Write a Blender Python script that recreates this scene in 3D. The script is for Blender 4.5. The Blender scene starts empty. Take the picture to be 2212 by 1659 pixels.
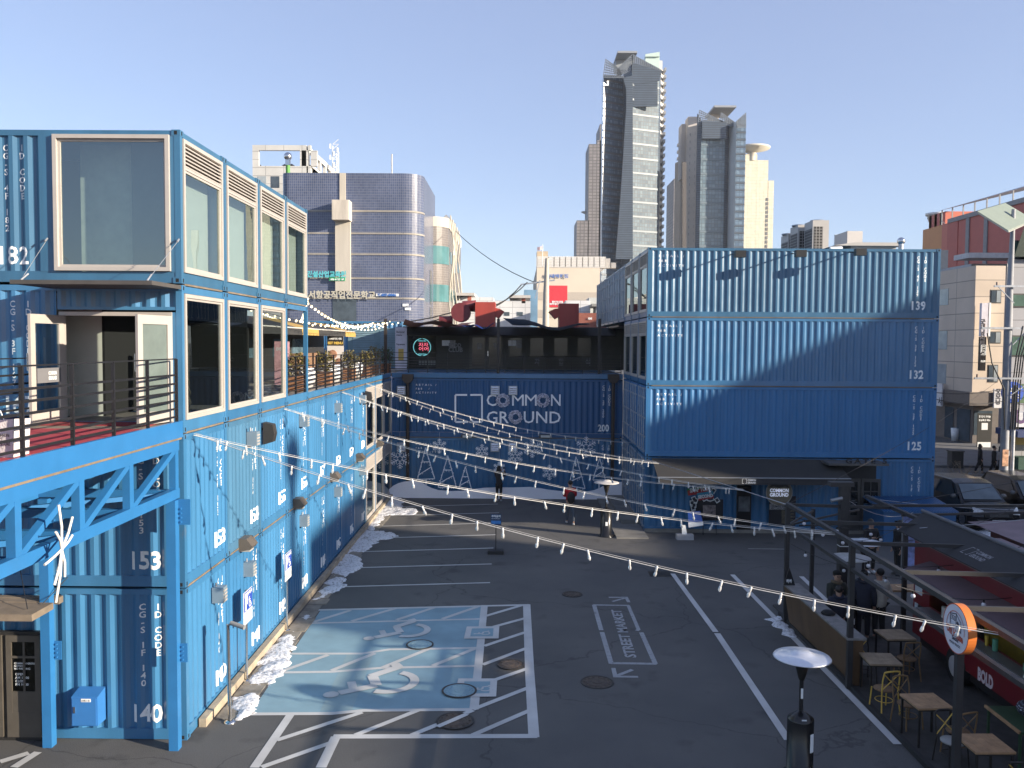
import bpy, bmesh, math, random
from mathutils import Vector, Matrix, noise as mnoise
R = math.radians
random.seed(7)
scene = bpy.context.scene
COL = scene.collection

# ---------------------------------------------------------------- camera
CAM = Vector((0, 0, 7.5)); F = 1840.0; CX, CY = 1106.0, 829.5   # photo measured on a 2212 x 1659 grid
yaw, pitch, roll = 0.0074, 0.0481, 0.0067
fw = Vector((-math.sin(yaw) * math.cos(pitch), math.cos(yaw) * math.cos(pitch), -math.sin(pitch)))
r0 = Vector((math.cos(yaw), math.sin(yaw), 0)); u0 = r0.cross(fw)
cr = (r0 + u0 * roll).normalized(); cu = cr.cross(fw).normalized()
camd = bpy.data.cameras.new("camera"); cam = bpy.data.objects.new("camera", camd); COL.objects.link(cam)
m = Matrix((cr, cu, -fw)).transposed().to_4x4(); m.translation = CAM
cam.matrix_world = m
camd.sensor_width = 36; camd.lens = 36 * F / 2212; camd.clip_start = 0.1; camd.clip_end = 6000
scene.camera = cam

# ---------------------------------------------------------------- light
SUN = Vector((2.34, -1.0, 0.69)).normalized()
SUN_EL = math.asin(SUN.z); SUN_AZ = math.atan2(SUN.x, SUN.y)
world = bpy.data.worlds.new("World"); scene.world = world; world.use_nodes = True
wn = world.node_tree.nodes; wl = world.node_tree.links
bg = wn["Background"]; bg.inputs[1].default_value = 0.10
sky = wn.new("ShaderNodeTexSky"); sky.sky_type = 'NISHITA'; sky.sun_disc = False
sky.sun_elevation = SUN_EL; sky.sun_rotation = SUN_AZ
sky.air_density = 0.8; sky.dust_density = 0.5; sky.ozone_density = 1.0; sky.altitude = 50
smx = wn.new("ShaderNodeMix"); smx.data_type = 'RGBA'; smx.inputs[0].default_value = .38; smx.inputs[7].default_value = (2.65, 3.05, 5.0, 1)   # even winter veil over the sky model
wl.new(sky.outputs[0], smx.inputs[6]); wl.new(smx.outputs[2], bg.inputs[0])
sd = bpy.data.lights.new("sun", 'SUN'); sd.energy = 5.0; sd.angle = R(0.53); sd.color = (1.0, 0.87, 0.70)
so = bpy.data.objects.new("sun", sd); COL.objects.link(so)
so.rotation_euler = SUN.to_track_quat('Z', 'Y').to_euler(); so.location = (60, -60, 60)
scene.view_settings.view_transform = 'Standard'; scene.view_settings.look = 'None'
scene.view_settings.gamma = 1; scene.view_settings.exposure = 1.08
scene.cycles.max_bounces = 6; scene.cycles.transparent_max_bounces = 12
scene.cycles.sample_clamp_indirect = 4

# ---------------------------------------------------------------- helpers
def ray(x, y):
    return (cr * ((x - CX) / F) + cu * (-(y - CY) / F) + fw)
def gz(x, y, z=0.0):
    d = ray(x, y); return CAM + d * ((z - CAM.z) / d.z)
def gy(x, y, Y):
    d = ray(x, y); return CAM + d * (Y / d.y)
def gx(x, y, X):
    d = ray(x, y); return CAM + d * (X / d.x)
WL = {}
def link(o, parent=None):
    COL.objects.link(o)
    if parent is not None: o.parent = parent
    return o
def T(name, loc, label, cat, group=None, rz=0):
    o = bpy.data.objects.new(name, None); o.empty_display_size = .3; COL.objects.link(o)
    o.location = loc; o.rotation_euler = (0, 0, rz); WL[o.name] = Vector(loc)
    o["label"] = label; o["category"] = cat
    if group: o["group"] = group
    return o
def tag(o, label, cat, group=None):
    o["label"] = label; o["category"] = cat
    if group: o["group"] = group
    return o
def kids(o): return [c for c in bpy.data.objects if c.parent == o]
def dup(root, loc, rz, label, group=None, children=None):
    r = root.copy(); COL.objects.link(r); r.location = loc; r.rotation_euler = (0, 0, rz); r["label"] = label
    if group: r["group"] = group
    for ch in (children or root.children):
        c = ch.copy(); COL.objects.link(c); c.parent = r
        for g in ch.children:
            d = g.copy(); COL.objects.link(d); d.parent = c
    return r

class MB:
    def __init__(s): s.v = []; s.f = []; s.sm = []
    def add(s, vs, fs, smooth=False):
        b = len(s.v); s.v += [Vector(v) for v in vs]
        for f in fs: s.f.append(tuple(b + i for i in f)); s.sm.append(smooth)
        return s
    def box(s, x0, x1, y0, y1, z0, z1):
        if x0 > x1: x0, x1 = x1, x0
        if y0 > y1: y0, y1 = y1, y0
        if z0 > z1: z0, z1 = z1, z0
        return s.add([(x0,y0,z0),(x1,y0,z0),(x1,y1,z0),(x0,y1,z0),(x0,y0,z1),(x1,y0,z1),(x1,y1,z1),(x0,y1,z1)],
              [(0,3,2,1),(4,5,6,7),(0,1,5,4),(1,2,6,5),(2,3,7,6),(3,0,4,7)])
    def quad(s, a, b, c, d): return s.add([a, b, c, d], [(0, 1, 2, 3)])
    def prism(s, pts, off):          # pts coplanar 3-D polygon, extruded by off
        n = len(pts); off = Vector(off); p = [Vector(q) for q in pts]
        return s.add(p + [q + off for q in p], [tuple(range(n))[::-1], tuple(range(n, 2*n))] + [(i, (i+1) % n, (i+1) % n + n, i + n) for i in range(n)])
    def bar(s, a, b, w, h=None, up=(0, 0, 1)):
        a = Vector(a); b = Vector(b); h = h or w; d = (b - a).normalized(); up = Vector(up)
        if abs(d.dot(up)) > .98: up = Vector((0, 1, 0))
        x = d.cross(up).normalized(); y = x.cross(d)
        vs = []
        for p in (a, b):
            for i, j in ((-1,-1),(1,-1),(1,1),(-1,1)): vs.append(p + x*(w/2*i) + y*(h/2*j))
        return s.add(vs, [(0,1,2,3),(7,6,5,4),(0,4,5,1),(1,5,6,2),(2,6,7,3),(3,7,4,0)])
    def tube(s, pts, r, n=8, rr=None, caps=True, smooth=True):
        pts = [Vector(p) for p in pts]; rr = rr or [r] * len(pts); rings = []
        d0 = (pts[1] - pts[0]).normalized(); ref = Vector((0, 0, 1)) if abs(d0.z) < .9 else Vector((1, 0, 0))
        for i, p in enumerate(pts):
            d = (pts[min(i+1, len(pts)-1)] - pts[max(i-1, 0)]).normalized()
            x = d.cross(ref).normalized(); y = x.cross(d)
            rings.append([p + (x*math.cos(2*math.pi*k/n) + y*math.sin(2*math.pi*k/n)) * rr[i] for k in range(n)])
        vs = [v for r_ in rings for v in r_]; fs = []
        for i in range(len(pts)-1):
            for k in range(n):
                a = i*n + k; b = i*n + (k+1) % n; fs.append((a, b, b+n, a+n))
        s.add(vs, fs, smooth)
        if caps:
            s.add(rings[0], [tuple(range(n))]); s.add(rings[-1], [tuple(range(n))[::-1]])
        return s
    def lathe(s, prof, c=(0, 0, 0), n=24, smooth=True):
        c = Vector(c); vs = []
        for r, z in prof:
            for k in range(n):
                a = 2*math.pi*k/n; vs.append(c + Vector((r*math.cos(a), r*math.sin(a), z)))
        fs = []
        for i in range(len(prof)-1):
            for k in range(n):
                a = i*n + k; b = i*n + (k+1) % n; fs.append((a, b, b+n, a+n))
        return s.add(vs, fs, smooth)
    def ball(s, c, r, n=8, m=6, sq=(1, 1, 1)):
        c = Vector(c); vs = []; fs = []
        for j in range(m+1):
            t = math.pi*j/m
            for k in range(n):
                a = 2*math.pi*k/n; vs.append(c + Vector((r*sq[0]*math.sin(t)*math.cos(a), r*sq[1]*math.sin(t)*math.sin(a), r*sq[2]*math.cos(t))))
        for j in range(m):
            for k in range(n):
                a = j*n + k; b = j*n + (k+1) % n; fs.append((a, a+n, b+n, b))
        return s.add(vs, fs, True)
    def mesh(s, name, mat, off=None):
        me = bpy.data.meshes.new(name)
        vs = s.v if off is None else [v - off for v in s.v]
        me.from_pydata([tuple(v) for v in vs], [], s.f); me.update()
        me.polygons.foreach_set("use_smooth", s.sm)
        if mat is not None: me.materials.append(mat)
        return me
    def build(s, name, mat, parent=None, recalc=False):
        off = WL.get(parent.name) if parent is not None else None
        me = s.mesh(name, mat, off)
        if recalc:
            bm = bmesh.new(); bm.from_mesh(me); bmesh.ops.recalc_face_normals(bm, faces=bm.faces); bm.to_mesh(me); bm.free()
        o = link(bpy.data.objects.new(name, me), parent)
        if off is not None: WL[o.name] = off
        return o
    def thing(s, name, mat, label, cat, group=None, recalc=False):
        c = sum(s.v, Vector()) / len(s.v); zz = min(v.z for v in s.v); off = Vector((c.x, c.y, zz))
        me = s.mesh(name, mat, off)
        if recalc:
            bm = bmesh.new(); bm.from_mesh(me); bmesh.ops.recalc_face_normals(bm, faces=bm.faces); bm.to_mesh(me); bm.free()
        o = link(bpy.data.objects.new(name, me)); o.location = off; WL[o.name] = off
        return tag(o, label, cat, group)
    def struct(s, name, mat):
        o = s.build(name, mat); o["kind"] = "structure"; return o

# ---------------------------------------------------------------- materials
def nodes(name):
    m = bpy.data.materials.new(name); m.use_nodes = True; nt = m.node_tree
    return m, nt, nt.nodes["Principled BSDF"]
def N(nt, t, **kw):
    n = nt.nodes.new(t)
    for k, v in kw.items(): setattr(n, k, v)
    return n
def pos_uv(nt, mode="xyz"):
    g = N(nt, "ShaderNodeNewGeometry")
    if mode == "xyz": return g.outputs["Position"]
    sp = N(nt, "ShaderNodeSeparateXYZ"); nt.links.new(g.outputs["Position"], sp.inputs[0])
    ad = N(nt, "ShaderNodeMath", operation='ADD'); nt.links.new(sp.outputs[0], ad.inputs[0]); nt.links.new(sp.outputs[1], ad.inputs[1])
    cb = N(nt, "ShaderNodeCombineXYZ"); nt.links.new(ad.outputs[0], cb.inputs[0]); nt.links.new(sp.outputs[2], cb.inputs[1])
    return cb.outputs[0]
MC = {}
def mat(name, col, rough=.6, metal=0, var=.12, scale=3, bump=0, emis=0, streak=0, fine=0, spec=.5, rust=0):
    if name in MC: return MC[name]
    m, nt, b = nodes(name); L = nt.links; col = tuple(col) + (1,)
    b.inputs["Roughness"].default_value = rough; b.inputs["Metallic"].default_value = metal
    b.inputs["Specular IOR Level"].default_value = spec
    if var > 0:
        p = pos_uv(nt); mp = N(nt, "ShaderNodeMapping"); L.new(p, mp.inputs[0])
        if streak: mp.inputs["Scale"].default_value = (1, 1, .12)
        n1 = N(nt, "ShaderNodeTexNoise"); n1.inputs["Scale"].default_value = scale; n1.inputs["Detail"].default_value = 6; n1.inputs["Roughness"].default_value = .65
        L.new(mp.outputs[0], n1.inputs["Vector"])
        rp = N(nt, "ShaderNodeMapRange"); rp.inputs[1].default_value = .3; rp.inputs[2].default_value = .7
        rp.inputs[3].default_value = 1 - var; rp.inputs[4].default_value = 1 + var; L.new(n1.outputs[0], rp.inputs[0])
        mx = N(nt, "ShaderNodeVectorMath", operation='SCALE'); mx.inputs[0].default_value = col[:3]; L.new(rp.outputs[0], mx.inputs[3])
        out = mx.outputs[0]
        if fine:
            n2 = N(nt, "ShaderNodeTexNoise"); n2.inputs["Scale"].default_value = 60; n2.inputs["Detail"].default_value = 3; L.new(p, n2.inputs["Vector"])
            r2 = N(nt, "ShaderNodeMapRange"); r2.inputs[1].default_value = .3; r2.inputs[2].default_value = .7; r2.inputs[3].default_value = 1 - fine; r2.inputs[4].default_value = 1 + fine
            L.new(n2.outputs[0], r2.inputs[0]); m2 = N(nt, "ShaderNodeVectorMath", operation='SCALE'); L.new(out, m2.inputs[0]); L.new(r2.outputs[0], m2.inputs[3]); out = m2.outputs[0]
        if rust:      # faded and rusty blotches running down the steel
            n3 = N(nt, "ShaderNodeTexNoise"); n3.inputs["Scale"].default_value = 2.6; n3.inputs["Detail"].default_value = 8; n3.inputs["Roughness"].default_value = .7; m3 = N(nt, "ShaderNodeMapping"); m3.inputs["Scale"].default_value = (1, 1, .35); L.new(p, m3.inputs[0]); L.new(m3.outputs[0], n3.inputs["Vector"])
            r3 = N(nt, "ShaderNodeMapRange"); r3.inputs[1].default_value = .66; r3.inputs[2].default_value = .80; r3.inputs[3].default_value = 0; r3.inputs[4].default_value = rust; L.new(n3.outputs[0], r3.inputs[0])
            x3 = N(nt, "ShaderNodeMix", data_type='RGBA'); L.new(r3.outputs[0], x3.inputs[0]); L.new(out, x3.inputs[6]); x3.inputs[7].default_value = (.16, .13, .09, 1); out = x3.outputs[2]
            L.new(out, b.inputs["Base Color"])
            bq = N(nt, "ShaderNodeTexNoise"); bq.inputs["Scale"].default_value = .8; bq.inputs["Detail"].default_value = 2; L.new(p, bq.inputs["Vector"]); dn = N(nt, "ShaderNodeBump"); dn.inputs["Strength"].default_value = .5; dn.inputs["Distance"].default_value = .05; L.new(bq.outputs[0], dn.inputs["Height"]); L.new(dn.outputs[0], b.inputs["Normal"]); bump = 0
        L.new(out, b.inputs["Base Color"])
        if bump:
            bp = N(nt, "ShaderNodeBump"); bp.inputs["Strength"].default_value = bump; bp.inputs["Distance"].default_value = .02
            nb = N(nt, "ShaderNodeTexNoise"); nb.inputs["Scale"].default_value = scale * 6; nb.inputs["Detail"].default_value = 5; L.new(p, nb.inputs["Vector"])
            L.new(nb.outputs[0], bp.inputs["Height"]); L.new(bp.outputs[0], b.inputs["Normal"])
    else: b.inputs["Base Color"].default_value = col
    if emis:
        b.inputs["Emission Color"].default_value = col; b.inputs["Emission Strength"].default_value = emis
    MC[name] = m; return m
def tiles(name, c1, c2, mortar, w, h, ms=.06, rough=.35, off=.5, bump=.2, metal=0, var=.1, bias=0, spec=.5):
    if name in MC: return MC[name]
    m, nt, b = nodes(name); L = nt.links; p = pos_uv(nt, "uv")
    br = N(nt, "ShaderNodeTexBrick"); br.offset = off; br.inputs["Scale"].default_value = 1
    br.inputs["Brick Width"].default_value = w; br.inputs["Row Height"].default_value = h; br.inputs["Mortar Size"].default_value = ms * min(w, h); br.inputs["Bias"].default_value = bias
    br.inputs["Color1"].default_value = (*c1, 1); br.inputs["Color2"].default_value = (*c2, 1); br.inputs["Mortar"].default_value = (*mortar, 1)
    L.new(p, br.inputs["Vector"])
    n1 = N(nt, "ShaderNodeTexNoise"); n1.inputs["Scale"].default_value = .35; n1.inputs["Detail"].default_value = 5; L.new(pos_uv(nt), n1.inputs["Vector"])
    rp = N(nt, "ShaderNodeMapRange"); rp.inputs[1].default_value = .3; rp.inputs[2].default_value = .7; rp.inputs[3].default_value = 1 - var; rp.inputs[4].default_value = 1 + var; L.new(n1.outputs[0], rp.inputs[0])
    mx = N(nt, "ShaderNodeVectorMath", operation='SCALE'); L.new(br.outputs[0], mx.inputs[0]); L.new(rp.outputs[0], mx.inputs[3]); L.new(mx.outputs[0], b.inputs["Base Color"])
    b.inputs["Roughness"].default_value = rough; b.inputs["Metallic"].default_value = metal; b.inputs["Specular IOR Level"].default_value = spec
    if bump:
        bp = N(nt, "ShaderNodeBump"); bp.inputs["Strength"].default_value = bump; bp.inputs["Distance"].default_value = -.02; L.new(br.outputs[1], bp.inputs["Height"]); L.new(bp.outputs[0], b.inputs["Normal"])
    MC[name] = m; return m
def glass(name, tint=(.6, .7, .7), ior=1.6, rough=.0, wav=0.0):
    if name in MC: return MC[name]
    m, nt, b = nodes(name); L = nt.links; nt.nodes.remove(b)
    tr = N(nt, "ShaderNodeBsdfTransparent"); tr.inputs[0].default_value = (*tint, 1)
    gl = N(nt, "ShaderNodeBsdfGlossy"); gl.inputs["Roughness"].default_value = rough; gl.inputs["Color"].default_value = (.84, .93, .90, 1)
    fr = N(nt, "ShaderNodeFresnel"); ge = N(nt, "ShaderNodeNewGeometry"); im = N(nt, "ShaderNodeMapRange"); im.inputs[3].default_value = ior; im.inputs[4].default_value = 1 / ior
    L.new(ge.outputs["Backfacing"], im.inputs[0]); L.new(im.outputs[0], fr.inputs[0])   # single pane: same reflectance from both sides
    mx = N(nt, "ShaderNodeMixShader"); L.new(fr.outputs[0], mx.inputs[0]); L.new(tr.outputs[0], mx.inputs[1]); L.new(gl.outputs[0], mx.inputs[2])
    if wav:
        n1 = N(nt, "ShaderNodeTexNoise"); n1.inputs["Scale"].default_value = .9; n1.inputs["Detail"].default_value = 1; L.new(pos_uv(nt), n1.inputs["Vector"])
        bp = N(nt, "ShaderNodeBump"); bp.inputs["Strength"].default_value = wav; bp.inputs["Distance"].default_value = .05; L.new(n1.outputs[0], bp.inputs["Height"]); L.new(bp.outputs[0], gl.inputs["Normal"])
    L.new(mx.outputs[0], nt.nodes["Material Output"].inputs[0]); MC[name] = m; return m

BLUE = [mat("container_paint_%d" % i, c, rough=.30, var=.16, scale=1.3, streak=1, bump=.05, fine=.05, spec=.7, rust=.55) for i, c in enumerate(
    [(.040, .155, .305), (.046, .168, .325), (.034, .140, .285), (.056, .155, .262)])]
BLUE4 = mat("container_paint_dull", (.034, .118, .215), rough=.32, var=.18, scale=1.3, streak=1, bump=.05, fine=.05, spec=.7, rust=.55)
STEELB = mat("blue_steel_paint", (.026, .150, .36), rough=.35, var=.08, scale=2)
WHITEP = mat("white_lettering", (.78, .80, .80), rough=.6, var=.08, scale=9)
CREAM = mat("cream_window_frame", (.40, .37, .34), rough=.4, var=.05, scale=3)
LOUV = mat("louvre_aluminium", (.40, .37, .34), rough=.4, var=.05)
BLACK = mat("black_metal", (.016, .016, .018), rough=.35, var=.2)
DARK = mat("dark_interior", (.03, .032, .035), rough=.8, var=.1)
HOLE = mat("casting_hole", (.008, .009, .012), rough=.9, var=0)
GREYM = mat("grey_metal", (.30, .31, .32), rough=.4, metal=.6, var=.1)
GALV = mat("galvanised_steel", (.42, .44, .47), rough=.4, metal=.55, var=.2, scale=4)
STEEL = mat("stainless_steel", (.62, .62, .62), rough=.22, metal=1, var=.05)
GAP = mat("seam_timber", (.17, .135, .10), rough=.85, var=.35, scale=2.5)
GLASS = glass("window_glass", (.55, .62, .62), 1.55, wav=.02)
GLASS4 = glass("coated_window_glass", (.72, .80, .78), 3.0, wav=.04)
INT = mat("interior_plaster", (.45, .46, .44), rough=.8, var=.05)

# ---------------------------------------------------------------- lettering
TXC = {}
def text_mesh(body, size, align='LEFT', bold=0.0, line=1.0, spc=1.0):
    k = (body, round(size, 3), align, bold, line, spc)
    if k in TXC: return TXC[k]
    cu_ = bpy.data.curves.new("txt", 'FONT'); cu_.body = body; cu_.size = size; cu_.align_x = align; cu_.offset = bold
    cu_.space_line = line; cu_.space_character = spc; cu_.resolution_u = 2; cu_.fill_mode = 'FRONT'
    o = bpy.data.objects.new("txt", cu_); me = bpy.data.meshes.new_from_object(o)
    bpy.data.objects.remove(o); vs = [v.co.copy() for v in me.vertices]; fs = [tuple(p.vertices) for p in me.polygons]
    bpy.data.meshes.remove(me); bpy.data.curves.remove(cu_)
    TXC[k] = (vs, fs); return vs, fs
def lettering(name, items, mat_, parent, prof=None, n=(0, -1, 0), ux=(1, 0, 0), uy=(0, 0, 1), off=.003):
    """items: (body, origin, size, dict); prof: (breaks, func) corrugation along ux measured in world coordinate"""
    n = Vector(n); ux = Vector(ux); uy = Vector(uy); bm = bmesh.new()
    for body, org, size, kw in items:
        kw = dict(kw); sx = kw.pop('sx', 1); w = kw.pop('w', None); sten = kw.pop('stencil', 0)
        vs, fs = text_mesh(body, size, **kw); org = Vector(org)
        if not vs: continue
        if w:
            x0 = min(v.x for v in vs); x1 = max(v.x for v in vs); sx = w / (x1 - x0)
        vv = []
        for v in vs:
            vv.append(bm.verts.new(org + ux * (v.x * sx) + uy * v.y + n * off))
        for f in fs:
            try: bm.faces.new([vv[i] for i in f])
            except ValueError: pass
    bm.verts.index_update()
    if prof:
        brk, fn = prof; us = [v.co.dot(ux) for v in bm.verts]; a, b = min(us), max(us)
        for t in brk:
            if a < t < b:
                bmesh.ops.bisect_plane(bm, geom=bm.verts[:] + bm.edges[:] + bm.faces[:], plane_co=ux * t, plane_no=ux, dist=1e-5)
        for v in bm.verts: v.co -= n * fn(v.co.dot(ux))
    o0 = WL.get(parent.name) if parent is not None else Vector((0, 0, 0))
    for v in bm.verts: v.co -= o0
    me = bpy.data.meshes.new(name); bm.to_mesh(me); bm.free(); me.materials.append(mat_)
    o = link(bpy.data.objects.new(name, me), parent); WL[o.name] = o0
    return o
XL, Y0, DY = -6.18, 15.62, 2.34
XR, XQ, YR, YB = 5.08, 16.57, 33.8, 41.25
LZ = [0, 2.905, 5.80, 8.55, 11.36]; RZ = [0, 3.02, 5.86, 8.58, 11.33]; DECK = 6.0
# ---------------------------------------------------------------- ground
def asphalt():
    m, nt, b = nodes("asphalt"); L = nt.links; p = pos_uv(nt)
    a = N(nt, "ShaderNodeTexNoise"); a.inputs["Scale"].default_value = .28; a.inputs["Detail"].default_value = 8; a.inputs["Roughness"].default_value = .6; L.new(p, a.inputs["Vector"])
    r = N(nt, "ShaderNodeValToRGB"); r.color_ramp.elements[0].position = .32; r.color_ramp.elements[0].color = (.070, .070, .070, 1)
    r.color_ramp.elements[1].position = .70; r.color_ramp.elements[1].color = (.112, .108, .103, 1); L.new(a.outputs[0], r.inputs[0])
    f = N(nt, "ShaderNodeTexNoise"); f.inputs["Scale"].default_value = 55; f.inputs["Detail"].default_value = 4; L.new(p, f.inputs["Vector"])
    fr = N(nt, "ShaderNodeMapRange"); fr.inputs[1].default_value = .3; fr.inputs[2].default_value = .7; fr.inputs[3].default_value = .72; fr.inputs[4].default_value = 1.3; L.new(f.outputs[0], fr.inputs[0])
    s1 = N(nt, "ShaderNodeVectorMath", operation='SCALE'); L.new(r.outputs[0], s1.inputs[0]); L.new(fr.outputs[0], s1.inputs[3])
    # dark stains and oil spots
    st = N(nt, "ShaderNodeTexNoise"); st.inputs["Scale"].default_value = 1.1; st.inputs["Detail"].default_value = 3; L.new(p, st.inputs["Vector"])
    sr = N(nt, "ShaderNodeMapRange"); sr.inputs[1].default_value = .60; sr.inputs[2].default_value = .74; sr.inputs[3].default_value = 1; sr.inputs[4].default_value = .62; L.new(st.outputs[0], sr.inputs[0])
    s2 = N(nt, "ShaderNodeVectorMath", operation='SCALE'); L.new(s1.outputs[0], s2.inputs[0]); L.new(sr.outputs[0], s2.inputs[3])
    vo = N(nt, "ShaderNodeTexVoronoi"); vo.feature = 'DISTANCE_TO_EDGE'; vo.inputs["Scale"].default_value = .16; wv = N(nt, "ShaderNodeVectorMath", operation='ADD'); wn_ = N(nt, "ShaderNodeTexNoise"); wn_.inputs["Scale"].default_value = .9; wn_.inputs["Detail"].default_value = 6; L.new(p, wn_.inputs["Vector"]); L.new(p, wv.inputs[0]); L.new(wn_.outputs[1], wv.inputs[1]); L.new(wv.outputs[0], vo.inputs["Vector"])
    vr = N(nt, "ShaderNodeMapRange"); vr.inputs[1].default_value = .0; vr.inputs[2].default_value = .004; vr.inputs[3].default_value = .55; vr.inputs[4].default_value = 1; L.new(vo.outputs[0], vr.inputs[0]); s3 = N(nt, "ShaderNodeVectorMath", operation='SCALE'); L.new(s2.outputs[0], s3.inputs[0]); L.new(vr.outputs[0], s3.inputs[3])
    sc = N(nt, "ShaderNodeTexNoise"); sc.inputs["Scale"].default_value = 4; sc.inputs["Detail"].default_value = 8; sc.inputs["Roughness"].default_value = .8; L.new(p, sc.inputs["Vector"]); sr2 = N(nt, "ShaderNodeMapRange"); sr2.inputs[1].default_value = .66; sr2.inputs[2].default_value = .8; sr2.inputs[3].default_value = 1; sr2.inputs[4].default_value = 1.7; L.new(sc.outputs[0], sr2.inputs[0]); s2 = N(nt, "ShaderNodeVectorMath", operation='SCALE'); L.new(s3.outputs[0], s2.inputs[0]); L.new(sr2.outputs[0], s2.inputs[3])
    L.new(s2.outputs[0], b.inputs["Base Color"]); b.inputs["Roughness"].default_value = .78
    bp = N(nt, "ShaderNodeBump"); bp.inputs["Strength"].default_value = .35; bp.inputs["Distance"].default_value = .01; L.new(f.outputs[0], bp.inputs["Height"]); L.new(bp.outputs[0], b.inputs["Normal"])
    return m
ASPH = asphalt()
def worn_paint(name, col, thr=.62, wear=.5, under=(.09, .088, .085)):
    m, nt, b = nodes(name); L = nt.links; p = pos_uv(nt)
    a = N(nt, "ShaderNodeTexNoise"); a.inputs["Scale"].default_value = 9; a.inputs["Detail"].default_value = 7; a.inputs["Roughness"].default_value = .75; L.new(p, a.inputs["Vector"])
    r = N(nt, "ShaderNodeMapRange"); r.inputs[1].default_value = thr; r.inputs[2].default_value = thr + .1; r.inputs[3].default_value = 0; r.inputs[4].default_value = wear; L.new(a.outputs[0], r.inputs[0])
    c = N(nt, "ShaderNodeTexNoise"); c.inputs["Scale"].default_value = 1.2; c.inputs["Detail"].default_value = 5; L.new(p, c.inputs["Vector"])
    cr_ = N(nt, "ShaderNodeMapRange"); cr_.inputs[1].default_value = .3; cr_.inputs[2].default_value = .7; cr_.inputs[3].default_value = .85; cr_.inputs[4].default_value = 1.12; L.new(c.outputs[0], cr_.inputs[0])
    s1 = N(nt, "ShaderNodeVectorMath", operation='SCALE'); s1.inputs[0].default_value = col; L.new(cr_.outputs[0], s1.inputs[3])
    mx = N(nt, "ShaderNodeMix", data_type='RGBA'); L.new(r.outputs[0], mx.inputs[0]); L.new(s1.outputs[0], mx.inputs[6]); mx.inputs[7].default_value = (*under, 1)
    L.new(mx.outputs[2], b.inputs["Base Color"]); b.inputs["Roughness"].default_value = .7; return m
PWHITE = worn_paint("road_paint_white", (.50, .50, .49)); PBLUE = worn_paint("bay_paint_blue", (.20, .32, .38), .60, .25, (.11, .15, .17))
PGREY = worn_paint("road_paint_faded", (.33, .34, .35), .54, .7)
MB().quad((-900, -60, 0), (900, -60, 0), (900, 2600, 0), (-900, 2600, 0)).struct("ground", ASPH)

def strip(mb, pts, w, up=Vector((0, 0, 1)), closed=False):
    """one mitred ribbon along 3-D points"""
    P = [Vector(p) for p in pts]; n = len(P); L_ = []; R_ = []
    for i in range(n):
        a = P[i - 1] if (i > 0 or closed) else P[i]; b = P[(i + 1) % n] if (i < n - 1 or closed) else P[i]
        d1 = (P[i] - a); d2 = (b - P[i]); d1 = d1.normalized() if d1.length > 1e-6 else d2.normalized(); d2 = d2.normalized() if d2.length > 1e-6 else d1
        m_ = (d1 + d2).normalized(); nn = up.cross(m_).normalized(); k = 1 / max(.5, abs(nn.dot(up.cross(d1))))
        L_.append(P[i] + nn * w / 2 * k); R_.append(P[i] - nn * w / 2 * k)
    m2 = n if closed else n - 1
    mb.add(L_ + R_, [(n + i, n + (i + 1) % n, (i + 1) % n, i) for i in range(m2)])
def stroke(mb, pts, w, z, closed=False):
    strip(mb, [(p[0], p[1], z) for p in pts], w, closed=closed)
def G(pts, sx, ox, oy):      # measured points of a crop -> ground
    return [gz(ox + p[0] * sx, oy + p[1] * sx) for p in pts]
Ka = (.3472, 493.7, 1206.9)  # crop of the blue bays
bay = MB(); pts = G([(575, 318), (1580, 290), (1505, 940), (130, 968)], *Ka)
bay.add([Vector((p.x, p.y, .003)) for p in pts], [(0, 3, 2, 1)]); o = bay.struct("blue_parking_bay", PBLUE)
pt = MB(); pp = G([(735, 600), (900, 600), (770, 940), (572, 945)], *Ka); pt.add([Vector((p.x, p.y, .0045)) for p in pp], [(0, 3, 2, 1)])
pt.struct("bay_asphalt_patch", worn_paint("bay_paint_patch", (.23, .33, .36), .56, .3, (.13, .15, .16)))
wm = MB(); zz = .006
def S(pts, w, k=Ka):
    global zz; stroke(wm, G(pts, *k), w, zz); zz += .0002
S([(560, 320), (1870, 288)], .13); S([(1855, 285), (1873, 700), (1900, 1112)], .21); S([(1592, 290), (1565, 560), (1527, 940)], .19)
S([(500, 403), (1570, 376)], .11); S([(370, 592), (830, 592), (1000, 566), (1550, 556)], .12); S([(275, 710), (640, 705), (960, 680), (1570, 668)], .12)
S([(130, 968), (640, 965), (850, 945), (1510, 940)], .13); S([(650, 1108), (1920, 1105)], .17); S([(668, 1108), (575, 1302)], .19); S([(390, 965), (160, 1302)], .17)
for a, b in (((530, 395), (760, 322)), ((765, 390), (1040, 310)), ((1045, 382), (1290, 302)), ((1330, 376), (1560, 296)), ((335, 700), (620, 600)), ((640, 698), (910, 590)),
             ((960, 678), (1240, 565)), ((1270, 668), (1530, 562)), ((1600, 358), (1830, 290)), ((1650, 425), (1845, 372)), ((1590, 545), (1845, 460)), ((1580, 662), (1850, 560)),
             ((1640, 762), (1858, 686)), ((1520, 940), (1865, 805)), ((1520, 1100), (1870, 948)), ((300, 1132), (830, 958)), ((790, 1100), (1180, 945)), ((1140, 1100), (1520, 945)), ((205, 1300), (660, 1140))):
    S([a, b], .13)
LW = .10
Y1 = [(1075.9, 1089.2, 858), (1078, 1108, 838), (1067, 1130.4, 826), (1070.9, 1155.7, 800), (1066, 1184.4, 780), (1062.2, 1218.9, 762), (1058.5, 1259.3, 735)]
for x, y, xl in Y1:
    S([(x, y), (xl, y + (x - xl) * .028)], LW, (1, 0, 0))
def P2(name, pts):
    global zz; mb = MB()
    stroke(mb, pts, .16, zz); zz += .001; mb.struct(name, PGREY)
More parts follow.
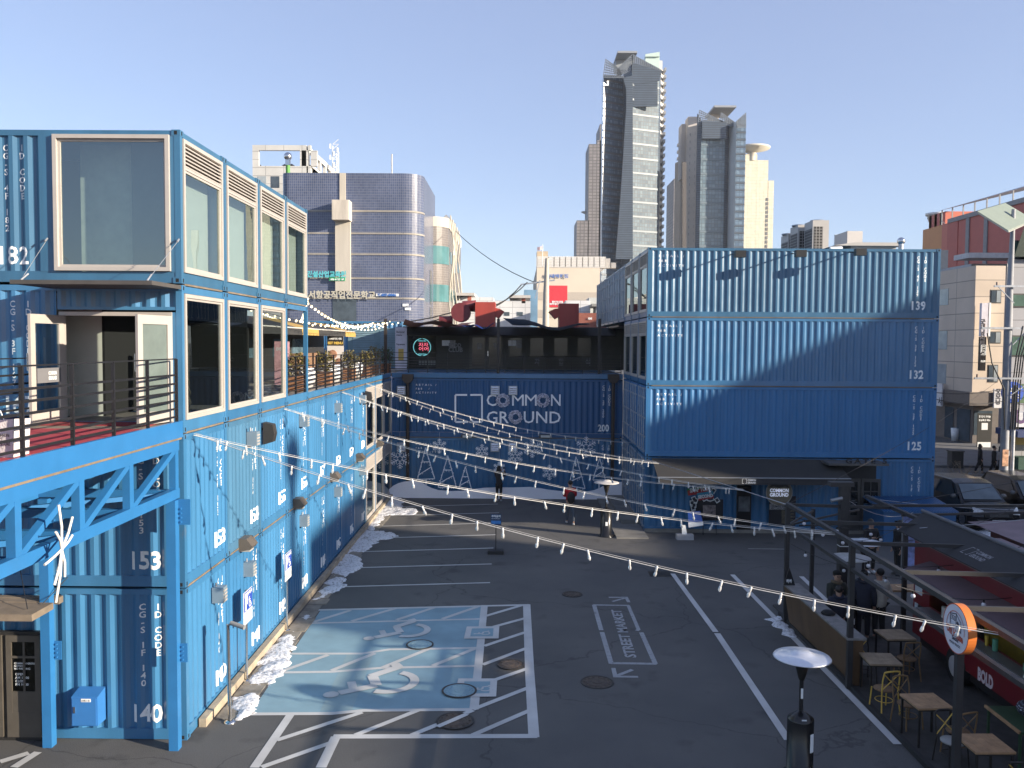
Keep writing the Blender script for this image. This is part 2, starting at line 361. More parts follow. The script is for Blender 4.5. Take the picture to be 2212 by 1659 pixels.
S([(1453, 1240), (1546, 1366)], .15, (1, 0, 0)); S([(1549, 1369), (1703, 1600)], .16, (1, 0, 0)); S([(1582, 1242), (1690, 1352)], .15, (1, 0, 0)); S([(1700, 1364), (1939, 1609)], .16, (1, 0, 0)); S([(1731, 1246), (1800, 1312)], .15, (1, 0, 0))
S([(0, 1647), (62, 1628)], .16, (1, 0, 0)); S([(82, 1626), (30, 1659)], .16, (1, 0, 0)); S([(1300 + 316, 1186), (1700, 1187)], .05, (1, 0, 0))
# small square symbols with border
sq = MB()
for q in ([(1482, 426), (1685, 424), (1680, 500), (1464, 502)], [(1430, 750), (1672, 750), (1665, 862), (1402, 865)]):
    p = G(q, *Ka); c = sum(p, Vector()) / 4
    wm.add([Vector((v.x, v.y, .0185)) for v in p], [(0, 3, 2, 1)])
    sq.add([Vector((v.x, v.y, .0200)) for v in [c + (v - c) * .66 for v in p]], [(0, 3, 2, 1)])
sq.struct("blue_symbol_panel", PBLUE)
def arc(cx, cy, r, a0, a1, n=14): return [(cx + r * math.cos(R(a0 + (a1 - a0) * i / n)), cy + r * math.sin(R(a0 + (a1 - a0) * i / n))) for i in range(n + 1)]
def wheelchair(mb, org, ux, uy, w, z, mat3=None):
    """ISA pictogram: local x = forward, y = up, unit height"""
    def mp(p): q = org + ux * p[0] + uy * p[1]; return q
    up = ux.cross(uy).normalized(); zk = 0
    if mat3: up = -up
    def st(pts, ww):
        nonlocal zk; zk += .0003; strip(mb, [mp(q) + up * (z + zk) for q in pts], ww, up)
    hd = arc(-.12, .93, .085, 0, 360, 12); mb.add([mp(p) + up * z for p in hd[:-1]], [tuple(range(12))])
    st([(-.11, .84), (-.05, .42)], w); st([(-.09, .68), (.16, .66)], w * .8); st([(-.05, .42), (.26, .40)], w); st([(.24, .42), (.40, .06)], w); st([(.38, .06), (.52, .08)], w)
    st(arc(.0, .27, .29, 135, 318), w * .85)
for hx, fx, hy, k in (((815, 487), (1215, 432), None, 1), ((560, 828), (1130, 745), None, 1)):
    a = G([hx], *Ka)[0]; b = G([fx], *Ka)[0]; L_ = (a - b).length; uy = (a - b).normalized() * L_ / 1.02; ux = Vector((-uy.y, uy.x, 0)) * -1.0
    if ux.y < 0: ux = -ux
    wheelchair(wm, Vector((b.x, b.y, 0)) - uy * .02 - ux * .02, ux * .95, uy, .115 * L_, .0145)
sw = MB()
for q, s in (((1575, 462), .40), ((1570, 805), .42)):
    c = G([q], *Ka)[0]; wheelchair(sw, Vector((c.x + s / 2, c.y - s * .2, 0)), Vector((0, s * .9, 0)), Vector((-s, 0, 0)), .045, .0215)
sw.struct("small_wheelchair_marks", PWHITE)
wm.struct("road_markings", PWHITE)
# STREET MARKET marking
Kb = (.31, 1234.3, 1261.8); smk = MB(); z_ = .006
for q, w in (([(150, 146), (405, 150)], .10), ([(158, 146), (208, 322)], .12), ([(213, 336), (278, 556)], .12), ([(272, 552), (592, 557)], .12), ([(396, 150), (468, 318), (455, 326)], .10), ([(487, 338), (585, 557)], .12),
             ([(292, 586), (306, 646), (465, 648)], .10), ([(308, 644), (425, 598)], .10), ([(260, 94), (382, 94), (400, 128)], .10), ([(380, 97), (285, 123)], .09)):
    stroke(smk, G(q, *Kb), w, z_); z_ += .0003
smk.struct("street_market_marking_frame", PGREY)
o_ = G([(452, 515)], *Kb)[0]; e_ = G([(342, 182)], *Kb)[0]; t_ = G([(372, 500)], *Kb)[0]
rd = (e_ - o_); ln = rd.length; rd.normalize(); upv = Vector((-rd.y, rd.x, 0)); ht = abs((t_ - o_).dot(upv))
tx = lettering("street_market_marking_text", [("STREET MARKET", (o_.x, o_.y, .010), ht / .70, {'w': ln, 'bold': .012})], PGREY, None, n=(0, 0, 1), ux=rd, uy=upv, off=0); tx["kind"] = "structure"

# strip beside the left block: stone kerb, paving slabs
MB().box(XL + .02, XL + .16, Y0 + .55, YB - .1, 0, .17).struct("kerb", mat("kerb_stone", (.36, .30, .22), rough=.85, var=.3, scale=2, bump=.3))
sl = MB(); random.seed(3)
for i in range(44):
    y = Y0 + .9 + i * .57; sl.box(XL + .2 + random.uniform(0, .03), XL + .68 + random.uniform(-.05, .06), y, y + .53, 0, .012 + random.uniform(0, .01))
sl.struct("paving", mat("paving_slabs", (.22, .20, .17), rough=.9, var=.35, scale=2.5, bump=.3))
mp_ = MB()
for q in ([(1318, 1128), (1356, 1123), (1408, 1131), (1408, 1143), (1322, 1142)],):
    p = [gz(*v) for v in q]; mp_.add([Vector((v.x, v.y, .004)) for v in p], [tuple(range(len(p)))[::-1]])
mp_.struct("asphalt_patch", mat("asphalt_patch_dark", (.055, .055, .055), rough=.9, var=.2, scale=6, fine=.2))
MB().box(XR - 1.25, XR - .02, YR - 1.3, YB - .3, 0, .05).box(XR - .75, XR - .03, YR + 1.2, YB - .4, .05, .22).struct("pavement", mat("concrete_apron", (.17, .165, .155), rough=.9, var=.25, scale=1.5, bump=.2))
MB().box(XR + .0, XQ, YR - .14, YR + .03, 0, .13).struct("container_footing", mat("concrete_dark", (.20, .19, .17), rough=.9, var=.2))
# street level beyond the right block
stw = MB(); stw.box(24.0, 60, 52.5, 64.6, 0, .13); stw.struct("pavement_street", mat("pavement_grey", (.13, .13, .13), rough=.9, var=.25, scale=1.2))
st2 = MB()
for a, b in (((1905, 1003), (2150, 1008)), ((2000, 1020), (2212, 1028))): stroke(st2, [gz(*a), gz(*b)], .12, .006)
st2.struct("street_markings", PGREY)

# manholes
def manhole(x, y, r, label, blue=False, n=36):
    c = gz(x, y); c.z = 0; t = T("manhole_cover", c, label, "manhole cover", "round manhole covers")
    mb = MB(); mb.lathe([(r, .003), (r, .014), (r * .9, .016), (r * .88, .008)], c, n, False); mb.build("ring", mat("cast_iron", (.05, .045, .04), rough=.5, metal=.5, var=.4, scale=8), t)
    mb = MB(); mb.lathe([(r * .88, .010), (r * .66, .012), (r * .64, .018), (r * .60, .018), (r * .58, .012), (r * .3, .012), (r * .28, .018), (.01, .018)], c + Vector((0, 0, .0)), n, False)
    for i in range(14):
        a = i * math.pi / 7; mb.box(c.x + math.cos(a) * r * .76 - .02, c.x + math.cos(a) * r * .76 + .02, c.y + math.sin(a) * r * .76 - .02, c.y + math.sin(a) * r * .76 + .02, .012, .02)
    mb.build("cover", PBLUE if blue else mat("cast_iron_rust", (.085, .065, .05), rough=.6, metal=.3, var=.4, scale=8), t); return t
manhole(1236, 1284, .31, "manhole cover in open asphalt just beyond the street market marking"); manhole(1290, 1474, .37, "manhole cover beside the lower arrow of the street market marking")
o = manhole(907, 1394, .34, "blue painted manhole cover in the far blue parking bay", True); o.location.z = .016
o = manhole(992, 1494, .38, "blue painted manhole cover cutting the nearer square wheelchair symbol", True); o.location.z = .018
o = manhole(1103, 1437, .32, "rusty sunlit manhole cover in the hatched strip right of the bays"); o.location.z = .016
o = manhole(983, 1559, .38, "manhole cover with a white painted stripe across it below the bays"); o.location.z = .016
c = gz(983, 1559); mb = MB(); stroke(mb, [c + Vector((-.32, -.30, 0)), c + Vector((.22, .28, 0))], .12, .021); mb.build("paint_stripe", PWHITE, o)
c = gz(1425, 1240); MB().box(c.x - .35, c.x + .35, c.y - .3, c.y + .3, .002, .010).thing("utility_cover", mat("cast_iron", (.05, .045, .04)), "flat square utility cover in the asphalt near the white line", "utility cover")

# snow: bumpy heaps
def snow_mat():
    m, nt, b = nodes("snow"); b.inputs["Base Color"].default_value = (.80, .82, .86, 1); b.inputs["Roughness"].default_value = .6
    p = pos_uv(nt); n1 = N(nt, "ShaderNodeTexNoise"); n1.inputs["Scale"].default_value = 14; n1.inputs["Detail"].default_value = 6; nt.links.new(p, n1.inputs["Vector"])
    rp = N(nt, "ShaderNodeValToRGB"); rp.color_ramp.elements[0].position = .30; rp.color_ramp.elements[0].color = (.26, .25, .25, 1); rp.color_ramp.elements[1].position = .50; rp.color_ramp.elements[1].color = (.68, .69, .72, 1)
    nt.links.new(n1.outputs[0], rp.inputs[0]); nt.links.new(rp.outputs[0], b.inputs["Base Color"])
    bp = N(nt, "ShaderNodeBump"); bp.inputs["Strength"].default_value = .6; bp.inputs["Distance"].default_value = .05; nt.links.new(n1.outputs[0], bp.inputs["Height"]); nt.links.new(bp.outputs[0], b.inputs["Normal"]); return m
SNOW = snow_mat()
def snow(pts, h, label, seed=0, step=.045, z0=0):
    """heap over a px polygon (ground points)"""
    P = [gz(x, y, z0) for x, y in pts]; xs = [p.x for p in P]; ys = [p.y for p in P]; n = len(P)
    def dist(x, y):
        ins = False; dm = 9
        for i in range(n):
            a = P[i]; b = P[(i + 1) % n]
            if (a.y > y) != (b.y > y) and x < (b.x - a.x) * (y - a.y) / (b.y - a.y) + a.x: ins = not ins
            dx, dy = b.x - a.x, b.y - a.y; t = max(0, min(1, ((x - a.x) * dx + (y - a.y) * dy) / (dx * dx + dy * dy + 1e-9)))
            dm = min(dm, math.hypot(x - a.x - t * dx, y - a.y - t * dy))
        return dm if ins else -dm
    x0, x1, y0, y1 = min(xs) - .2, max(xs) + .2, min(ys) - .2, max(ys) + .2
    step = max(step, math.sqrt((x1 - x0) * (y1 - y0) / 9000)); nx = int((x1 - x0) / step) + 1; ny = int((y1 - y0) / step) + 1; vs = []; hs = []
    for j in range(ny):
        for i in range(nx):
            x = x0 + i * step; y = y0 + j * step
            nz = mnoise.noise(Vector((x * 3, y * 3, seed))); n2 = mnoise.noise(Vector((x * 9, y * 9, seed + 5))); n3 = mnoise.noise(Vector((x * 22, y * 22, seed)))
            d = dist(x, y) + nz * .17 + n2 * .07 + .01
            k = max(0, d); d2_ = d; hh = h * .44 * (1 - math.exp(-k / .07)) * (.62 + .5 * nz + .55 * abs(n2) + .45 * n3) if d > 0 else -.02
            vs.append(Vector((x + n2 * .02, y + n3 * .02, z0 + hh))); hs.append(d)
    fs = []
    for j in range(ny - 1):
        for i in range(nx - 1):
            a = j * nx + i
            if max(hs[a], hs[a + 1], hs[a + nx], hs[a + nx + 1]) > 0: fs.append((a, a + 1, a + nx + 1, a + nx))
    used = sorted({i for f in fs for i in f}); rm = {u: k for k, u in enumerate(used)}
    mb = MB(); mb.add([vs[u] for u in used], [tuple(rm[i] for i in f) for f in fs], True)
    return mb.thing("snow_pile", SNOW, label, "snow pile", "melting snow piles")
snow([(497, 1535), (512, 1505), (545, 1496), (562, 1512), (548, 1540), (520, 1552)], .15, "snow pile by the foot of the camera pole, nearest along the left wall", 1)
snow([(538, 1480), (560, 1425), (600, 1382), (632, 1368), (638, 1392), (622, 1440), (585, 1482)], .15, "long snow pile between the two blue wheelchair signs", 2)
snow([(650, 1332), (670, 1322), (676, 1334), (658, 1342)], .08, "small snow scrap just past the farther wheelchair sign", 3)
snow([(672, 1300), (690, 1282), (700, 1262), (722, 1245), (748, 1248), (740, 1272), (705, 1290)], .12, "snow pile at the left end of the nearest plain parking line", 4)
snow([(712, 1240), (738, 1205), (760, 1195), (778, 1205), (782, 1228), (745, 1246)], .14, "snow pile against the kerb at the second and third parking lines", 5)
snow([(742, 1195), (768, 1162), (790, 1145), (845, 1150), (860, 1158), (815, 1170), (790, 1192)], .13, "flat spread snow pile with a tongue along a parking line", 6)
snow([(790, 1142), (818, 1096), (836, 1068), (866, 1078), (866, 1096), (905, 1102), (890, 1112), (838, 1112), (806, 1146)], .16, "large snow pile in the far left corner below the snow board", 7)
snow([(1652, 1338), (1690, 1332), (1694, 1348), (1715, 1362), (1712, 1378), (1690, 1372), (1676, 1352)], .12, "snow pile at the foot of the pergola corner post", 8)
snow([(1912, 1160), (1945, 1152), (1975, 1158), (1968, 1178), (1930, 1172)], .18, "snow pile behind the man in black beyond the pergola", 9)
snow([(2108, 1148), (2130, 1143), (2150, 1160), (2135, 1163)], .12, "snow pile in front of the parked black car", 10)
snow([(1378, 1100), (1392, 1096), (1402, 1104), (1392, 1112), (1380, 1110)], .10, "small snow heap on the apron beside the right block", 11)
# ---------------------------------------------------------------- containers
CAST = None
def casting_mesh():
    mb = MB(); mb.box(-.09, .09, -.09, .09, -.06, .06); me = mb.mesh("corner_casting", BLUE[0]); return me
def corr(mb, u0, u1, z0, z1, pitch, dep, place):
    """trapezoid corrugation from u0 to u1; place(u, d, z) -> point, d = depth inwards"""
    n = max(1, round((u1 - u0) / pitch)); p = (u1 - u0) / n; us = []
    for i in range(n):
        a = u0 + i * p; us += [(a, 0), (a + p * .26, 0), (a + p * .5, dep), (a + p * .76, dep)]
    us.append((u1, 0)); vs = []
    for u, d in us: vs += [place(u, d, z0), place(u, d, z1)]
    fs = [(2*i, 2*i+2, 2*i+3, 2*i+1) for i in range(len(us) - 1)]; mb.add(vs, fs)
    br = [u for u, d in us]
    def fn(u):
        if u <= u0 or u >= u1: return 0
        t = ((u - u0) % p) / p
        return 0 if t < .26 else dep * (t - .26) / .24 if t < .5 else dep if t < .76 else dep * (1 - (t - .76) / .24)
    return br, fn
FW = .11
def face_place(kind, X, Yc):
    """kind '-y': face plane y=Yc, u=x ; '+x': plane x=X, u=y ; '-x' likewise"""
    if kind == '-y': return lambda u, d, z: (u, Yc + d, z)
    if kind == '+x': return lambda u, d, z: (X - d, u, z)
    if kind == '-x': return lambda u, d, z: (X + d, u, z)
def fbox(mb, kind, X, Y, u0, u1, d0, d1, z0, z1):
    p = face_place(kind, X, Y); a = p(u0, d0, z0); b = p(u1, d1, z1); return mb.box(a[0], b[0], a[1], b[1], a[2], b[2])
def window_part(root, kind, X, Y, u0, u1, z0, z1, louvre=.42, gmat=None, fm=None, proud=.02, fw=.07):
    fm = fm or CREAM; gmat = gmat or GLASS; f = MB()
    fbox(f, kind, X, Y, u0, u0 + fw, -proud, .06, z0, z1); fbox(f, kind, X, Y, u1 - fw, u1, -proud, .06, z0, z1)
    fbox(f, kind, X, Y, u0 + fw, u1 - fw, -proud, .06, z0, z0 + fw); fbox(f, kind, X, Y, u0 + fw, u1 - fw, -proud, .06, z1 - fw, z1)
    zt = z1 - fw
    if louvre: fbox(f, kind, X, Y, u0 + fw, u1 - fw, -proud + .012, .1, z1 - fw - louvre - .06, z1 - fw - louvre); zt = z1 - fw - louvre - .06
    # inner sash
    s = .045; fbox(f, kind, X, Y, u0 + fw, u0 + fw + s, .01, .055, z0 + fw, zt); fbox(f, kind, X, Y, u1 - fw - s, u1 - fw, .01, .055, z0 + fw, zt)
    fbox(f, kind, X, Y, u0 + fw + s, u1 - fw - s, .01, .055, z0 + fw, z0 + fw + s); fbox(f, kind, X, Y, u0 + fw + s, u1 - fw - s, .01, .055, zt - s, zt)
    w = f.build("window_frame", fm, root)
    if louvre:
        l = MB(); n = 6; h = louvre / n
        for i in range(n):
            z = z1 - fw - louvre + i * h; p = face_place(kind, X, Y)
            l.add([p(u0 + fw, -.01, z), p(u1 - fw, -.01, z), p(u1 - fw, .05, z + h * .85), p(u0 + fw, .05, z + h * .85)], [(0, 1, 2, 3)])
            fbox(l, kind, X, Y, u0 + fw, u1 - fw, -.014, -.002, z - .008, z + .012)
        fbox(l, kind, X, Y, u0 + fw, u1 - fw, .09, .10, z1 - fw - louvre, z1 - fw)
        l.build("louvre", LOUV, w)
    g = MB(); p = face_place(kind, X, Y)
    g.quad(p(u0 + fw + s, .035, z0 + fw + s), p(u1 - fw - s, .035, z0 + fw + s), p(u1 - fw - s, .035, zt - s), p(u0 + fw + s, .035, zt - s)); g.build("pane", gmat, w)
    return w
def gasket(mb, *a): return mb
def door_ends(root, kind, X, Y, u0, u1, z0, z1, paint):
    um = (u0 + u1) / 2
    for a, b, s in ((u0 + .12, um - .01, 0), (um + .01, u1 - .12, 1)):
        mb = MB(); corr(mb, a, b, z0 + .2, z1 - .14, .42, .03, lambda u, d, z: face_place(kind, X, Y)(u, d + .03, z)); d = mb.build("door", paint, root)
        r = MB()
        for t in (.26, .74):
            u = a + (b - a) * t; p = face_place(kind, X, Y); r.tube([p(u, -.03, z0 + .12), p(u, -.03, z1 - .08)], .02, 6)
            for z in (z0 + .16, z0 + .75, z0 + 1.5, z1 - .5, z1 - .12): fbox(r, kind, X, Y, u - .05, u + .05, -.05, .03, z - .03, z + .03)
        r.build("lock_rod", GALV, d)
    for z in (.3, .9, 1.5, 2.1, 2.5):
        pass
def container(name, label, X0, X1, Ya, Yb, z0, z1, faces, paint, group, front=None, open_front=False, roof=True, texts=(), gm=None, cat="shipping container", lamp=None):
    """long axis X. faces: {'-y':kind,'+x':kind,'-x':kind}"""
    t = T(name, ((X0 + X1) / 2, (Ya + Yb) / 2, z0), label, cat, group); z1 -= .03; prof = {}
    shell = MB(); e = .012
    shell.box(X0 + .09, X1 - .09, Yb - .05, Yb - .02, z0 + .12, z1 - .1)      # rear side
    shell.box(X0 + .06, X1 - .06, Ya + .10, Yb - .06, z0 + .10, z0 + .16); shell.box(X0 + .06, X1 - .06, Ya + .10, Yb - .06, z1 - .09, z1 - .03)
    if '-y' not in faces: shell.box(X0 + .09, X1 - .09, Ya + .02, Ya + .05, z0 + .17, z1 - .1)
    for s, X, d in (('+x', X1, -1), ('-x', X0, 1)):
        if s not in faces: shell.box(X + d * .05, X + d * .08, Ya + .11, Yb - .11, z0 + .17, z1 - .1)
    shell.build("shell", paint, t)
    fr = MB()
    for x in (X0, X1 - FW):
        for y in (Ya, Yb - FW): fr.box(x, x + FW, y, y + FW, z0 + .10, z1 - .10)
    for y in (Ya + .012, Yb - .10): fr.box(X0 + FW, X1 - FW, y, y + .085, z0 + .01, z0 + .21); fr.box(X0 + FW, X1 - FW, y, y + .085, z1 - .115, z1 - .012)
    for x in (X0 + .012, X1 - .10): fr.box(x, x + .085, Ya + FW, Yb - FW, z0 + .01, z0 + .21); fr.box(x, x + .085, Ya + FW, Yb - FW, z1 - .125, z1 - .012)
    fr.build("frame", paint, t)
    # corner castings on the visible corners
    cs = MB(); hl = MB(); vis = set()
    if '+x' in faces: vis |= {(1, 0), (1, 1)}
    if '-x' in faces: vis |= {(0, 0), (0, 1)}
    if '-y' in faces: vis |= {(0, 0), (1, 0)}
    for a, b in sorted(vis):
        for zc in (z0 + .055, z1 - .055):
            x = X1 - .075 if a else X0 + .075; y = Yb - .08 if b else Ya + .08
            c_ = MB(); c_.box(x - .079, x + .079, y - .084, y + .084, zc - .055, zc + .055)
            co = c_.build("corner_casting", paint, t); h_ = MB()
            if '+x' in faces and a: h_.box(X1 + .0035, X1 + .0055, y - .024, y + .024, zc - .036, zc + .036)
            if '-x' in faces and not a: h_.box(X0 - .0055, X0 - .0035, y - .024, y + .024, zc - .036, zc + .036)
            if '-y' in faces and not b:
                if h_.v: h_.build("casting_slot", HOLE, co); h_ = MB()
                h_.box(x - .028, x + .028, Ya - .0065, Ya - .0045, zc - .034, zc + .034)
            if h_.v: h_.build("casting_slot", HOLE, co)
    for k, kd in faces.items():
        X = X1 if k == '+x' else X0; u0, u1 = ((X0 + FW, X1 - FW) if k == '-y' else (Ya + FW, Yb - FW))
        if kd == 'corr':
            mb = MB(); pl = face_place(k, X, Ya); dd = .02
            prof[k] = corr(mb, u0, u1, z0 + .2, z1 - .11, .278 if k == '-y' else .235, .042 if k == '-y' else .034, lambda u, d, z: pl(u, d + dd, z)); mb.build("side_wall" if k == '-y' else "end_wall", paint, t)
        elif kd == 'window': window_part(t, k, X, Ya, u0 + .02, u1 - .02, z0 + .21, z1 - .13, 0, gm)
        elif kd == 'louvre': window_part(t, k, X, Ya, u0 + .02, u1 - .02, z0 + .21, z1 - .13, .42, gm)
        elif kd == 'doors': door_ends(t, k, X, Ya, Ya, Yb, z0, z1, paint)
    t["_"] = 1; del t["_"]
    return t, prof
LSP = .88
def vtext(s): return "\n".join(s)
def end_letters(t, prof, X, Ya, z0, z1, floor, num):
    """lettering on a +x end wall"""
    p = prof['+x']; h = z1 - z0; uc = Ya + DY
    it = [(vtext("ID CODE"), (X, uc - .31, z1 - .44), .165, dict(align='CENTER', line=LSP, bold=.003)), (vtext("CG-S %s %s" % (floor, num)), (X, uc - .53, z1 - .44), .165, dict(align='CENTER', line=LSP, bold=.003)),
          (str(num), (X, uc - .72, z0 + .34), .46, dict(bold=.006, w=.54))]
    for nm_, i_ in zip(("id_code_text", "unit_code_text", "unit_number"), it): lettering(nm_, [i_], WHITEP, t, (p[0], lambda u: p[1](u) + .02), n=(1, 0, 0), ux=(0, 1, 0), off=.004)
def lettering_set(it, m_, t, q, off=.004):
    for nm_, i_ in zip(("id_code_text", "unit_code_text", "unit_number"), it): lettering(nm_, [i_], m_, t, q, off=off)
def side_letters(t, prof, X1, Ya, z0, z1, floor, num, sc=1.0, retail=None, big=True):
    p = prof['-y']; it = [(vtext("ID CODE"), (X1 - .58 * sc, Ya, z1 - .44), .165 * sc, dict(align='CENTER', line=LSP, bold=.003)), (vtext("CG-S %s %s" % (floor, num)), (X1 - .87 * sc, Ya, z1 - .44), .165 * sc, dict(align='CENTER', line=LSP, bold=.003))]
    if big: it.append((str(num), (X1 - 1.13 * sc, Ya, z0 + .34), .46 * sc, dict(bold=.014, w=.54 * sc)))
    if retail is not None:
        for i, s in enumerate(("RETAIL /", "F&B   /", "ACTIVITY")): it.append((s, (retail, Ya, z1 - .40 - .19 * i), .125, dict(spc=1.9, bold=.003, w=(1.0, .66, 1.02)[i])))
    q = (p[0], lambda u: p[1](u) + .02); k = 3 if big else 2
    for nm_, i_ in zip(("id_code_text", "unit_code_text", "unit_number"), it[:k]): lettering(nm_, [i_], WHITEP, t, q, off=.004)
    if it[k:]: lettering("usage_text", it[k:], WHITEP, t, q, off=.004)

# --- left block: four storeys at the near corner
XBACK = XL - 11.6
LG = "blue shipping containers of the left block"
ORD = ["first", "second", "third", "fourth", "fifth", "sixth", "seventh", "eighth", "ninth", "tenth", "eleventh"]
for fl in (0, 1):
    for k in range(11):
        y = Y0 + k * DY; nb = (140, 153)[fl] + k; paint = BLUE[(k * 2 + fl * 3 + (k // 3)) % 3 if (k, fl) not in ((1, 1), (7, 0)) else 3]
        corrk = k < 8; fa = {'+x': 'corr' if corrk else 'louvre'}
        if k == 0: fa['-y'] = 'corr'
        lab = ("blue corrugated container numbered %d, %s from the near corner, %s row" % (nb, ORD[k], ("ground", "second")[fl])) if corrk else \
              ("blue container with tall glazed end, %s from the near corner, %s row" % (ORD[k], ("ground", "second")[fl]))
        t, pr = container("shipping_container", lab, XBACK, XL, y + .004, y + DY - .004, LZ[fl], LZ[fl + 1], fa, paint, LG)
        if corrk: end_letters(t, pr, XL, y, LZ[fl], LZ[fl + 1], ("1F", "2F")[fl], nb)
        if k == 0: side_letters(t, pr, XL + .05, Y0, LZ[fl], LZ[fl + 1], ("1F", "2F")[fl], nb, 1.0)
for k in range(4):
    y = Y0 + k * DY
    fa = {'+x': 'louvre'}
    if k == 0: fa['-y'] = 'custom'
    t, pr = container("shipping_container", "blue top floor container with louvred glass end, %s from the near corner" % ORD[k], XBACK, XL, y + .004, y + DY - .004, LZ[3], LZ[4], fa, BLUE4, LG, gm=GLASS4)
    if k == 0:
        # side wall with large window
        mb = MB(); x0, x1 = XL - 2.31, XL - .19
        p = corr(mb, XBACK + .2, x0 - .28, LZ[3] + .2, LZ[4] - .14, .278, .042, lambda u, d, z: (u, y + .02 + d, z)); mb.build("side_wall", BLUE4, t)
        [MB().box(a_, b_, y + .01, y + .09, LZ[3] + .2, LZ[4] - .14).build("window_surround", BLUE4, t) for a_, b_ in ((x0 - .28, x0), (x1, XL - FW))]
        window_part(t, '-y', XL, y, x0, x1, LZ[3] + .22, LZ[4] - .13, 0, GLASS4, proud=.05)
        z0, z1 = LZ[3], LZ[4]; q = (p[0], lambda u: p[1](u) + .02)
        lettering_set([(vtext("ID CODE"), (x0 - .60, y, z1 - .42), .165, dict(align='CENTER', line=LSP, bold=.003)), (vtext("CG-S 4F 182"), (x0 - .90, y, z1 - .42), .165, dict(align='CENTER', line=LSP, bold=.003)), ("182", (x0 - 1.12, y, z0 + .34), .46, dict(bold=.006, w=.54))], WHITEP, t, q, off=.004)
        # blind and curtain seen through the big window
        mb = MB(); mb.box(x0 + .1, x1 - .1, y + .75, y + .78, z0 + .2, z1 - .15); mb.build("partition_wall", mat("partition_grey", (.40, .44, .38), rough=.9, var=.15), t)
        mb = MB(); mb.box(x1 - .95, x1 - .05, y + .55, y + .58, z0 + .25, z1 - .15); mb.build("curtain", mat("curtain_dark", (.10, .13, .14), rough=.9, var=.1), t)
    else:
        pass
for k in range(4):   # white blinds deep inside the glazed ends
    t = [o for o in bpy.data.objects if o.name.startswith("shipping_container") and o.get("label", "").startswith("blue top floor") and ORD[k] in o["label"]][0]
    y = Y0 + k * DY; MB().box(XL - .34, XL - .31, y + .12, y + DY - .12, LZ[3] + .2, LZ[4] - .15).build("blind", mat("roller_blind", (.42, .44, .40), rough=.9, var=.05), t)

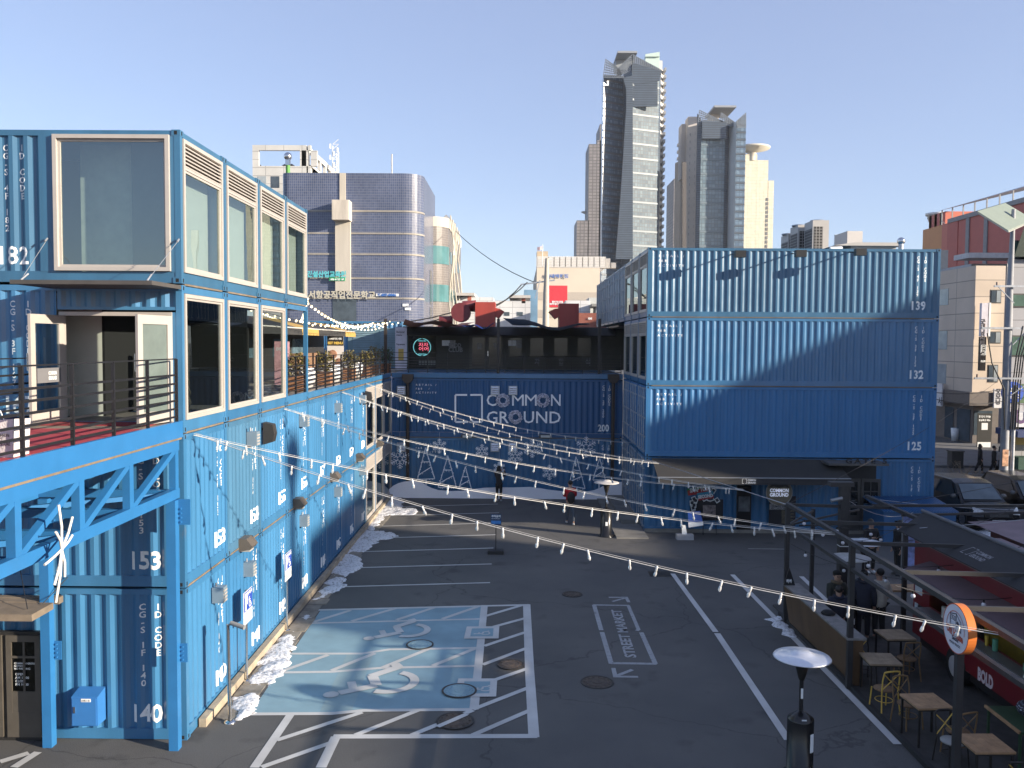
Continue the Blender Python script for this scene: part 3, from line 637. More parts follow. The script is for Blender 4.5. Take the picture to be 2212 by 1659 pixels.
# 3F: first container with open doors, three glazed ends, one open frame
for k in range(4):
    y = Y0 + k * DY; z0, z1 = LZ[2], LZ[3]
    t = T("shipping_container", ((XBACK + XL) / 2, y + DY / 2, z0), "blue third floor container with open cream double doors at the corner" if k == 0 else
          "blue third floor open frame container with railing and plants" if k == 3 else "blue third floor container with full glass end, %s from the near corner" % ORD[k], "shipping container", LG)
    zt = z1 - .03; fr = MB(); xb = XL - 3.6 if k == 3 else XBACK; paint = BLUE[(k + 1) % 3]
    for x in (xb, XL - FW):
        for yy in (y + .004, y + DY - FW - .004): fr.box(x, x + FW, yy, yy + FW, z0 + .1, zt - .1)
    for yy in (y + .016, y + DY - .101): fr.box(xb + FW, XL - FW, yy, yy + .085, zt - .115, zt - .012); fr.box(xb + FW, XL - FW, yy, yy + .085, z0 + .01, z0 + .2)
    fr.box(XL - .10, XL - .012, y + FW, y + DY - FW, z0 + .01, z0 + .23); fr.box(XL - .10, XL - .012, y + FW, y + DY - FW, zt - .14, zt - .012)
    fr.build("frame", paint, t)
    for yy in (y + .088, y + DY - .088):
        for zc in (z0 + .055, zt - .055):
            co = MB().box(XL - .155, XL + .004, yy - .084, yy + .084, zc - .055, zc + .055).build("corner_casting", paint, t)
            MB().box(XL + .0055, XL + .0075, yy - .024, yy + .024, zc - .036, zc + .036).build("casting_slot", HOLE, co)
    MB().box(xb + .05, XL - .12, y + .11, y + DY - .11, z0 + .16, z0 + .20).build("floor", mat("deck_boards_grey", (.20, .18, .16), rough=.8, var=.2, scale=3), t)
    MB().box(xb + .05, XL - .12, y + .11, y + DY - .11, zt - .09, zt - .05).build("ceiling", mat("ceiling_dark", (.07, .07, .07), rough=.9, var=.1), t)
    if k < 3: window_part(t, '+x', XL, y, y + FW + .02, y + DY - FW - .02, z0 + .23, zt - .15, 0, GLASS)
    if k == 0:
        x0, x1 = XL - 2.26, XL - .18; zd = z0 + 2.22
        mb = MB(); corr(mb, XBACK + .2, x0 - .06, z0 + .2, zt - .11, .278, .042, lambda u, d, z: (u, y + .02 + d, z)); pz = corr(MB(), XBACK + .2, x0 - .06, 0, 1, .278, .042, lambda u, d, z: (u, d, z))
        corr(mb, x0 - .04, XL - FW, zd + .08, zt - .11, .278, .042, lambda u, d, z: (u, y + .02 + d, z)); mb.box(x0 - .04, XL - FW, y + .012, y + .09, zd + .04, zd + .10); mb.build("side_wall", BLUE[1], t)
        q = (pz[0], lambda u: pz[1](u) + .02)
        lettering_set([(vtext("ID CODE"), (x0 - .58, y, zt - .42), .165, dict(align='CENTER', line=LSP, bold=.003)), (vtext("CG-S 3F 167"), (x0 - .87, y, zt - .42), .165, dict(align='CENTER', line=LSP, bold=.003)), ("167", (x0 - 1.12, y, z0 + .34), .46, dict(bold=.006, w=.54))], WHITEP, t, q, off=.004)
        f = MB(); f.box(x0, x0 + .07, y - .02, y + .10, z0 + .2, zd).box(x1 - .07, x1, y - .02, y + .10, z0 + .2, zd).box(x0 + .07, x1 - .07, y - .02, y + .10, zd - .07, zd); f.build("door_frame", CREAM, t)
        MB().box(x1, XL - FW, y + .01, y + .09, z0 + .2, zd).build("jamb_panel", BLUE[1], t)
        def leaf(hx, ang, w, flip):
            a = R(ang); d = Vector((math.cos(a), math.sin(a), 0)); n = Vector((-d.y, d.x, 0)); h = Vector((hx, y - .02, z0 + .22)); H = zd - .07 - z0 - .22; fwid = .13; l = MB()
            def P(u, v): return h + d * u + Vector((0, 0, v))
            for ua, ub, va, vb in ((0, fwid, 0, H), (w - fwid, w, 0, H), (fwid, w - fwid, 0, .22), (fwid, w - fwid, H - .16, H)): l.prism([P(ua, va), P(ub, va), P(ub, vb), P(ua, vb)], n * .05)
            o = l.build("door", CREAM, t); g = MB(); g.quad(*[P(u, v) + n * .025 for u, v in ((fwid, .22), (w - fwid, .22), (w - fwid, H - .16), (fwid, H - .16))]); g.build("pane", GLASS if flip > 0 else mat("frosted_glass", (.13, .165, .155), rough=.2, var=.1), o)
            hm = MB(); hm.tube([P(w - .06, .95) - n * .06, P(w - .06, 1.25) - n * .06], .012, 6); hm.bar(P(w - .06, .95), P(w - .06, .95) - n * .06, .02); hm.build("handle", STEEL, o); return o, P, n
            return o
        lf, P_, n_ = leaf(x0 + .04, -94, .95, 1); lf2, P2_, n2_ = leaf(x1 - .04, -103, .95, -1)
        pl = MB(); pl.prism([P_(.12, .72), P_(.80, .72), P_(.80, .98), P_(.12, .98)], n_ * .06); sg = pl.build("sign_plate", mat("sign_grey", (.16, .16, .17), rough=.5, var=.05), lf)
        lettering("sign_text", [("COMMON", (P_(.50, .86) + n_ * .064)[:], .085, dict(w=.24, bold=.003)), ("GROUND", (P_(.50, .77) + n_ * .064)[:], .085, dict(w=.24, bold=.003))], WHITEP, lf, n=n_, ux=-Vector((math.cos(R(-94)), math.sin(R(-94)), 0)), off=.004)
        d2 = Vector((math.cos(R(-103)), math.sin(R(-103)), 0)); tm = MB()
        for a_, b_ in (((.38, 1.42), (.68, 1.42)), ((.38, 1.62), (.68, 1.62)), ((.38, 1.42), (.38, 1.62)), ((.68, 1.42), (.68, 1.62)), ((.53, 1.42), (.53, 1.62)), ((.42, 1.46), (.50, 1.58)), ((.57, 1.46), (.64, 1.58)), ((.78, 1.66), (.70, 1.60)), ((.78, 1.66), (.70, 1.66)), ((.78, 1.66), (.78, 1.60))):
            tm.bar(P2_(*a_) - n2_ * .01, P2_(*b_) - n2_ * .01, .014)
        tm.build("toilet_pictogram", WHITEP, lf2)
        # interior seen through the doorway
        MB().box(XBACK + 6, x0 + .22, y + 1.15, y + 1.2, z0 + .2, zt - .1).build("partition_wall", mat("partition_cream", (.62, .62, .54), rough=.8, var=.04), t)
        MB().box(x0 + .22, x0 + .27, y + 1.15, y + 3.6, z0 + .2, zt - .1).box(x0 - 2.0, XL - .15, y + 4.2, y + 4.25, z0 + .2, zt - .1).build("doorway_shade_screen", mat("doorway_shade_black", (.010, .010, .011), rough=.9, var=0), t)  # black sheets stand in for the deep shade inside the doorway
        lt = MB()
        for i in range(7):
            for j in range(4):
                c_ = Vector((x0 + 1.62 + .13 * math.cos(j * 1.0 + .3 * i), y + 1.6 + .1 * math.sin(j), z0 + .35 + i * .2)); lt.tube([c_, c_ + Vector((.04, 0, .1)), c_ + Vector((0, 0, .2))], .012, 5)
        lt.tube([(x0 + 1.62, y + 1.68, z0 + .2), (x0 + 1.62, y + 1.68, z0 + 1.75)], .11, 10); lt.build("bar_stool_stack", mat("bronze_dark", (.10, .085, .06), rough=.4, metal=.5), t)
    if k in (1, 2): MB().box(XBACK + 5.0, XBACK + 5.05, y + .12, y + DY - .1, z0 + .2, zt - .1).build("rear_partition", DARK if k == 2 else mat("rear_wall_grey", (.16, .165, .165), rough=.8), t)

# seam timbers between storeys of the left block
for i, (z, n) in enumerate(((LZ[1], 11), (LZ[2], 11), (LZ[3], 4))):
    g = MB()
    for k in range(n): g.box(XL - .10, XL - .006, Y0 + k * DY + .17, Y0 + (k + 1) * DY - .17, z - .028, z + .006)
    g.thing("seam_batten", GAP, "brown packing strip in the %s seam of the left block" % ("lowest", "middle", "top")[i], "packing strip")

# --- back block (two storeys) facing the courtyard
BG = "blue shipping containers at the back of the courtyard"
BX0, BX1 = XL + .05, XR - .02
for fl, nb, lab in ((0, 199, "blue ground floor container wall behind the snowy cut out board"), (1, 200, "dark blue container numbered 200 carrying the large white wordmark")):
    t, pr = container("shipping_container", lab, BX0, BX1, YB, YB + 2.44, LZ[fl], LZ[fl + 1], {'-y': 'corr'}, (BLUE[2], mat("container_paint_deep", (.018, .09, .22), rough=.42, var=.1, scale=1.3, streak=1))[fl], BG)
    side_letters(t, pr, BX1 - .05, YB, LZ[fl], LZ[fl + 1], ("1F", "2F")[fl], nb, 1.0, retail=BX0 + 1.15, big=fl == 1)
    p = pr['-y']; P_ = lambda x, y: gy(822.9 + .248 * x, 630.9 + .248 * y, YB - .02)
    if fl == 1:
        wm_ = mat("wordmark_white", (.92, .92, .94), rough=.7, var=.03)
        def span(x0, x1, yb, yt, s):
            a = P_(x0, yb); b = P_(x1, yb); c_ = P_(x0, yt); return (s, (a.x, YB, a.z), (c_.z - a.z) / .70, dict(w=b.x - a.x, bold=.0 if s == 'M' else .007))
        lettering("wordmark", [span(915, 1000, 990, 890, "C"), span(1130, 1232, 990, 890, "M"), span(1243, 1345, 990, 890, "M"), span(1472, 1557, 990, 890, "N"), span(915, 1108, 1140, 1038, "GR"), span(1235, 1557, 1140, 1038, "UND")], wm_, t, None, off=-.006)
        br = MB()
        for q in ([(750, 896), (648, 896), (648, 1132), (757, 1132)], [(778, 896), (880, 896), (880, 1132), (803, 1132), (783, 1108)]):
            pts = [P_(*v) for v in q]
            for a, b in zip(pts, pts[1:]): br.bar((a.x, YB + .02, a.z), (b.x, YB + .02, b.z), .01, .085, up=(0, 1, 0)) if False else br.bar((a.x, YB + .008, a.z), (b.x, YB + .008, b.z), .085, .012, up=(0, 1, 0))
        br.build("bracket_logo", wm_, t)
MB().box(BX0, BX1, YB - .02, YB + .12, LZ[2] - .01, DECK + .02).box(BX0, BX1, YB + .13, YB + 7.5, LZ[2] + .02, DECK).struct("terrace_deck_back", BLUE[2])
g = MB().box(BX0 + .2, BX1 - .2, YB - .004, YB + .02, LZ[1] - .028, LZ[1] + .006).thing("seam_batten", GAP, "brown packing strip in the seam of the back wall", "packing strip")

# --- right block
RG = "blue shipping containers of the right block"
RP = [BLUE[2], mat("container_paint_mid", (.034, .150, .33), rough=.42, var=.1, scale=1.3, streak=1), BLUE[2], BLUE4]
for fl, nb in ((0, 118), (1, 125), (2, 132), (3, 139)):
    kinds = {0: 'doors', 1: 'doors', 2: 'louvre', 3: 'louvre'}
    t, pr = container("shipping_container", "blue corrugated container numbered %d, %s of the right block's front stack" % (nb, ("bottom", "second level", "third level", "top")[fl]), XR, XQ, YR, YR + 2.4, RZ[fl], RZ[fl + 1], {'-y': 'corr', '-x': kinds[fl]}, RP[fl], RG, gm=GLASS4)
    side_letters(t, pr, XQ, YR, RZ[fl], RZ[fl + 1], ("1F", "2F", "3F", "4F")[fl], nb, 1.0, retail=XR + .42 if fl else None, big=fl > 0)
for fl in range(4):
    n = 9 if fl == 3 else 3
    for k in range(1, n):
        y = YR + 2.45 * k; gl = (fl >= 2 and k < 3)
        container("shipping_container", "dark blue container end with %s, %s back on the %s row" % ("louvred glazing" if gl else "steel lock rod doors", ORD[k], ("ground", "second", "third", "top")[fl]),
                  XR, XQ, y, y + 2.4, RZ[fl], RZ[fl + 1], {'-x': 'louvre' if gl else 'doors'}, RP[fl] if fl < 3 else BLUE4, RG, gm=GLASS4)
for z in (RZ[2], RZ[3]): MB().box(XR + .2, XQ - .2, YR - .004, YR + .02, z - .028, z + .006).thing("seam_batten", GAP, "brown packing strip %s container 132" % ("below" if z == RZ[2] else "above"), "packing strip")
MB().box(XR + .2, XQ - .2, YR + .2, YR + 21.5, RZ[4] - .06, RZ[4] - .03).struct("roof_right_block", BLUE4)
# ---------------------------------------------------------------- unseen street blocks, shaped and placed to cast the yard's shade
def azi(y, x): return y - (x - 60) / 2.34      # follow the sun's azimuth through a block
FACW = tiles("shade_block_facade", (.30, .29, .27), (.34, .32, .30), (.06, .07, .08), 1.6, 3.1, ms=.35, rough=.6, off=0)
def offblock(y0, y1, z, label, roof=None, d=9):
    t = T("street_building", (60 + d / 2, (y0 + y1) / 2, 0), label, "building"); mb = MB(); x1 = 60 + d
    z0_, z1_ = (z, z) if roof is None else roof
    a = [(60, y0), (60, y1), (x1, azi(y1, x1)), (x1, azi(y0, x1))]
    mb.add([(p[0], p[1], 0) for p in a] + [(60, y0, z0_), (60, y1, z1_), (x1, azi(y1, x1), z1_), (x1, azi(y0, x1), z0_)], [(0, 1, 2, 3), (7, 6, 5, 4), (0, 4, 5, 1), (1, 5, 6, 2), (2, 6, 7, 3), (3, 7, 4, 0)])
    mb.build("wall", FACW, t, recalc=True)
    w = MB(); n = int((y1 - y0) / 2.2)
    for f in range(int(min(z0_, z1_) / 3.1)):
        for i in range(n): w.box(59.95, 60.02, y0 + .6 + i * 2.2, y0 + 1.9 + i * 2.2, 1 + f * 3.1, 2.6 + f * 3.1)
    if w.v: o = w.build("window", mat("window_dark", (.04, .05, .06), rough=.1, var=.1), t); o["kind"] = "stuff"
    return t
offblock(-60, -6.6, 18.3, "grey apartment block across the street to the right"); offblock(-5.9, -3.9, 21.0, "slim grey stair tower between two street blocks")
offblock(-3.9, -3.1, 19.6, "narrow link wing between two street blocks"); offblock(-3.1, 6.2, 21.2, "pale office block across the street to the right"); offblock(6.2, 10.2, 16.2, "low shop building in the gap across the street")  # narrow filler and low block are added to trim the light gaps
offblock(10.2, 30, 20.5, "wide street block with a slanting roof", roof=(20.5, 28.8))
c = Vector((60, -5.0, 20.5)); t = T("streak_blocker", c, "round rooftop sign on the slim grey tower", "sign"); MB().box(59.9, 60.1, -5.25, -4.75, 20.9, 24.0).build("pole", GREYM, t); MB().ball((60, -5.0, 23.8), .75, 12, 8, (.3, 1, 1)).build("board", GREYM, t)  # added round blocker on a stem, casts the streak on the left wall

# ---------------------------------------------------------------- background city
def wins(mb, P, rows, cols): pass
def bldbox(name, label, x0, x1, y0, y1, z1, m, cat="building", z0=0):
    t = T(name, ((x0 + x1) / 2, (y0 + y1) / 2, z0), label, cat); MB().box(x0, x1, y0, y1, z0, z1).build("wall", m, t); return t
WDK = mat("city_window_dark", (.06, .08, .10), rough=.08, var=.3, scale=.8)
WLT = mat("city_window_light", (.30, .34, .36), rough=.12, var=.2, scale=.8)
WTEAL = mat("city_window_teal", (.08, .19, .20), rough=.08, var=.2, scale=.5)
# 1 grey-white apartment (far left)
Ya = 150; a = gy(545, 313, Ya); b = gy(665, 313, Ya); AW = tiles("apartment_panels", (.50, .50, .48), (.53, .53, .51), (.33, .33, .32), 3.2, 1.4, ms=.05, rough=.8, off=0)
t = T("apartment_building", ((a.x + b.x) / 2, Ya + 14, 0), "tall pale grey apartment building behind the blue tiled school", "building"); zt = a.z
MB().box(a.x, a.x + 9.4, Ya, Ya + 27, 0, zt - 3.6).box(a.x + 10.2, b.x, Ya, Ya + 27, 0, zt - 3.6).box(a.x + 9.4, a.x + 10.2, Ya + 1, Ya + 27, 0, zt - 3.2).build("wall", AW, t)
f = MB()
for (u0, u1) in ((a.x, a.x + 9.4), (a.x + 10.2, b.x)):
    f.box(u0, u1, Ya, Ya + .6, zt - .9, zt).box(u0, u0 + 1.1, Ya, Ya + .6, zt - 3.6, zt - .9).box(u1 - 1.1, u1, Ya, Ya + .6, zt - 3.6, zt - .9)
for i in range(6): y = Ya + .6 + i * 4.4; f.box(b.x - .6, b.x, y, y + .8, zt - 3.6, zt - .9)
f.box(b.x - .6, b.x, Ya + .6, Ya + 27, zt - .9, zt); f.build("roof_frame", AW, t)
for r_ in range(4):
    for c0 in (a.x + .9, a.x + 3.2, a.x + 5.9, a.x + 7.7):
        z = zt - 6.4 - r_ * 3.25 - 1.0; MB().box(c0, c0 + 1.5, Ya - .04, Ya + .1, z, z + 2.0).build("window", WDK if (r_ + int(c0)) % 3 else WLT, t)
    for i in range(9): y = Ya + 1.5 + i * 2.8; MB().box(b.x - .05, b.x + .04, y, y + 1.7, zt - 7.4 - r_ * 3.25, zt - 5.4 - r_ * 3.25).build("window", WLT if i % 2 else WDK, t)
for q, s in ((559, .9), (616, 1.1), (630, 1.1)):
    c = gy(q, 343, Ya + 6); MB().lathe([(s, 0), (s * .5, 1.3), (.05, 1.6)], (c.x, Ya + 6, zt - 3.6), 10).build("roof_vent", BLACK, t)
# antenna mast with dishes
c = gy(719, 398, 165); t = T("antenna_mast", (c.x, 165, 38), "white rooftop telecom mast behind the blue tiled building", "antenna"); m_ = MB(); top = gy(719, 315, 165).z
for dx, dy in ((0, 0), (1.1, 0), (.55, .9)): m_.bar((c.x + dx, 165 + dy, c.z - 3), (c.x + dx, 165 + dy, top - (1.2 if dx else 0)), .16)
for i in range(9): z = c.z + i * .95; m_.bar((c.x, 165, z), (c.x + 1.1, 165, z + .9), .08); m_.bar((c.x, 165, z), (c.x + 1.1, 165, z), .08)
m_.box(c.x - 3.2, c.x + 3.4, 163, 168, 30, c.z - 2.2)
for i in range(10): m_.box(c.x - .55 + (i % 3) * .7, c.x - .3 + (i % 3) * .7, 164.6, 164.9, c.z + .4 + i * .7, c.z + 1.3 + i * .7)
m_.build("lattice", mat("mast_white", (.75, .75, .73), rough=.5), t)

# 2 blue tiled school
Yp = 85; TB = tiles("blue_glazed_tile", (.060, .078, .145), (.088, .110, .185), (.19, .20, .24), .20, .26, ms=.10, rough=.22, off=0, bump=.3, var=.14)
a = gy(607, 373, Yp); b = gy(912, 373, Yp); zt = a.z; xl_, xr_ = a.x, b.x; rc = 1.9
t = T("school_building", ((xl_ + xr_) / 2, Yp + 6, 0), "blue glazed tile building with rounded corner and Korean lettering", "building")
pts = [(xl_, Yp + 13, 0)] + [(xl_ + .8 - .8 * math.cos(R(q)), Yp + .8 - .8 * math.sin(R(q)), 0) for q in range(0, 91, 15)] + [(xr_ - rc + rc * math.sin(R(q)), Yp + rc - rc * math.cos(R(q)), 0) for q in range(0, 91, 9)] + [(xr_, Yp + 13, 0)]
mb = MB(); n = len(pts); mb.add([Vector(p) for p in pts] + [Vector((p[0], p[1], zt)) for p in pts], [(i, i + 1, i + 1 + n, i + n) for i in range(n - 1)] + [tuple(range(n, 2 * n))]); o = mb.build("wall", TB, t, recalc=True)
for p_ in o.data.polygons: p_.use_smooth = abs(p_.normal.z) < .5 and False
GB = mat("beige_band", (.30, .28, .25), rough=.8, var=.15, scale=1)
for i, yy in enumerate((457.8, 506, 551, 603, 646)):
    z = gy(800, yy, Yp).z; q = MB(); pp = [Vector((p[0], p[1], z)) for p in pts[7:-1]]; cp = Vector(((xl_ + xr_) / 2, Yp + 6, z))
    for u, v in zip(pp, pp[1:]): q.prism([u, v, v + Vector((0, 0, .16)), u + Vector((0, 0, .16))], (Vector((u.x - cp.x, u.y - cp.y, 0)).normalized() * .07)[:])
    q.box(xl_ + .8, xr_ - rc, Yp - .06, Yp + .02, z, z + .16); q.build("string_course", GB, t)
def fp(x0, x1, y0, y1, d0, d1, nm, m, tt, Y):
    a = gy(x0, y1, Y); b = gy(x1, y0, Y); return MB().box(a.x, b.x, Y - d0, Y + d1, a.z, b.z).build(nm, m, tt)
CRM = mat("cream_render", (.50, .46, .39), rough=.85, var=.12, scale=.8, streak=1)
fp(734, 747, 374, 437, .1, .1, "pilaster", CRM, t, Yp); fp(724, 760, 437, 479, 1.5, .1, "chimney_box", mat("cream_render_stained", (.55, .50, .43), rough=.9, var=.3, scale=1.2, streak=1), t, Yp); fp(726, 758, 479, 629, .35, .1, "pilaster", CRM, t, Yp)
fp(719, 770, 646, 705, .05, .3, "window", WDK, t, Yp)
for (x0, x1, y0, y1) in ((869.8, 883, 656.3, 662), (874.6, 887.8, 664.4, 670)): fp(x0, x1, y0, y1, .06, 0, "name_plate", WHITEP, t, Yp)
for (y0, y1) in ((586, 658), (665, 690)): q0 = gy(913, y1, 94); q1 = gy(913, y0, 94); MB().box(xr_ - .05, xr_ + .05, Yp + 7.5, Yp + 9.2, q0.z, q1.z).build("window", WDK, t)
def sign3d(body, x0, x1, yb, yt, Y, m, tt, dep=.0, nm="sign_lettering", bold=.03):
    a = gy(x0, yb, Y); b = gy(x1, yb, Y); c_ = gy(x0, yt, Y); return lettering(nm, [(body, (a.x, Y, a.z), (c_.z - a.z) / .83, dict(w=b.x - a.x, bold=bold))], m, tt, off=.12 + dep)
TEAL = mat("teal_letters", (.10, .47, .52), rough=.5, var=.05)
sign3d("한국건설산업교육원", 641, 749, 598, 586, Yp, TEAL, t, .3); sign3d("한서항공직업전문학교", 652, 812.4, 643.5, 628.5, Yp, mat("champagne_letters", (.50, .47, .38), rough=.4, var=.05), t, .3)
fp(713, 747, 600, 607, .42, 0, "phone_sign", mat("sign_green", (.05, .34, .15), rough=.5), t, Yp); sign3d("456-6123", 716, 737, 605.8, 601.5, Yp, WHITEP, t, .34, bold=.01); sign3d("6F", 739.5, 745, 605.8, 601.5, Yp, WHITEP, t, .34, bold=.01)
fp(812.4, 861, 634.5, 640, .12, 0, "phone_board", WHITEP, t, Yp); sign3d("T.457-0886", 817, 857, 639.6, 634, Yp, mat("sign_blue_text", (.03, .13, .42)), t, .05, bold=.02)
c = gy(846.5, 333, Yp + 3); MB().tube([(c.x, Yp + 3, zt - .5), (c.x, Yp + 3, c.z)], .07, 6).build("lightning_rod", GREYM, t)
c = gy(622, 372, Yp + 3); f = T("roof_vent_turbine", (c.x, Yp + 3, zt), "silver turbine vent on a green pipe on the tiled roof", "roof vent"); MB().tube([(c.x, Yp + 3, zt), (c.x, Yp + 3, c.z + .7)], .22, 10).build("pipe", mat("green_pipe", (.08, .25, .05)), f); MB().ball((c.x, Yp + 3, c.z + 1.6), .42, 12, 8).box(c.x - .22, c.x + .22, Yp + 2.8, Yp + 3.2, c.z + .7, c.z + 1.3).build("turbine", STEEL, f)

# 3 wing building, rounded corner
Yw = 96; TW = tiles("grey_brown_tile", (.13, .115, .11), (.17, .15, .14), (.24, .22, .20), .20, .26, ms=.10, rough=.25, off=0, bump=.3)
a = gy(912, 467, Yw); b = gy(961, 467, Yw); zt = a.z; t = T("office_wing", ((a.x + b.x) / 2, Yw + 10, 0), "grey tiled rounded wing with teal windows beside the blue building", "building"); rc = 2.3; xl_, xr_ = a.x, b.x + .3
arcp = [(xr_ - rc + rc * math.sin(R(q)), Yw + rc - rc * math.cos(R(q))) for q in range(0, 91, 9)]
def wing(z0, z1, m, nm, grow=0.0, win=False):
    pts = [(xl_ - .5, Yw - grow)] + [(p[0] + grow * math.sin(R(i * 9)), p[1] - grow * math.cos(R(i * 9))) for i, p in enumerate(arcp)] + [(xr_ + grow, Yw + 22)]
    if win: pts = pts[1:-1]; pts = [(xl_ + .3, Yw - grow)] + pts
    n = len(pts); mb = MB(); mb.add([Vector((p[0], p[1], z0)) for p in pts] + [Vector((p[0], p[1], z1)) for p in pts], [(i, i + 1, i + 1 + n, i + n) for i in range(n - 1)]); 
    if not win: mb.add([Vector((p[0], p[1], z1)) for p in pts] + [Vector((xl_ - .5, Yw + 22, z1))], [tuple(range(n + 1))])
    return mb.build(nm, m, t, recalc=True)
wing(0, zt - 1.1, TW, "wall"); wing(zt - 1.1, zt, CRM, "parapet", .06)
for y0, y1 in ((530, 569), (614, 651)):
    z0, z1 = gy(935, y1, Yw).z, gy(935, y0, Yw).z; wing(z0, z1, WTEAL, "window", .05, True)
for i in range(8):
    for (y0, y1) in ((532, 566), (614, 650)): y = Yw + 4 + i * 2.2; z0, z1 = gy(935, y1, Yw).z, gy(935, y0, Yw).z; MB().box(xr_ - .05, xr_ + .05, y, y + 1.6, z0 + .2, z1 - .2).build("window", WDK if i % 2 else WTEAL, t)
pp = MB()
for i, q in enumerate((962, 965, 969, 981, 984)):
    top = gy(q, 478 if i < 3 else 520, Yw + 2 + i * 3); pts = [(xr_ + .15, Yw + 2 + i * 3.4, zt + .4), (xr_ + .35, Yw + 2 + i * 3.4, zt - 1)] + [(xr_ + .3 + .25 * math.sin(j * 1.3 + i), Yw + 2 + i * 3.4, zt - 1 - j * 2.2) for j in range(1, 8)]
    pp.tube(pts, .09, 6)
pp.build("drain_hoses", mat("hose_cream", (.45, .42, .35), rough=.6), t)
c = gy(976, 485, Yw + 10); MB().tube([(c.x, Yw + 10, c.z - 6), (c.x, Yw + 10, c.z), (c.x - 1, Yw + 10, c.z + .8)], .55, 10).build("roof_duct", GREYM, t)

# 4 low white building
Yq = 108; TWH = tiles("white_panel_tile", (.60, .61, .62), (.64, .65, .66), (.40, .41, .43), 1.6, .8, ms=.05, rough=.6, off=0)
a = gy(986, 634, Yq); b = gy(1146, 650, Yq); t = bldbox("low_white_building", "low white panelled building between the tiled school and beige store", a.x, b.x, Yq, Yq + 12, b.z, TWH)
MB().box(a.x, a.x + 4.6, Yq + 1, Yq + 10, b.z, a.z - .4).build("roof_room", TWH, t)
def slabroof(x0, x1, y, dz=.35): a = gy(x0, y + 4, Yq); b = gy(x1, y, Yq); MB().box(a.x, b.x, Yq - .4, Yq + 9, b.z - dz, b.z).build("roof_slab", mat("slab_grey", (.48, .46, .44), rough=.8), t)
slabroof(986, 1025, 633); slabroof(1100, 1146, 638)
for q in (1012, 1016, 1129, 1133): c = gy(q, 640, Yq); MB().box(c.x - .12, c.x + .12, Yq, Yq + .3, b.z - .3, gy(q, 638, Yq).z).build("column", mat("column_red", (.40, .12, .08)), t)
for (x0, x1) in ((1089.5, 1100.6), (1117, 1129.5)): fp(x0, x1, 674, 682, .05, 0, "window", WDK, t, Yq)
a = gy(1132, 626, 125); b = gy(1161, 700, 125); t = bldbox("glass_annex", "narrow blue glass annex beside the beige department store", a.x, b.x, 125, 135, a.z, mat("blue_glass_wall", (.16, .28, .40), rough=.2, var=.2, scale=.5))

# 5 beige department store
Ym = 160; STW = tiles("beige_stripe", (.60, .52, .42), (.50, .44, .37), (.42, .38, .33), 400, 3.9, ms=.012, rough=.8, off=.5, bump=0)
a = gy(1159.7, 576, Ym); b = gy(1296, 576, Ym); t = T("department_store", ((a.x + b.x) / 2, Ym + 20, 0), "beige striped department store with rooftop screen and red banner", "building"); zt = a.z
mb = MB().box(a.x, b.x, Ym, Ym + 40, 0, zt); mb.build("wall", mat("store_beige", (.62, .55, .45), rough=.85, var=.06, scale=.2), t)
for i in range(10): z = zt - 6.2 - i * 3.3; MB().box(a.x - .02, b.x + .02, Ym - .06, Ym, z, z + 1.5).build("stripe", mat("store_taupe", (.46, .41, .35), rough=.85, var=.06), t)
z2 = gy(1200, 555.5, Ym).z; sc = MB()
for i in range(13): x = a.x + (b.x - a.x + 1) * i / 12; sc.bar((x, Ym, zt), (x, Ym, z2), .16)
for i in range(7): z = zt + (z2 - zt) * i / 6; sc.bar((a.x, Ym, z), (b.x + 1, Ym, z), .16, .25); sc.bar((b.x + 1, Ym, z), (b.x + 1, Ym + 20, z), .14, .2)
sc.build("roof_screen", mat("screen_white", (.66, .64, .60), rough=.5, var=.05), t); rb = MB(); random.seed(5)
for i in range(12): x = a.x + 2 + i * 1.1; rb.box(x, x + .9, Ym + 2, Ym + 3.5, zt, zt + random.uniform(.9, 1.9))
rb.build("cooling_units", mat("units_grey", (.36, .35, .34), rough=.6, var=.3, scale=2), t)
c0 = gy(1160, 542, Ym); c1 = gy(1184, 556, Ym); MB().box(c0.x, c1.x, Ym + .5, Ym + 5, zt, c0.z).build("stair_turret", mat("turret_sand", (.52, .42, .30), rough=.85), t)
fp(1182, 1225.7, 617, 663.5, .12, 0, "banner", mat("banner_red", (.62, .04, .06), rough=.7, var=.1), t, Ym)
sign3d("평창의 작은 감동을", 1192, 1216, 654, 650, Ym, WHITEP, t, .08, bold=.02); sign3d("롯데백화점이 함께 만듭니다", 1187, 1222, 658.5, 654.8, Ym, WHITEP, t, .08, bold=.02)
sign3d("롯데백화점", 1178, 1227, 599.6, 592.4, Ym, mat("store_blue_letters", (.10, .18, .45)), t, .2, bold=.03)
fg = MB(); c = gy(1172, 556, Ym - 1); tp = gy(1172, 528, Ym - 1); fl_ = T("flagpole", (c.x, Ym - 1, zt), "white flagpole with small flag on the department store turret", "flagpole"); fg.tube([(c.x, Ym - 1, zt), (c.x, Ym - 1, tp.z)], .07, 6); fg.build("pole", WHITEP, fl_)
w = MB(); w.add([(c.x, Ym - 1, tp.z - .3), (c.x - .5, Ym - 1.1, tp.z - .45), (c.x - 1, Ym - .95, tp.z - .5), (c.x - 1, Ym - .95, tp.z - 1.15), (c.x - .5, Ym - 1.1, tp.z - 1.1), (c.x, Ym - 1, tp.z - .95)], [(0, 1, 4, 5), (1, 2, 3, 4)]); w.build("flag", mat("flag_pale", (.70, .50, .50)), fl_)
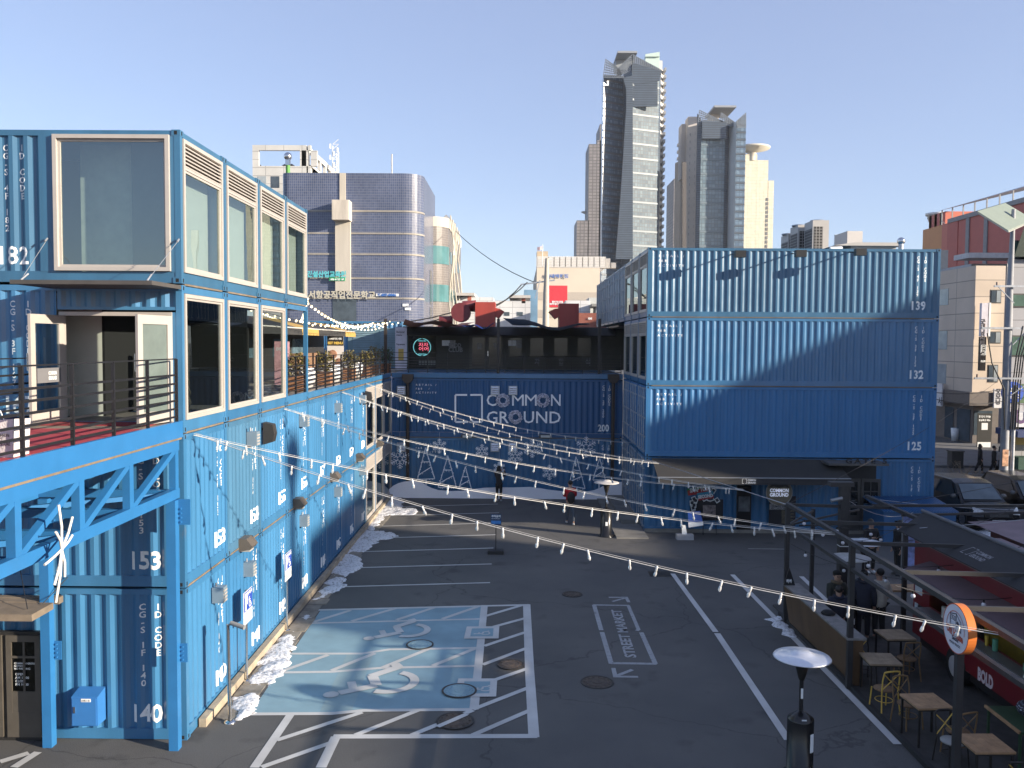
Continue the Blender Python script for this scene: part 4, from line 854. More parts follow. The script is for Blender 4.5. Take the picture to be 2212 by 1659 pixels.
# small houses at the right of the store
a = gy(1222, 649, 100); b = gy(1275, 690, 100); bldbox("tiled_wall_building", "pale small tiled building in front of the beige store", a.x, b.x, 100, 108, a.z, TWH)
a = gy(1250, 676, 92); b = gy(1310, 700, 92); t = bldbox("brick_house", "red brick low house roof seen above the black restaurant", a.x, b.x, 92, 97, a.z, tiles("red_brick", (.24, .07, .05), (.30, .10, .07), (.2, .15, .13), .3, .12, rough=.9)); 
sign3d("서울식당", 1270, 1279, 690, 686, 92, WHITEP, t, 0, bold=.02)
a = gy(1262, 655, 98); b = gy(1312, 690, 98); t = bldbox("rooftop_house", "small rooftop hut with teal window beside the brick house", gy(1288, 655, 98).x, b.x, 98, 102, a.z - .4, mat("hut_white", (.45, .47, .46), rough=.8)); fp(1301, 1309, 660, 676, .06, 0, "window", WTEAL, t, 98)
MB().box(a.x + .8, b.x, 97, 102.5, a.z - .4, a.z - .1).build("roof", mat("hut_roof", (.25, .26, .25)), t); a = gy(1294, 625, 104); b = gy(1330, 655, 104); bldbox("white_roof_room", "white rooftop room with pipe railing near the right block", a.x - 1.2, b.x, 104, 108, a.z - 1, mat("hut_white", (.45, .47, .46)))

# 6 towers
def curtain(name, c1, c2, mortar, w, h, ms=.10, rough=.22, spec=.6):
    return tiles(name, c1, c2, mortar, w, h, ms=ms, rough=rough, off=0, bump=.0, var=.12, spec=spec)
CW1 = curtain("curtain_wall_blue", (.075, .115, .175), (.14, .20, .27), (.07, .10, .14), 1.7, 1.75, .09)
CW2 = curtain("curtain_wall_grey", (.08, .125, .155), (.16, .22, .25), (.07, .09, .11), 1.9, 1.75, .09)
FLB = mat("spandrel_dark", (.05, .065, .09), rough=.5, var=.1); FLL = mat("spandrel_light", (.10, .14, .17), rough=.4, var=.1)
LVR = tiles("tower_louvre", (.080, .112, .16), (.092, .126, .175), (.045, .062, .085), 300, 1.1, ms=.4, rough=.5, off=0, bump=0)
def facet(t, nm, m, q, Y):    # vertical facet between (x, ytop, depth) pairs; goes down to the ground
    (xa, ya, Ya_), (xb, yb, Yb_) = q; a = gy(xa, ya, Ya_); b = gy(xb, yb, Yb_); n = Vector((0, 1.2, 0))
    p = [Vector((a.x, a.y, 0)), Vector((b.x, b.y, 0)), b, a]; return MB().prism(p, n).build(nm, m, t), a, b
def bands(t, a, b, z0, z1, step, m, nm="floor_band", h=.7, out=.25):
    mb = MB(); d = (Vector((b.x, b.y, 0)) - Vector((a.x, a.y, 0))).normalized(); n = Vector((d.y, -d.x, 0)); z = z0
    while z < z1: mb.prism([Vector((a.x, a.y, z)), Vector((b.x, b.y, z)), Vector((b.x, b.y, z + h)), Vector((a.x, a.y, z + h))], n * out); z += step
    o = mb.build(nm, m, t); return o
def slant_cut(pts, off): return MB().prism(pts, off)
Yt = 420
def tower(label, facets, crown, Yt, step=3.5):
    xs = [f[0][0][0] for f in facets]; c = gy((min(xs) + max(xs)) / 2, 700, Yt); t = T("skyscraper", (c.x, Yt + 20, 0), label, "skyscraper")
    for q, m, nm, bm_, zc in facets:
        _, a, b = facet(t, nm, m, q, Yt)
        if bm_: bands(t, a, b, 20, min(a.z, b.z) - 2, step * (2 if bm_ is FLL else 1), bm_, h=.9 if bm_ is FLL else .75)
    return t
# tall one: facets left to right (px x, px ytop, depth)
t1 = tower("tallest blue glass skyscraper with slanted lattice crown", [
    (((1301, 172, 440), (1304, 165, 421)), mat("tower_edge_pale", (.42, .50, .58), rough=.15, var=.1, scale=.1), "side_glass", None, 0),
    (((1304, 163, 421), (1348, 165, 428)), CW1, "curtain_wall", FLB, 0),
    (((1347, 158, 427), (1366, 138, 418)), LVR, "louvre_wall", None, 0),
    (((1366, 137, 418), (1424, 156, 424)), curtain("curtain_wall_slate", (.045, .080, .115), (.10, .155, .19), (.07, .085, .10), 1.9, 1.75, .09, rough=.5, spec=.3), "curtain_wall", FLL, 0),
    (((1424, 150, 424), (1428, 150, 426)), LVR, "louvre_wall", None, 0),
    (((1427, 150, 428), (1435, 152, 440)), mat("tower_balcony", (.52, .50, .47), rough=.7, var=.15, scale=.2), "balcony_wall", None, 0)], None, Yt)
def lat(t, P, nx, nz, w=.35, m=None):
    """open lattice over quad P (bl, br, tr, tl)"""
    mb = MB(); bl, br, tr, tl = P
    for i in range(nx + 1): s = i / nx; mb.bar(bl.lerp(br, s), tl.lerp(tr, s), w)
    for j in range(nz + 1): s = j / nz; mb.bar(bl.lerp(tl, s), br.lerp(tr, s), w)
    return mb.build("crown_lattice", m or mat("crown_steel", (.17, .20, .24), rough=.5, var=.1), t)
g_ = lambda x, y, Y=Yt - 1: gy(x, y, Y)
lat(t1, (g_(1303, 167), g_(1348, 168), g_(1333, 145), g_(1308, 128)), 9, 7); lat(t1, (g_(1333, 166), g_(1366, 150), g_(1366, 118), g_(1335, 148)), 9, 6); lat(t1, (g_(1366, 140), g_(1428, 162), g_(1426, 150), g_(1366, 118)), 14, 7)
MB().prism([g_(1366, 185), g_(1424, 175), g_(1428, 155), g_(1366, 137)], (0, -1, 0)).build("louvre_band", LVR, t1); MB().prism([g_(1366, 232), g_(1420, 230), g_(1420, 175), g_(1366, 185)], (0, -.8, 0)).build("louvre_band", LVR, t1)
MB().prism([g_(1345, 170), g_(1366, 165), g_(1366, 560), g_(1329, 560), g_(1340, 420), g_(1352, 235), g_(1352, 195)], (0, -1.6, 0)).build("louvre_band", LVR, t1)
for (x0, x1, y0, y1, Y, m) in ((1330, 1372, 122, 150, 432, mat("crown_core", (.26, .29, .32), rough=.7)), (1394, 1425, 118, 156, 440, mat("crown_glass", (.50, .62, .56), rough=.3, var=.08, scale=.15)), (1386, 1431, 131, 170, 445, mat("tower_balcony", (.5, .5, .47)))):
    a = gy(x0, y1, Y); b = gy(x1, y0, Y); MB().box(a.x, b.x, Y, Y + 8, a.z, b.z).build("crown_block", m, t1)
MB().prism([gy(1394, 122, 439), gy(1425, 122, 439), gy(1425, 112, 439), gy(1394, 117, 439)], (0, 1, 0)).build("crown_tip", mat("crown_glass", (.5, .6, .5)), t1)
a = gy(1331, 123, 428); b = gy(1373, 119, 428); MB().box(a.x, b.x, 422, 440, a.z, b.z).build("helipad", mat("helipad_grey", (.26, .28, .31), rough=.7), t1)
bl = MB()
for i in range(36): z = 20 + i * 3.5; a = gy(1429, 500, 430); bl.box(a.x, a.x + 1.0, 428.5, 436, z, z + 1.5)
bl.build("balconies", mat("tower_balcony_pale", (.30, .31, .32), rough=.4), t1)
# second one
t2 = tower("second glass skyscraper with slanted crown and sunlit white strip", [
    (((1459, 352, 452), (1474, 345, 445)), mat("tower_beige", (.45, .38, .31), rough=.8, var=.08, scale=.1), "side_wall", None, 0),
    (((1470, 300, 440), (1486, 260, 435)), mat("tower_beige", (.45, .38, .31)), "side_wall", None, 0),
    (((1484, 275, 430), (1508, 270, 424)), mat("tower_taupe", (.46, .43, .40), rough=.8, var=.08, scale=.1), "side_wall", None, 0),
    (((1507, 245, 421), (1516, 262, 420)), LVR, "louvre_wall", None, 0),
    (((1515, 262, 420), (1567, 262, 422)), CW2, "curtain_wall", FLL, 0),
    (((1567, 258, 422), (1576, 262, 425)), LVR, "louvre_wall", None, 0),
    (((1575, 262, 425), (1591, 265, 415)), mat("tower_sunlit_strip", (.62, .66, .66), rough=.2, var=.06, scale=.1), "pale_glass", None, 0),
    (((1590, 262, 424), (1612, 246, 424)), CW1, "curtain_wall", FLB, 0)], None, Yt)
lat(t2, (g_(1508, 268), g_(1566, 268), g_(1560, 262), g_(1511, 238)), 12, 6); lat(t2, (g_(1556, 268), g_(1593, 275), g_(1588, 265), g_(1558, 244)), 8, 6); lat(t2, (g_(1590, 275), g_(1611, 275), g_(1611, 244), g_(1591, 262)), 5, 6)
MB().prism([g_(1516, 300), g_(1568, 300), g_(1568, 265), g_(1516, 262)], (0, -1, 0)).build("louvre_band", LVR, t2)
for (x0, x1, y0, y1, Y) in ((1486, 1508, 252, 300, 430), (1536, 1553, 240, 268, 432), (1472, 1484, 268, 300, 436)): a = gy(x0, y1, Y); b = gy(x1, y0, Y); MB().box(a.x, b.x, Y, Y + 8, a.z - 20, b.z).build("crown_block", mat("tower_taupe", (.5, .44, .38)), t2)
a = gy(1537, 239, 426); b = gy(1584, 235, 426); MB().box(a.x, b.x, 420, 440, a.z, b.z).build("helipad", mat("helipad_grey", (.3, .3, .3)), t2)
for x0, w_, Yk in ((1462, .9, 450.5), (1478, .9, 437), (1488, 1.4, 428.6), (1499, 1.6, 426)):
    wb = MB(); a = gy(x0, 400, Yk)
    for i in range(24): z = 30 + i * 3.5; wb.box(a.x, a.x + w_ * 1.1, Yk - .6, Yk + 1.5, z, z + 1.4)
    wb.build("window_column", mat("tower_window_warm", (.20, .20, .20), rough=.3, var=.3), t2)
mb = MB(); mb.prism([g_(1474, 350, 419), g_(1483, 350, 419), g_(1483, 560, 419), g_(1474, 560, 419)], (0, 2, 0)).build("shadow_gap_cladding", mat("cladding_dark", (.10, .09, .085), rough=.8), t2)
# plain grey neighbours
def slabt(label, segs, m, Y, dep=25):
    xs = [s[0] for s in segs] + [s[1] for s in segs]; c = gy(sum(xs) / len(xs), 700, Y); t = T("high_rise", (c.x, Y, 0), label, "high rise building")
    for x0, x1, y in segs: a = gy(x0, y, Y); b = gy(x1, y, Y); MB().box(a.x, b.x, Y, Y + dep, 0, a.z).build("wall", m, t)
    return t
GT = tiles("grey_tower_grid", (.19, .18, .19), (.24, .225, .23), (.10, .10, .105), 2.4, 1.9, ms=.12, rough=.6, off=0, bump=0)
slabt("grey stepped high rise left of the tallest skyscraper", [(1246, 1272, 476), (1272, 1290, 311), (1290, 1301, 303), (1296, 1304, 268)], GT, 520)
c = gy(1268, 459, 540); d = T("helipad_disc", c, "small helipad disc behind the grey stepped high rise", "helipad"); MB().lathe([(1, -6), (1, -1.2), (3.6, 0), (3.6, .5), (.01, .5)], c, 14).build("disc", mat("slab_grey", (.45, .45, .43)), d)
slabt("dull mauve high rise left of the second skyscraper", [(1456, 1474, 386)], GT, 520)
ct = slabt("cream sunlit high rise with helipad disc", [(1609, 1636, 333), (1636, 1660, 346), (1660, 1672, 390)], tiles("cream_tower_grid", (.66, .62, .48), (.70, .66, .52), (.58, .54, .43), 2.4, 1.9, ms=.08, rough=.7, off=0, bump=0), 520)
for q in (1655.5,):
    wb = MB(); a = gy(q, 440, 519.8)
    for i in range(12): wb.box(a.x, a.x + 1.2, 519.7, 521, gy(q, 535 - i * 9.2, 519.8).z, gy(q, 535 - i * 9.2, 519.8).z + 1.8)
    wb.build("window_column", mat("tower_window_warm", (.2, .2, .2)), ct)
c = gy(1624, 326, 522); MB().lathe([(2.6, -6), (2.6, -1.0), (3.4, -.6), (10.6, 1.0), (10.8, 2.0), (10.2, 2.0), (.01, 1.7)], c, 28).build("helipad_disc", mat("slab_light", (.55, .52, .44), rough=.7), ct)
# far pale pointed tower and plain box
a = gy(1806, 534, 1300); t = T("distant_glass_tower", (a.x, 1300, 0), "faint pale tapering glass tower on the far horizon", "skyscraper")
mb = MB(); r0_, r1_ = 4.8, 2.4; zt = gy(1806, 507, 1300).z
mb.add([(a.x + i * r0_, 1300 + j * r0_, 0) for i, j in ((-1, -1), (1, -1), (1, 1), (-1, 1))] + [(a.x + i * r1_, 1300 + j * r1_, zt) for i, j in ((-1, -1), (1, -1), (1, 1), (-1, 1))], [(0, 1, 5, 4), (1, 2, 6, 5), (2, 3, 7, 6), (3, 0, 4, 7), (4, 5, 6, 7)]); mb.build("wall", mat("far_glass_pale", (.55, .62, .68), rough=.3, var=.05, scale=.02), t)
a = gy(1830.7, 499, 300); b = gy(1863.7, 499, 300); bldbox("plain_tower_block", "plain grey windowless block beyond the right block's roof", a.x, b.x, 300, 312, a.z, mat("plain_block", (.50, .48, .46), rough=.8, var=.05, scale=.2))

# 7 red and orange clad building, faces the left
Xr = 50.5
RED = [mat("clad_red", (.42, .105, .085), rough=.6, var=.06, scale=1), mat("clad_orange", (.52, .24, .10), rough=.6, var=.06, scale=1), mat("clad_coral", (.50, .15, .11), rough=.6, var=.06, scale=1)]
ya = gx(1993.8, 497, Xr).y; yb = 60; zt = gx(1993.8, 497, Xr).z
t = T("red_clad_building", (Xr + 10, 85, 0), "red and orange striped clad building with rooftop solar array", "building")
MB().box(Xr + .06, Xr + 25, yb, ya, 0, zt - .05).build("wall", RED[0], t); random.seed(11); y = ya
i = 0
while y > gx(2052, 480, Xr).y:
    w_ = random.choice((.9, 1.3, 1.8, 2.4)); o = MB().box(Xr - .0, Xr + .06, max(y - w_, 60), y, 0, zt).build("cladding_strip", RED[i % 3] if random.random() < .8 else RED[1], t); y -= w_; i += 1
for q in (2087, 2126): c = gx(q, 600, Xr); MB().box(Xr - .06, Xr + .06, c.y - .35, c.y + .35, 0, zt).build("joint_strip", mat("joint_grey", (.22, .22, .23)), t)
c0 = gx(2008, 470, Xr + 2); z2 = c0.z; yk = gx(2052, 460, Xr + 2).y; MB().box(Xr + 1.5, Xr + 14, yk, gx(2008, 470, Xr + 1.5).y, zt, z2).build("roof_room", RED[2], t)
for i_ in range(6): yy_ = yk + (gx(2008, 470, Xr + 1.5).y - yk) * i_ / 6; MB().box(Xr + 1.44, Xr + 1.5, yy_, yy_ + (.7 if i_ % 2 else 1.3), zt, z2).build("cladding_strip", RED[i_ % 2], t)
MB().lathe([(.95, 0), (.95, .3), (1.1, .3), (1.05, .6), (1.2, .6), (1.15, .95), (1.4, 1.0), (1.45, 1.3), (.1, 1.3)], (Xr + 5, gx(2025, 440, Xr + 5).y, z2 - .1), 24).build("vent_drum", mat("vent_cream", (.66, .66, .64), rough=.5), t)
sol = MB(); p0 = gx(2060, 455, Xr + 3); p1 = gx(2230, 405, Xr + 3)
sol.add([(Xr + 1, p0.y, p0.z - .1), (Xr + 1, p1.y - 6, p1.z - .4), (Xr + 12, p1.y - 6, p1.z + 3), (Xr + 12, p0.y, p0.z + 2.6)], [(0, 1, 2, 3)]); sol.build("solar_array", tiles("solar_cells", (.03, .035, .05), (.05, .05, .06), (.12, .11, .10), 1.0, .6, rough=.3, off=0), t)
for i in range(10): st = MB(); y = p0.y - 1 - i * 2.5; zz_ = p0.z - .1 + (p1.z - .4 - p0.z + .1) * (p0.y - y) / (p0.y - p1.y + 6); st.bar((Xr + 1.1, y, zt), (Xr + 1.1, y, zz_), .12); st.bar((Xr + 1.1, y, zt + .8), (Xr + 1.1, y - 1.2, zt + .1), .07); st.build("array_post", GREYM, t)
MB().box(Xr - .1, Xr + .3, 60, gx(2048, 484, Xr).y, zt - .05, zt + .45).build("coping", mat("joint_grey", (.22, .22, .23)), t)
# 8 beige tiled building at the street
PB = tiles("beige_stone_panels", (.56, .47, .38), (.60, .51, .42), (.30, .26, .22), 3.1, 1.25, ms=.03, rough=.7, off=0, bump=.1); c = gz(2093, 960); cx_, cy_ = c.x + .1, c.y
zt = gy(2098.7, 573.7, cy_).z; t = T("street_building", (cx_ + 6, cy_ + 6, 0), "beige stone street building behind the right block and utility pole", "building")
xe = gy(2172, 600, cy_).x; MB().box(cx_, xe, cy_, cy_ + 12, 4.0, zt).build("wall", PB, t); MB().box(cx_ - .35, xe, cy_ - .35, cy_ + 12, 3.0, 4.0).box(cx_ + .3, xe, cy_ + .3, cy_ + 12, 0, 3.0).build("shopfront_wall", mat("shopfront_brown", (.14, .12, .11), rough=.6, var=.15), t)
for z0, z1 in ((10.2, 11.4), (7.7, 9.3), (5.0, 6.5)): pass
for (x0, x1, y0, y1) in ((2139, 2163, 626, 655), (2136, 2162, 716, 742), (2133, 2156, 788, 826)):
    o = fp(x0, x1, y0, y1, .03, .05, "window_frame", mat("frame_dark", (.05, .05, .05)), t, cy_); g1 = fp(x0 + 1.5, (x0 + x1) / 2, y0 + 2, y1 - 2, .05, .0, "pane", WDK, o, cy_); fp((x0 + x1) / 2 + 1, x1 - 1.5, y0 + 2, y1 - 2, .05, 0, "pane", WLT, o, cy_)
for (y0, y1) in ((625, 660), (715, 755), (786, 828)):
    for q in (2034, ): z0, z1 = gx(q, y1, cx_).z, gx(q, y0, cx_).z; yq = gx(q, 700, cx_).y; MB().box(cx_ - .03, cx_ + .03, yq - 1.0, yq + .8, z0, z1).build("window", WLT, t)
for (x0, x1, y0, y1) in ((2034, 2052, 872, 955), (2060, 2088, 878, 958)): z0, z1 = .1, 2.6; ya_, yb_ = gx(x0, 900, cx_).y, gx(x1, 900, cx_).y; MB().box(cx_ + .25, cx_ + .31, min(ya_, yb_), max(ya_, yb_), z0, z1).build("shop_window", WDK, t)
fp(2107, 2148, 888, 940, -.26, .4, "shop_window", WDK, t, cy_)
s_ = T("vertical_sign", (cx_ + 1, cy_ - 1, 6), "tall white vertical shop sign projecting from the beige building", "sign"); fp(2105, 2121, 656, 727, .9, -.6, "board", mat("sign_lilac", (.62, .60, .66), rough=.4), s_, cy_); fp(2121, 2127, 655, 727, .9, -.3, "edge", WHITEP, s_, cy_)
def vs(body, x, y0, size, Y, m, tt, dep): c = gy(x, y0, Y); return lettering("sign_lettering", [(vtext(body), (c.x, Y, c.z), size, dict(align='CENTER', line=.95, bold=.02))], m, tt, off=dep)
vs("굿모닝시티", 2109, 700, .42, cy_, mat("sign_text_dark", (.05, .05, .07)), s_, .92)
s_ = T("vertical_sign", (cx_ + 1, cy_ - 1, 4), "black and white maze emblem sign below the white vertical sign", "sign"); fp(2102.6, 2117, 728, 800, .9, -.6, "board", mat("sign_black", (.015, .014, .016), rough=.3), s_, cy_)
mz = MB(); mm = [((0, 0), (6, 0)), ((6, 0), (6, 8)), ((6, 8), (0, 8)), ((0, 8), (0, 1.5)), ((1.2, 1.2), (4.8, 1.2)), ((4.8, 1.2), (4.8, 3)), ((1.2, 2.4), (1.2, 6.8)), ((1.2, 6.8), (4.8, 6.8)), ((2.4, 2.6), (3.6, 2.6)), ((2.4, 3.8), (4.8, 3.8)), ((2.4, 5.2), (4.8, 5.2)), ((4.8, 5.2), (4.8, 6))]
o_ = gy(2104.5, 766, cy_)
for (a, b) in mm: mz.bar((o_.x + a[0] * .06, cy_ - .92, o_.z + a[1] * .09), (o_.x + b[0] * .06, cy_ - .92, o_.z + b[1] * .09), .035)
mz.build("maze_emblem", WHITEP, s_); lettering("sign_lettering", [("KUUM", (o_.x + .02, cy_, o_.z - .55), .2, dict(w=.34, bold=.01))], WHITEP, s_, off=.92)
s_ = T("shop_sign", (xe - 1, cy_ - 1, 3), "white Korean shop sign beside the utility pole", "sign"); fp(2139, 2157, 839.5, 880, .5, -.3, "board", mat("sign_white_panel", (.66, .66, .68), rough=.4), s_, cy_); vs("굿모닝", 2148.5, 849, .42, cy_, mat("sign_text_dark", (.05, .05, .07)), s_, .52)
s_ = T("shop_sign", (cx_, cy_ + 3, 3), "white and blue shop sign half hidden by container 125", "sign"); q0 = gx(2022, 876, cx_ - .5); q1 = gx(2035, 829, cx_ - .5); MB().box(cx_ - .5, cx_ - .38, q1.y, q0.y, q0.z, q1.z).build("board", mat("sign_white_panel", (.66, .66, .68)), s_)
lettering("sign_lettering", [("시", (cx_ - .5, q1.y + .55, q0.z + .15), .7, dict(bold=.02))], mat("sign_text_dark", (.05, .05, .07)), s_, n=(-1, 0, 0), ux=(0, -1, 0), off=.01)
# 9 grey building behind the pole, at the frame's edge
Ye = 49; a = gy(2176, 560, Ye); t = T("corner_building", (a.x + 6, Ye + 5, 0), "grey stone corner building with dark green top behind the utility pole", "building")
zt = gy(2180, 560, Ye).z; GS = tiles("grey_stone", (.34, .34, .36), (.38, .38, .40), (.22, .22, .23), 2.4, 1.5, ms=.02, rough=.7, off=.5, bump=0)
k_ = (Ye + 8) / Ye; MB().prism([(a.x, Ye, 0), (a.x + 9, Ye, 0), (a.x * k_ + 9, Ye + 8, 0), (a.x * k_ + .8, Ye + 8, 0)], (0, 0, zt)).build("wall", GS, t, recalc=True)
z1 = gy(2190, 480, Ye).z; MB().prism([(a.x + .1, Ye - .5, zt + .1), (a.x + 9, Ye - .5, zt + .1), (a.x + 9, Ye - .5, z1 + 1.5), (a.x + 1.6, Ye - .5, z1 + 1.5), (a.x + .7, Ye - .5, z1)], (5.0, 8, 0)).build("green_roof", mat("dark_green_roof", (.018, .035, .028), rough=.7), t)
for (y0, y1, x0) in ((520, 552, 2184), (635, 664, 2183), (725, 770, 2182)): o = fp(x0, 2300, y0, y1, .05, 0, "window_frame", mat("frame_dark", (.05, .05, .05)), t, Ye); fp(x0 + 2, 2300, y0 + 3, y1 - 3, .08, 0, "pane", mat("shop_glass_green", (.10, .16, .13), rough=.1, var=.3, scale=1), o, Ye)
fp(2172, 2300, 830, 870, .06, 0, "fascia", mat("fascia_green", (.07, .13, .06), rough=.6, var=.2), t, Ye); s_ = fp(2168, 2300, 888, 918, 1.2, 0, "awning_fascia", mat("sign_white_panel", (.66, .66, .68)), t, Ye); q = gy(2192, 913, Ye - 1.2)
lettering("sign_lettering", [("U", (q.x, Ye - 1.2, q.z), 1.0, dict(bold=.05))], mat("sign_purple", (.12, .06, .16)), t, off=.02)
fp(2150, 2300, 924, 936, 2.2, 0, "blue_canopy", mat("canopy_navy", (.03, .05, .14), rough=.7), t, Ye); fp(2180, 2300, 940, 958, .6, 0, "shop_display", mat("display_yellow", (.50, .38, .14), rough=.7, var=.3, scale=2), t, Ye); fp(2182, 2300, 985, 1010, .8, 0, "green_panel", mat("panel_green", (.02, .07, .05), rough=.6), t, Ye)
q = gy(2188, 848, Ye - .4); s_ = T("round_shop_sign", (q.x, Ye - .4, q.z), "round blue tarot shop sign right of the utility pole", "sign"); MB().lathe([(.01, -.06), (.62, -.06), (.62, .06), (.01, .06)], (0, 0, 0), 20, False); d = MB()
for k in range(20): pass
d.prism([(q.x + .62 * math.cos(k * math.pi / 10), Ye - .4, q.z + .62 * math.sin(k * math.pi / 10)) for k in range(20)], (0, .12, 0)).build("disc", mat("sign_blue_disc", (.03, .10, .50)), s_); lettering("sign_lettering", [("TAROT", (q.x - .5, Ye - .4, q.z + .05), .3, dict(w=1.0, bold=.01)), ("ZERO", (q.x - .42, Ye - .4, q.z - .32), .3, dict(w=.84, bold=.01))], WHITEP, s_, off=.01)
# white plaster building with projecting slab behind
a = gy(2079, 630, 74); b = gy(2200, 620, 74); t = bldbox("plaster_building", "pale grey plaster building with projecting roof slab", gy(2098, 600, 74).x, b.x, 74, 84, gy(2140, 580, 74).z + .4, mat("plaster_pale", (.42, .44, .46), rough=.8, var=.1))
fp(2060, 2200, 553, 563, 2.5, 0, "roof_slab", mat("slab_pale", (.46, .47, .48), rough=.8), t, 74)
a = gy(2010, 570, 80); b = gy(2050, 540, 80); bldbox("low_beige_block", "plain low beige rooftop block behind container 139", a.x - 1, gy(2048, 560, 80).x, 80, 86, gy(2030, 540, 80).z, mat("plaster_beige", (.48, .44, .37), rough=.85))
# ---------------------------------------------------------------- terrace, bridge and things on the left block
WOODD = mat("deck_wood", (.22, .18, .14), rough=.8, var=.3, scale=3, streak=0)
WBR = mat("planter_wood", (.26, .13, .07), rough=.7, var=.25, scale=4)
CARP = mat("red_carpet", (.36, .03, .045), rough=.95, var=.15, scale=6, fine=.25)
MB().box(XBACK, XL - .12, Y0 + 4 * DY + .01, YB + 11, LZ[2] + .02, DECK - .02).struct("terrace_floor", mat("terrace_boards", (.34, .30, .25), rough=.85, var=.25, scale=2))
for i in range(4):
    MB().box(XL - .12, XL + .004, Y0 + 4 * DY + .004 + i * 4.03, Y0 + 4 * DY + .004 + (i + 1) * 4.03 - .004, LZ[2] + .03, DECK + .01).struct("terrace_edge_beam", BLUE[(i + 1) % 3])
g = MB()
for k in range(4, 11): g.box(XL - .1, XL - .004, Y0 + k * DY + .17, Y0 + (k + 1) * DY - .17, LZ[2] - .02, LZ[2] + .028)
def railing(name, label, p0, p1, z, n, H=1.17, posts=True, fr=(.25, .385, .517, .65, .775, .90), skip=()):
    p0 = Vector((*p0, z)); p1 = Vector((*p1, z)); t = T(name, (p0 + p1) / 2, label, "railing", "black steel railings"); d = (p1 - p0).normalized(); nn = Vector((-d.y, d.x, 0))
    for i in range(n + 1):
        if i in skip: continue
        c = p0.lerp(p1, i / n); b = MB(); b.bar(c, c + Vector((0, 0, H)), .05, .035, up=d); b.build("post", BLACK, t)
    MB().bar(p0 + Vector((0, 0, H)), p1 + Vector((0, 0, H)), .022).build("top_rod", BLACK, t)
    for f in fr: MB().bar(p0 + Vector((0, 0, H * (1 - f))), p1 + Vector((0, 0, H * (1 - f))), .022, .035).build("rail", BLACK, t)
    return t
railing("railing", "black railing along the courtyard edge of the bridge, in front of the red carpet", (XL - .05, 8.2), (XL - .05, 15.45), DECK, 6)
railing("railing", "black railing on the far side of the bridge, left of the door", (-8.85, 9.0), (-8.85, 15.5), DECK, 5)
railing("railing", "short black railing inside the open blue frame", (XL - .06, Y0 + 3 * DY + .14), (XL - .06, Y0 + 4 * DY - .14), LZ[2] + .23, 2, H=1.05)
railing("railing", "long black railing of the sunny left terrace with shrubs behind", (XL - .06, Y0 + 4 * DY + .06), (XL - .06, YB - 1.6), DECK, 12, H=1.05)
railing("railing", "black railing across the shaded back terrace in front of the restaurant", (XL - .1, YB + .1), (XR - .1, YB + .1), DECK, 12, H=1.0)
# bridge
t = T("footbridge", (-7.5, 11, 4.6), "blue steel truss footbridge deck joining the left block", "footbridge"); YN = 6.0
MB().box(XL - .06, XL + .004, YN, Y0 - .02, 5.73, 6.03).box(-8.98, -8.92, YN, Y0 - .02, 5.73, 6.03).build("deck_beam", STEELB, t)
MB().box(-8.92, XL - .06, YN, Y0 - .02, 5.78, 5.985).build("deck_boards", WOODD, t)
MB().box(XL - .12, XL - .02, YN, Y0 - .02, 5.69, 5.728).build("packing_strip", GAP, t)
for X in (XL - .10, -8.80):
    b = MB(); b.box(X - .06, X + .07, YN, Y0 - .12, 5.50, 5.685); b.build("top_chord", STEELB, t); b = MB(); b.box(X - .06, X + .07, YN, Y0 - .12, 4.62, 4.80); b.build("bottom_chord", STEELB, t)
    vy = [15.40] + [gx(q, 1100, XL).y for q in (290, 183, 45)]; vy += [vy[-1] - 1.52, vy[-1] - 3.04]
    for i, y in enumerate(vy):
        b = MB(); b.box(X - .055, X + .065, y - .07, y + .07, 4.80, 5.50); b.build("vertical_strut", STEELB, t)
        if i < len(vy) - 1: b = MB(); b.bar((X + .005, vy[i + 1] + .07, 4.80), (X + .005, y - .07, 5.50), .10, .11, up=(1, 0, 0)); b.build("diagonal_strut", STEELB, t)
for y in vy: MB().box(-8.74, XL - .16, y - .07, y + .07, 4.64, 4.78).box(-8.74, XL - .16, y - .05, y + .05, 5.52, 5.66).build("cross_beam", STEELB, t)
MB().bar((-8.7, vy[1], 4.7), (XL - .16, vy[0], 4.7), .08).build("bracing", STEELB, t); MB().bar((-8.7, vy[3], 4.7), (XL - .16, vy[2], 4.7), .08).build("bracing", STEELB, t)
def spost(x, y, label, h):
    q = T("steel_post", (x, y, 0), label, "post", "blue bridge posts"); MB().box(x - .085, x + .085, y - .085, y + .085, 0, h).build("shaft", STEELB, q)
    for z0, z1, w in ((4.15, 4.62, .30), (1.6, 1.95, .22)):
        b = MB(); b.box(x + .085, x + w, y + .06, y + .075, z0, z1)
        for i in range(4): b.box(x + .12, x + .15, y + .03, y + .065, z0 + .04 + i * .08, z0 + .07 + i * .08)
        b.build("bolt_plate", STEELB, q)
spost(-6.26, 15.28, "blue steel post at the bridge's corner by containers 140 and 153", 4.61); spost(-8.62, 15.35, "blue steel post in front of the black glass door", 4.61)
cp = MB(); cp.box(-8.9, XL - .12, 8, 14.3, DECK - .012, DECK + .004); cp.thing("carpet", CARP, "red carpet laid along the footbridge deck", "carpet")
MB().box(-8.5, XL - .35, 14.95, 15.5, DECK - .012, DECK + .006).thing("door_mat", mat("mat_red", (.25, .03, .04), rough=.95, var=.2, scale=6), "dark red mat in front of the open double doors", "mat")
wd = MB()
for i in range(7): wd.box(-8.9, XL - .12, 14.31 + i * .16, 14.45 + i * .16, DECK - .012, DECK + .001)
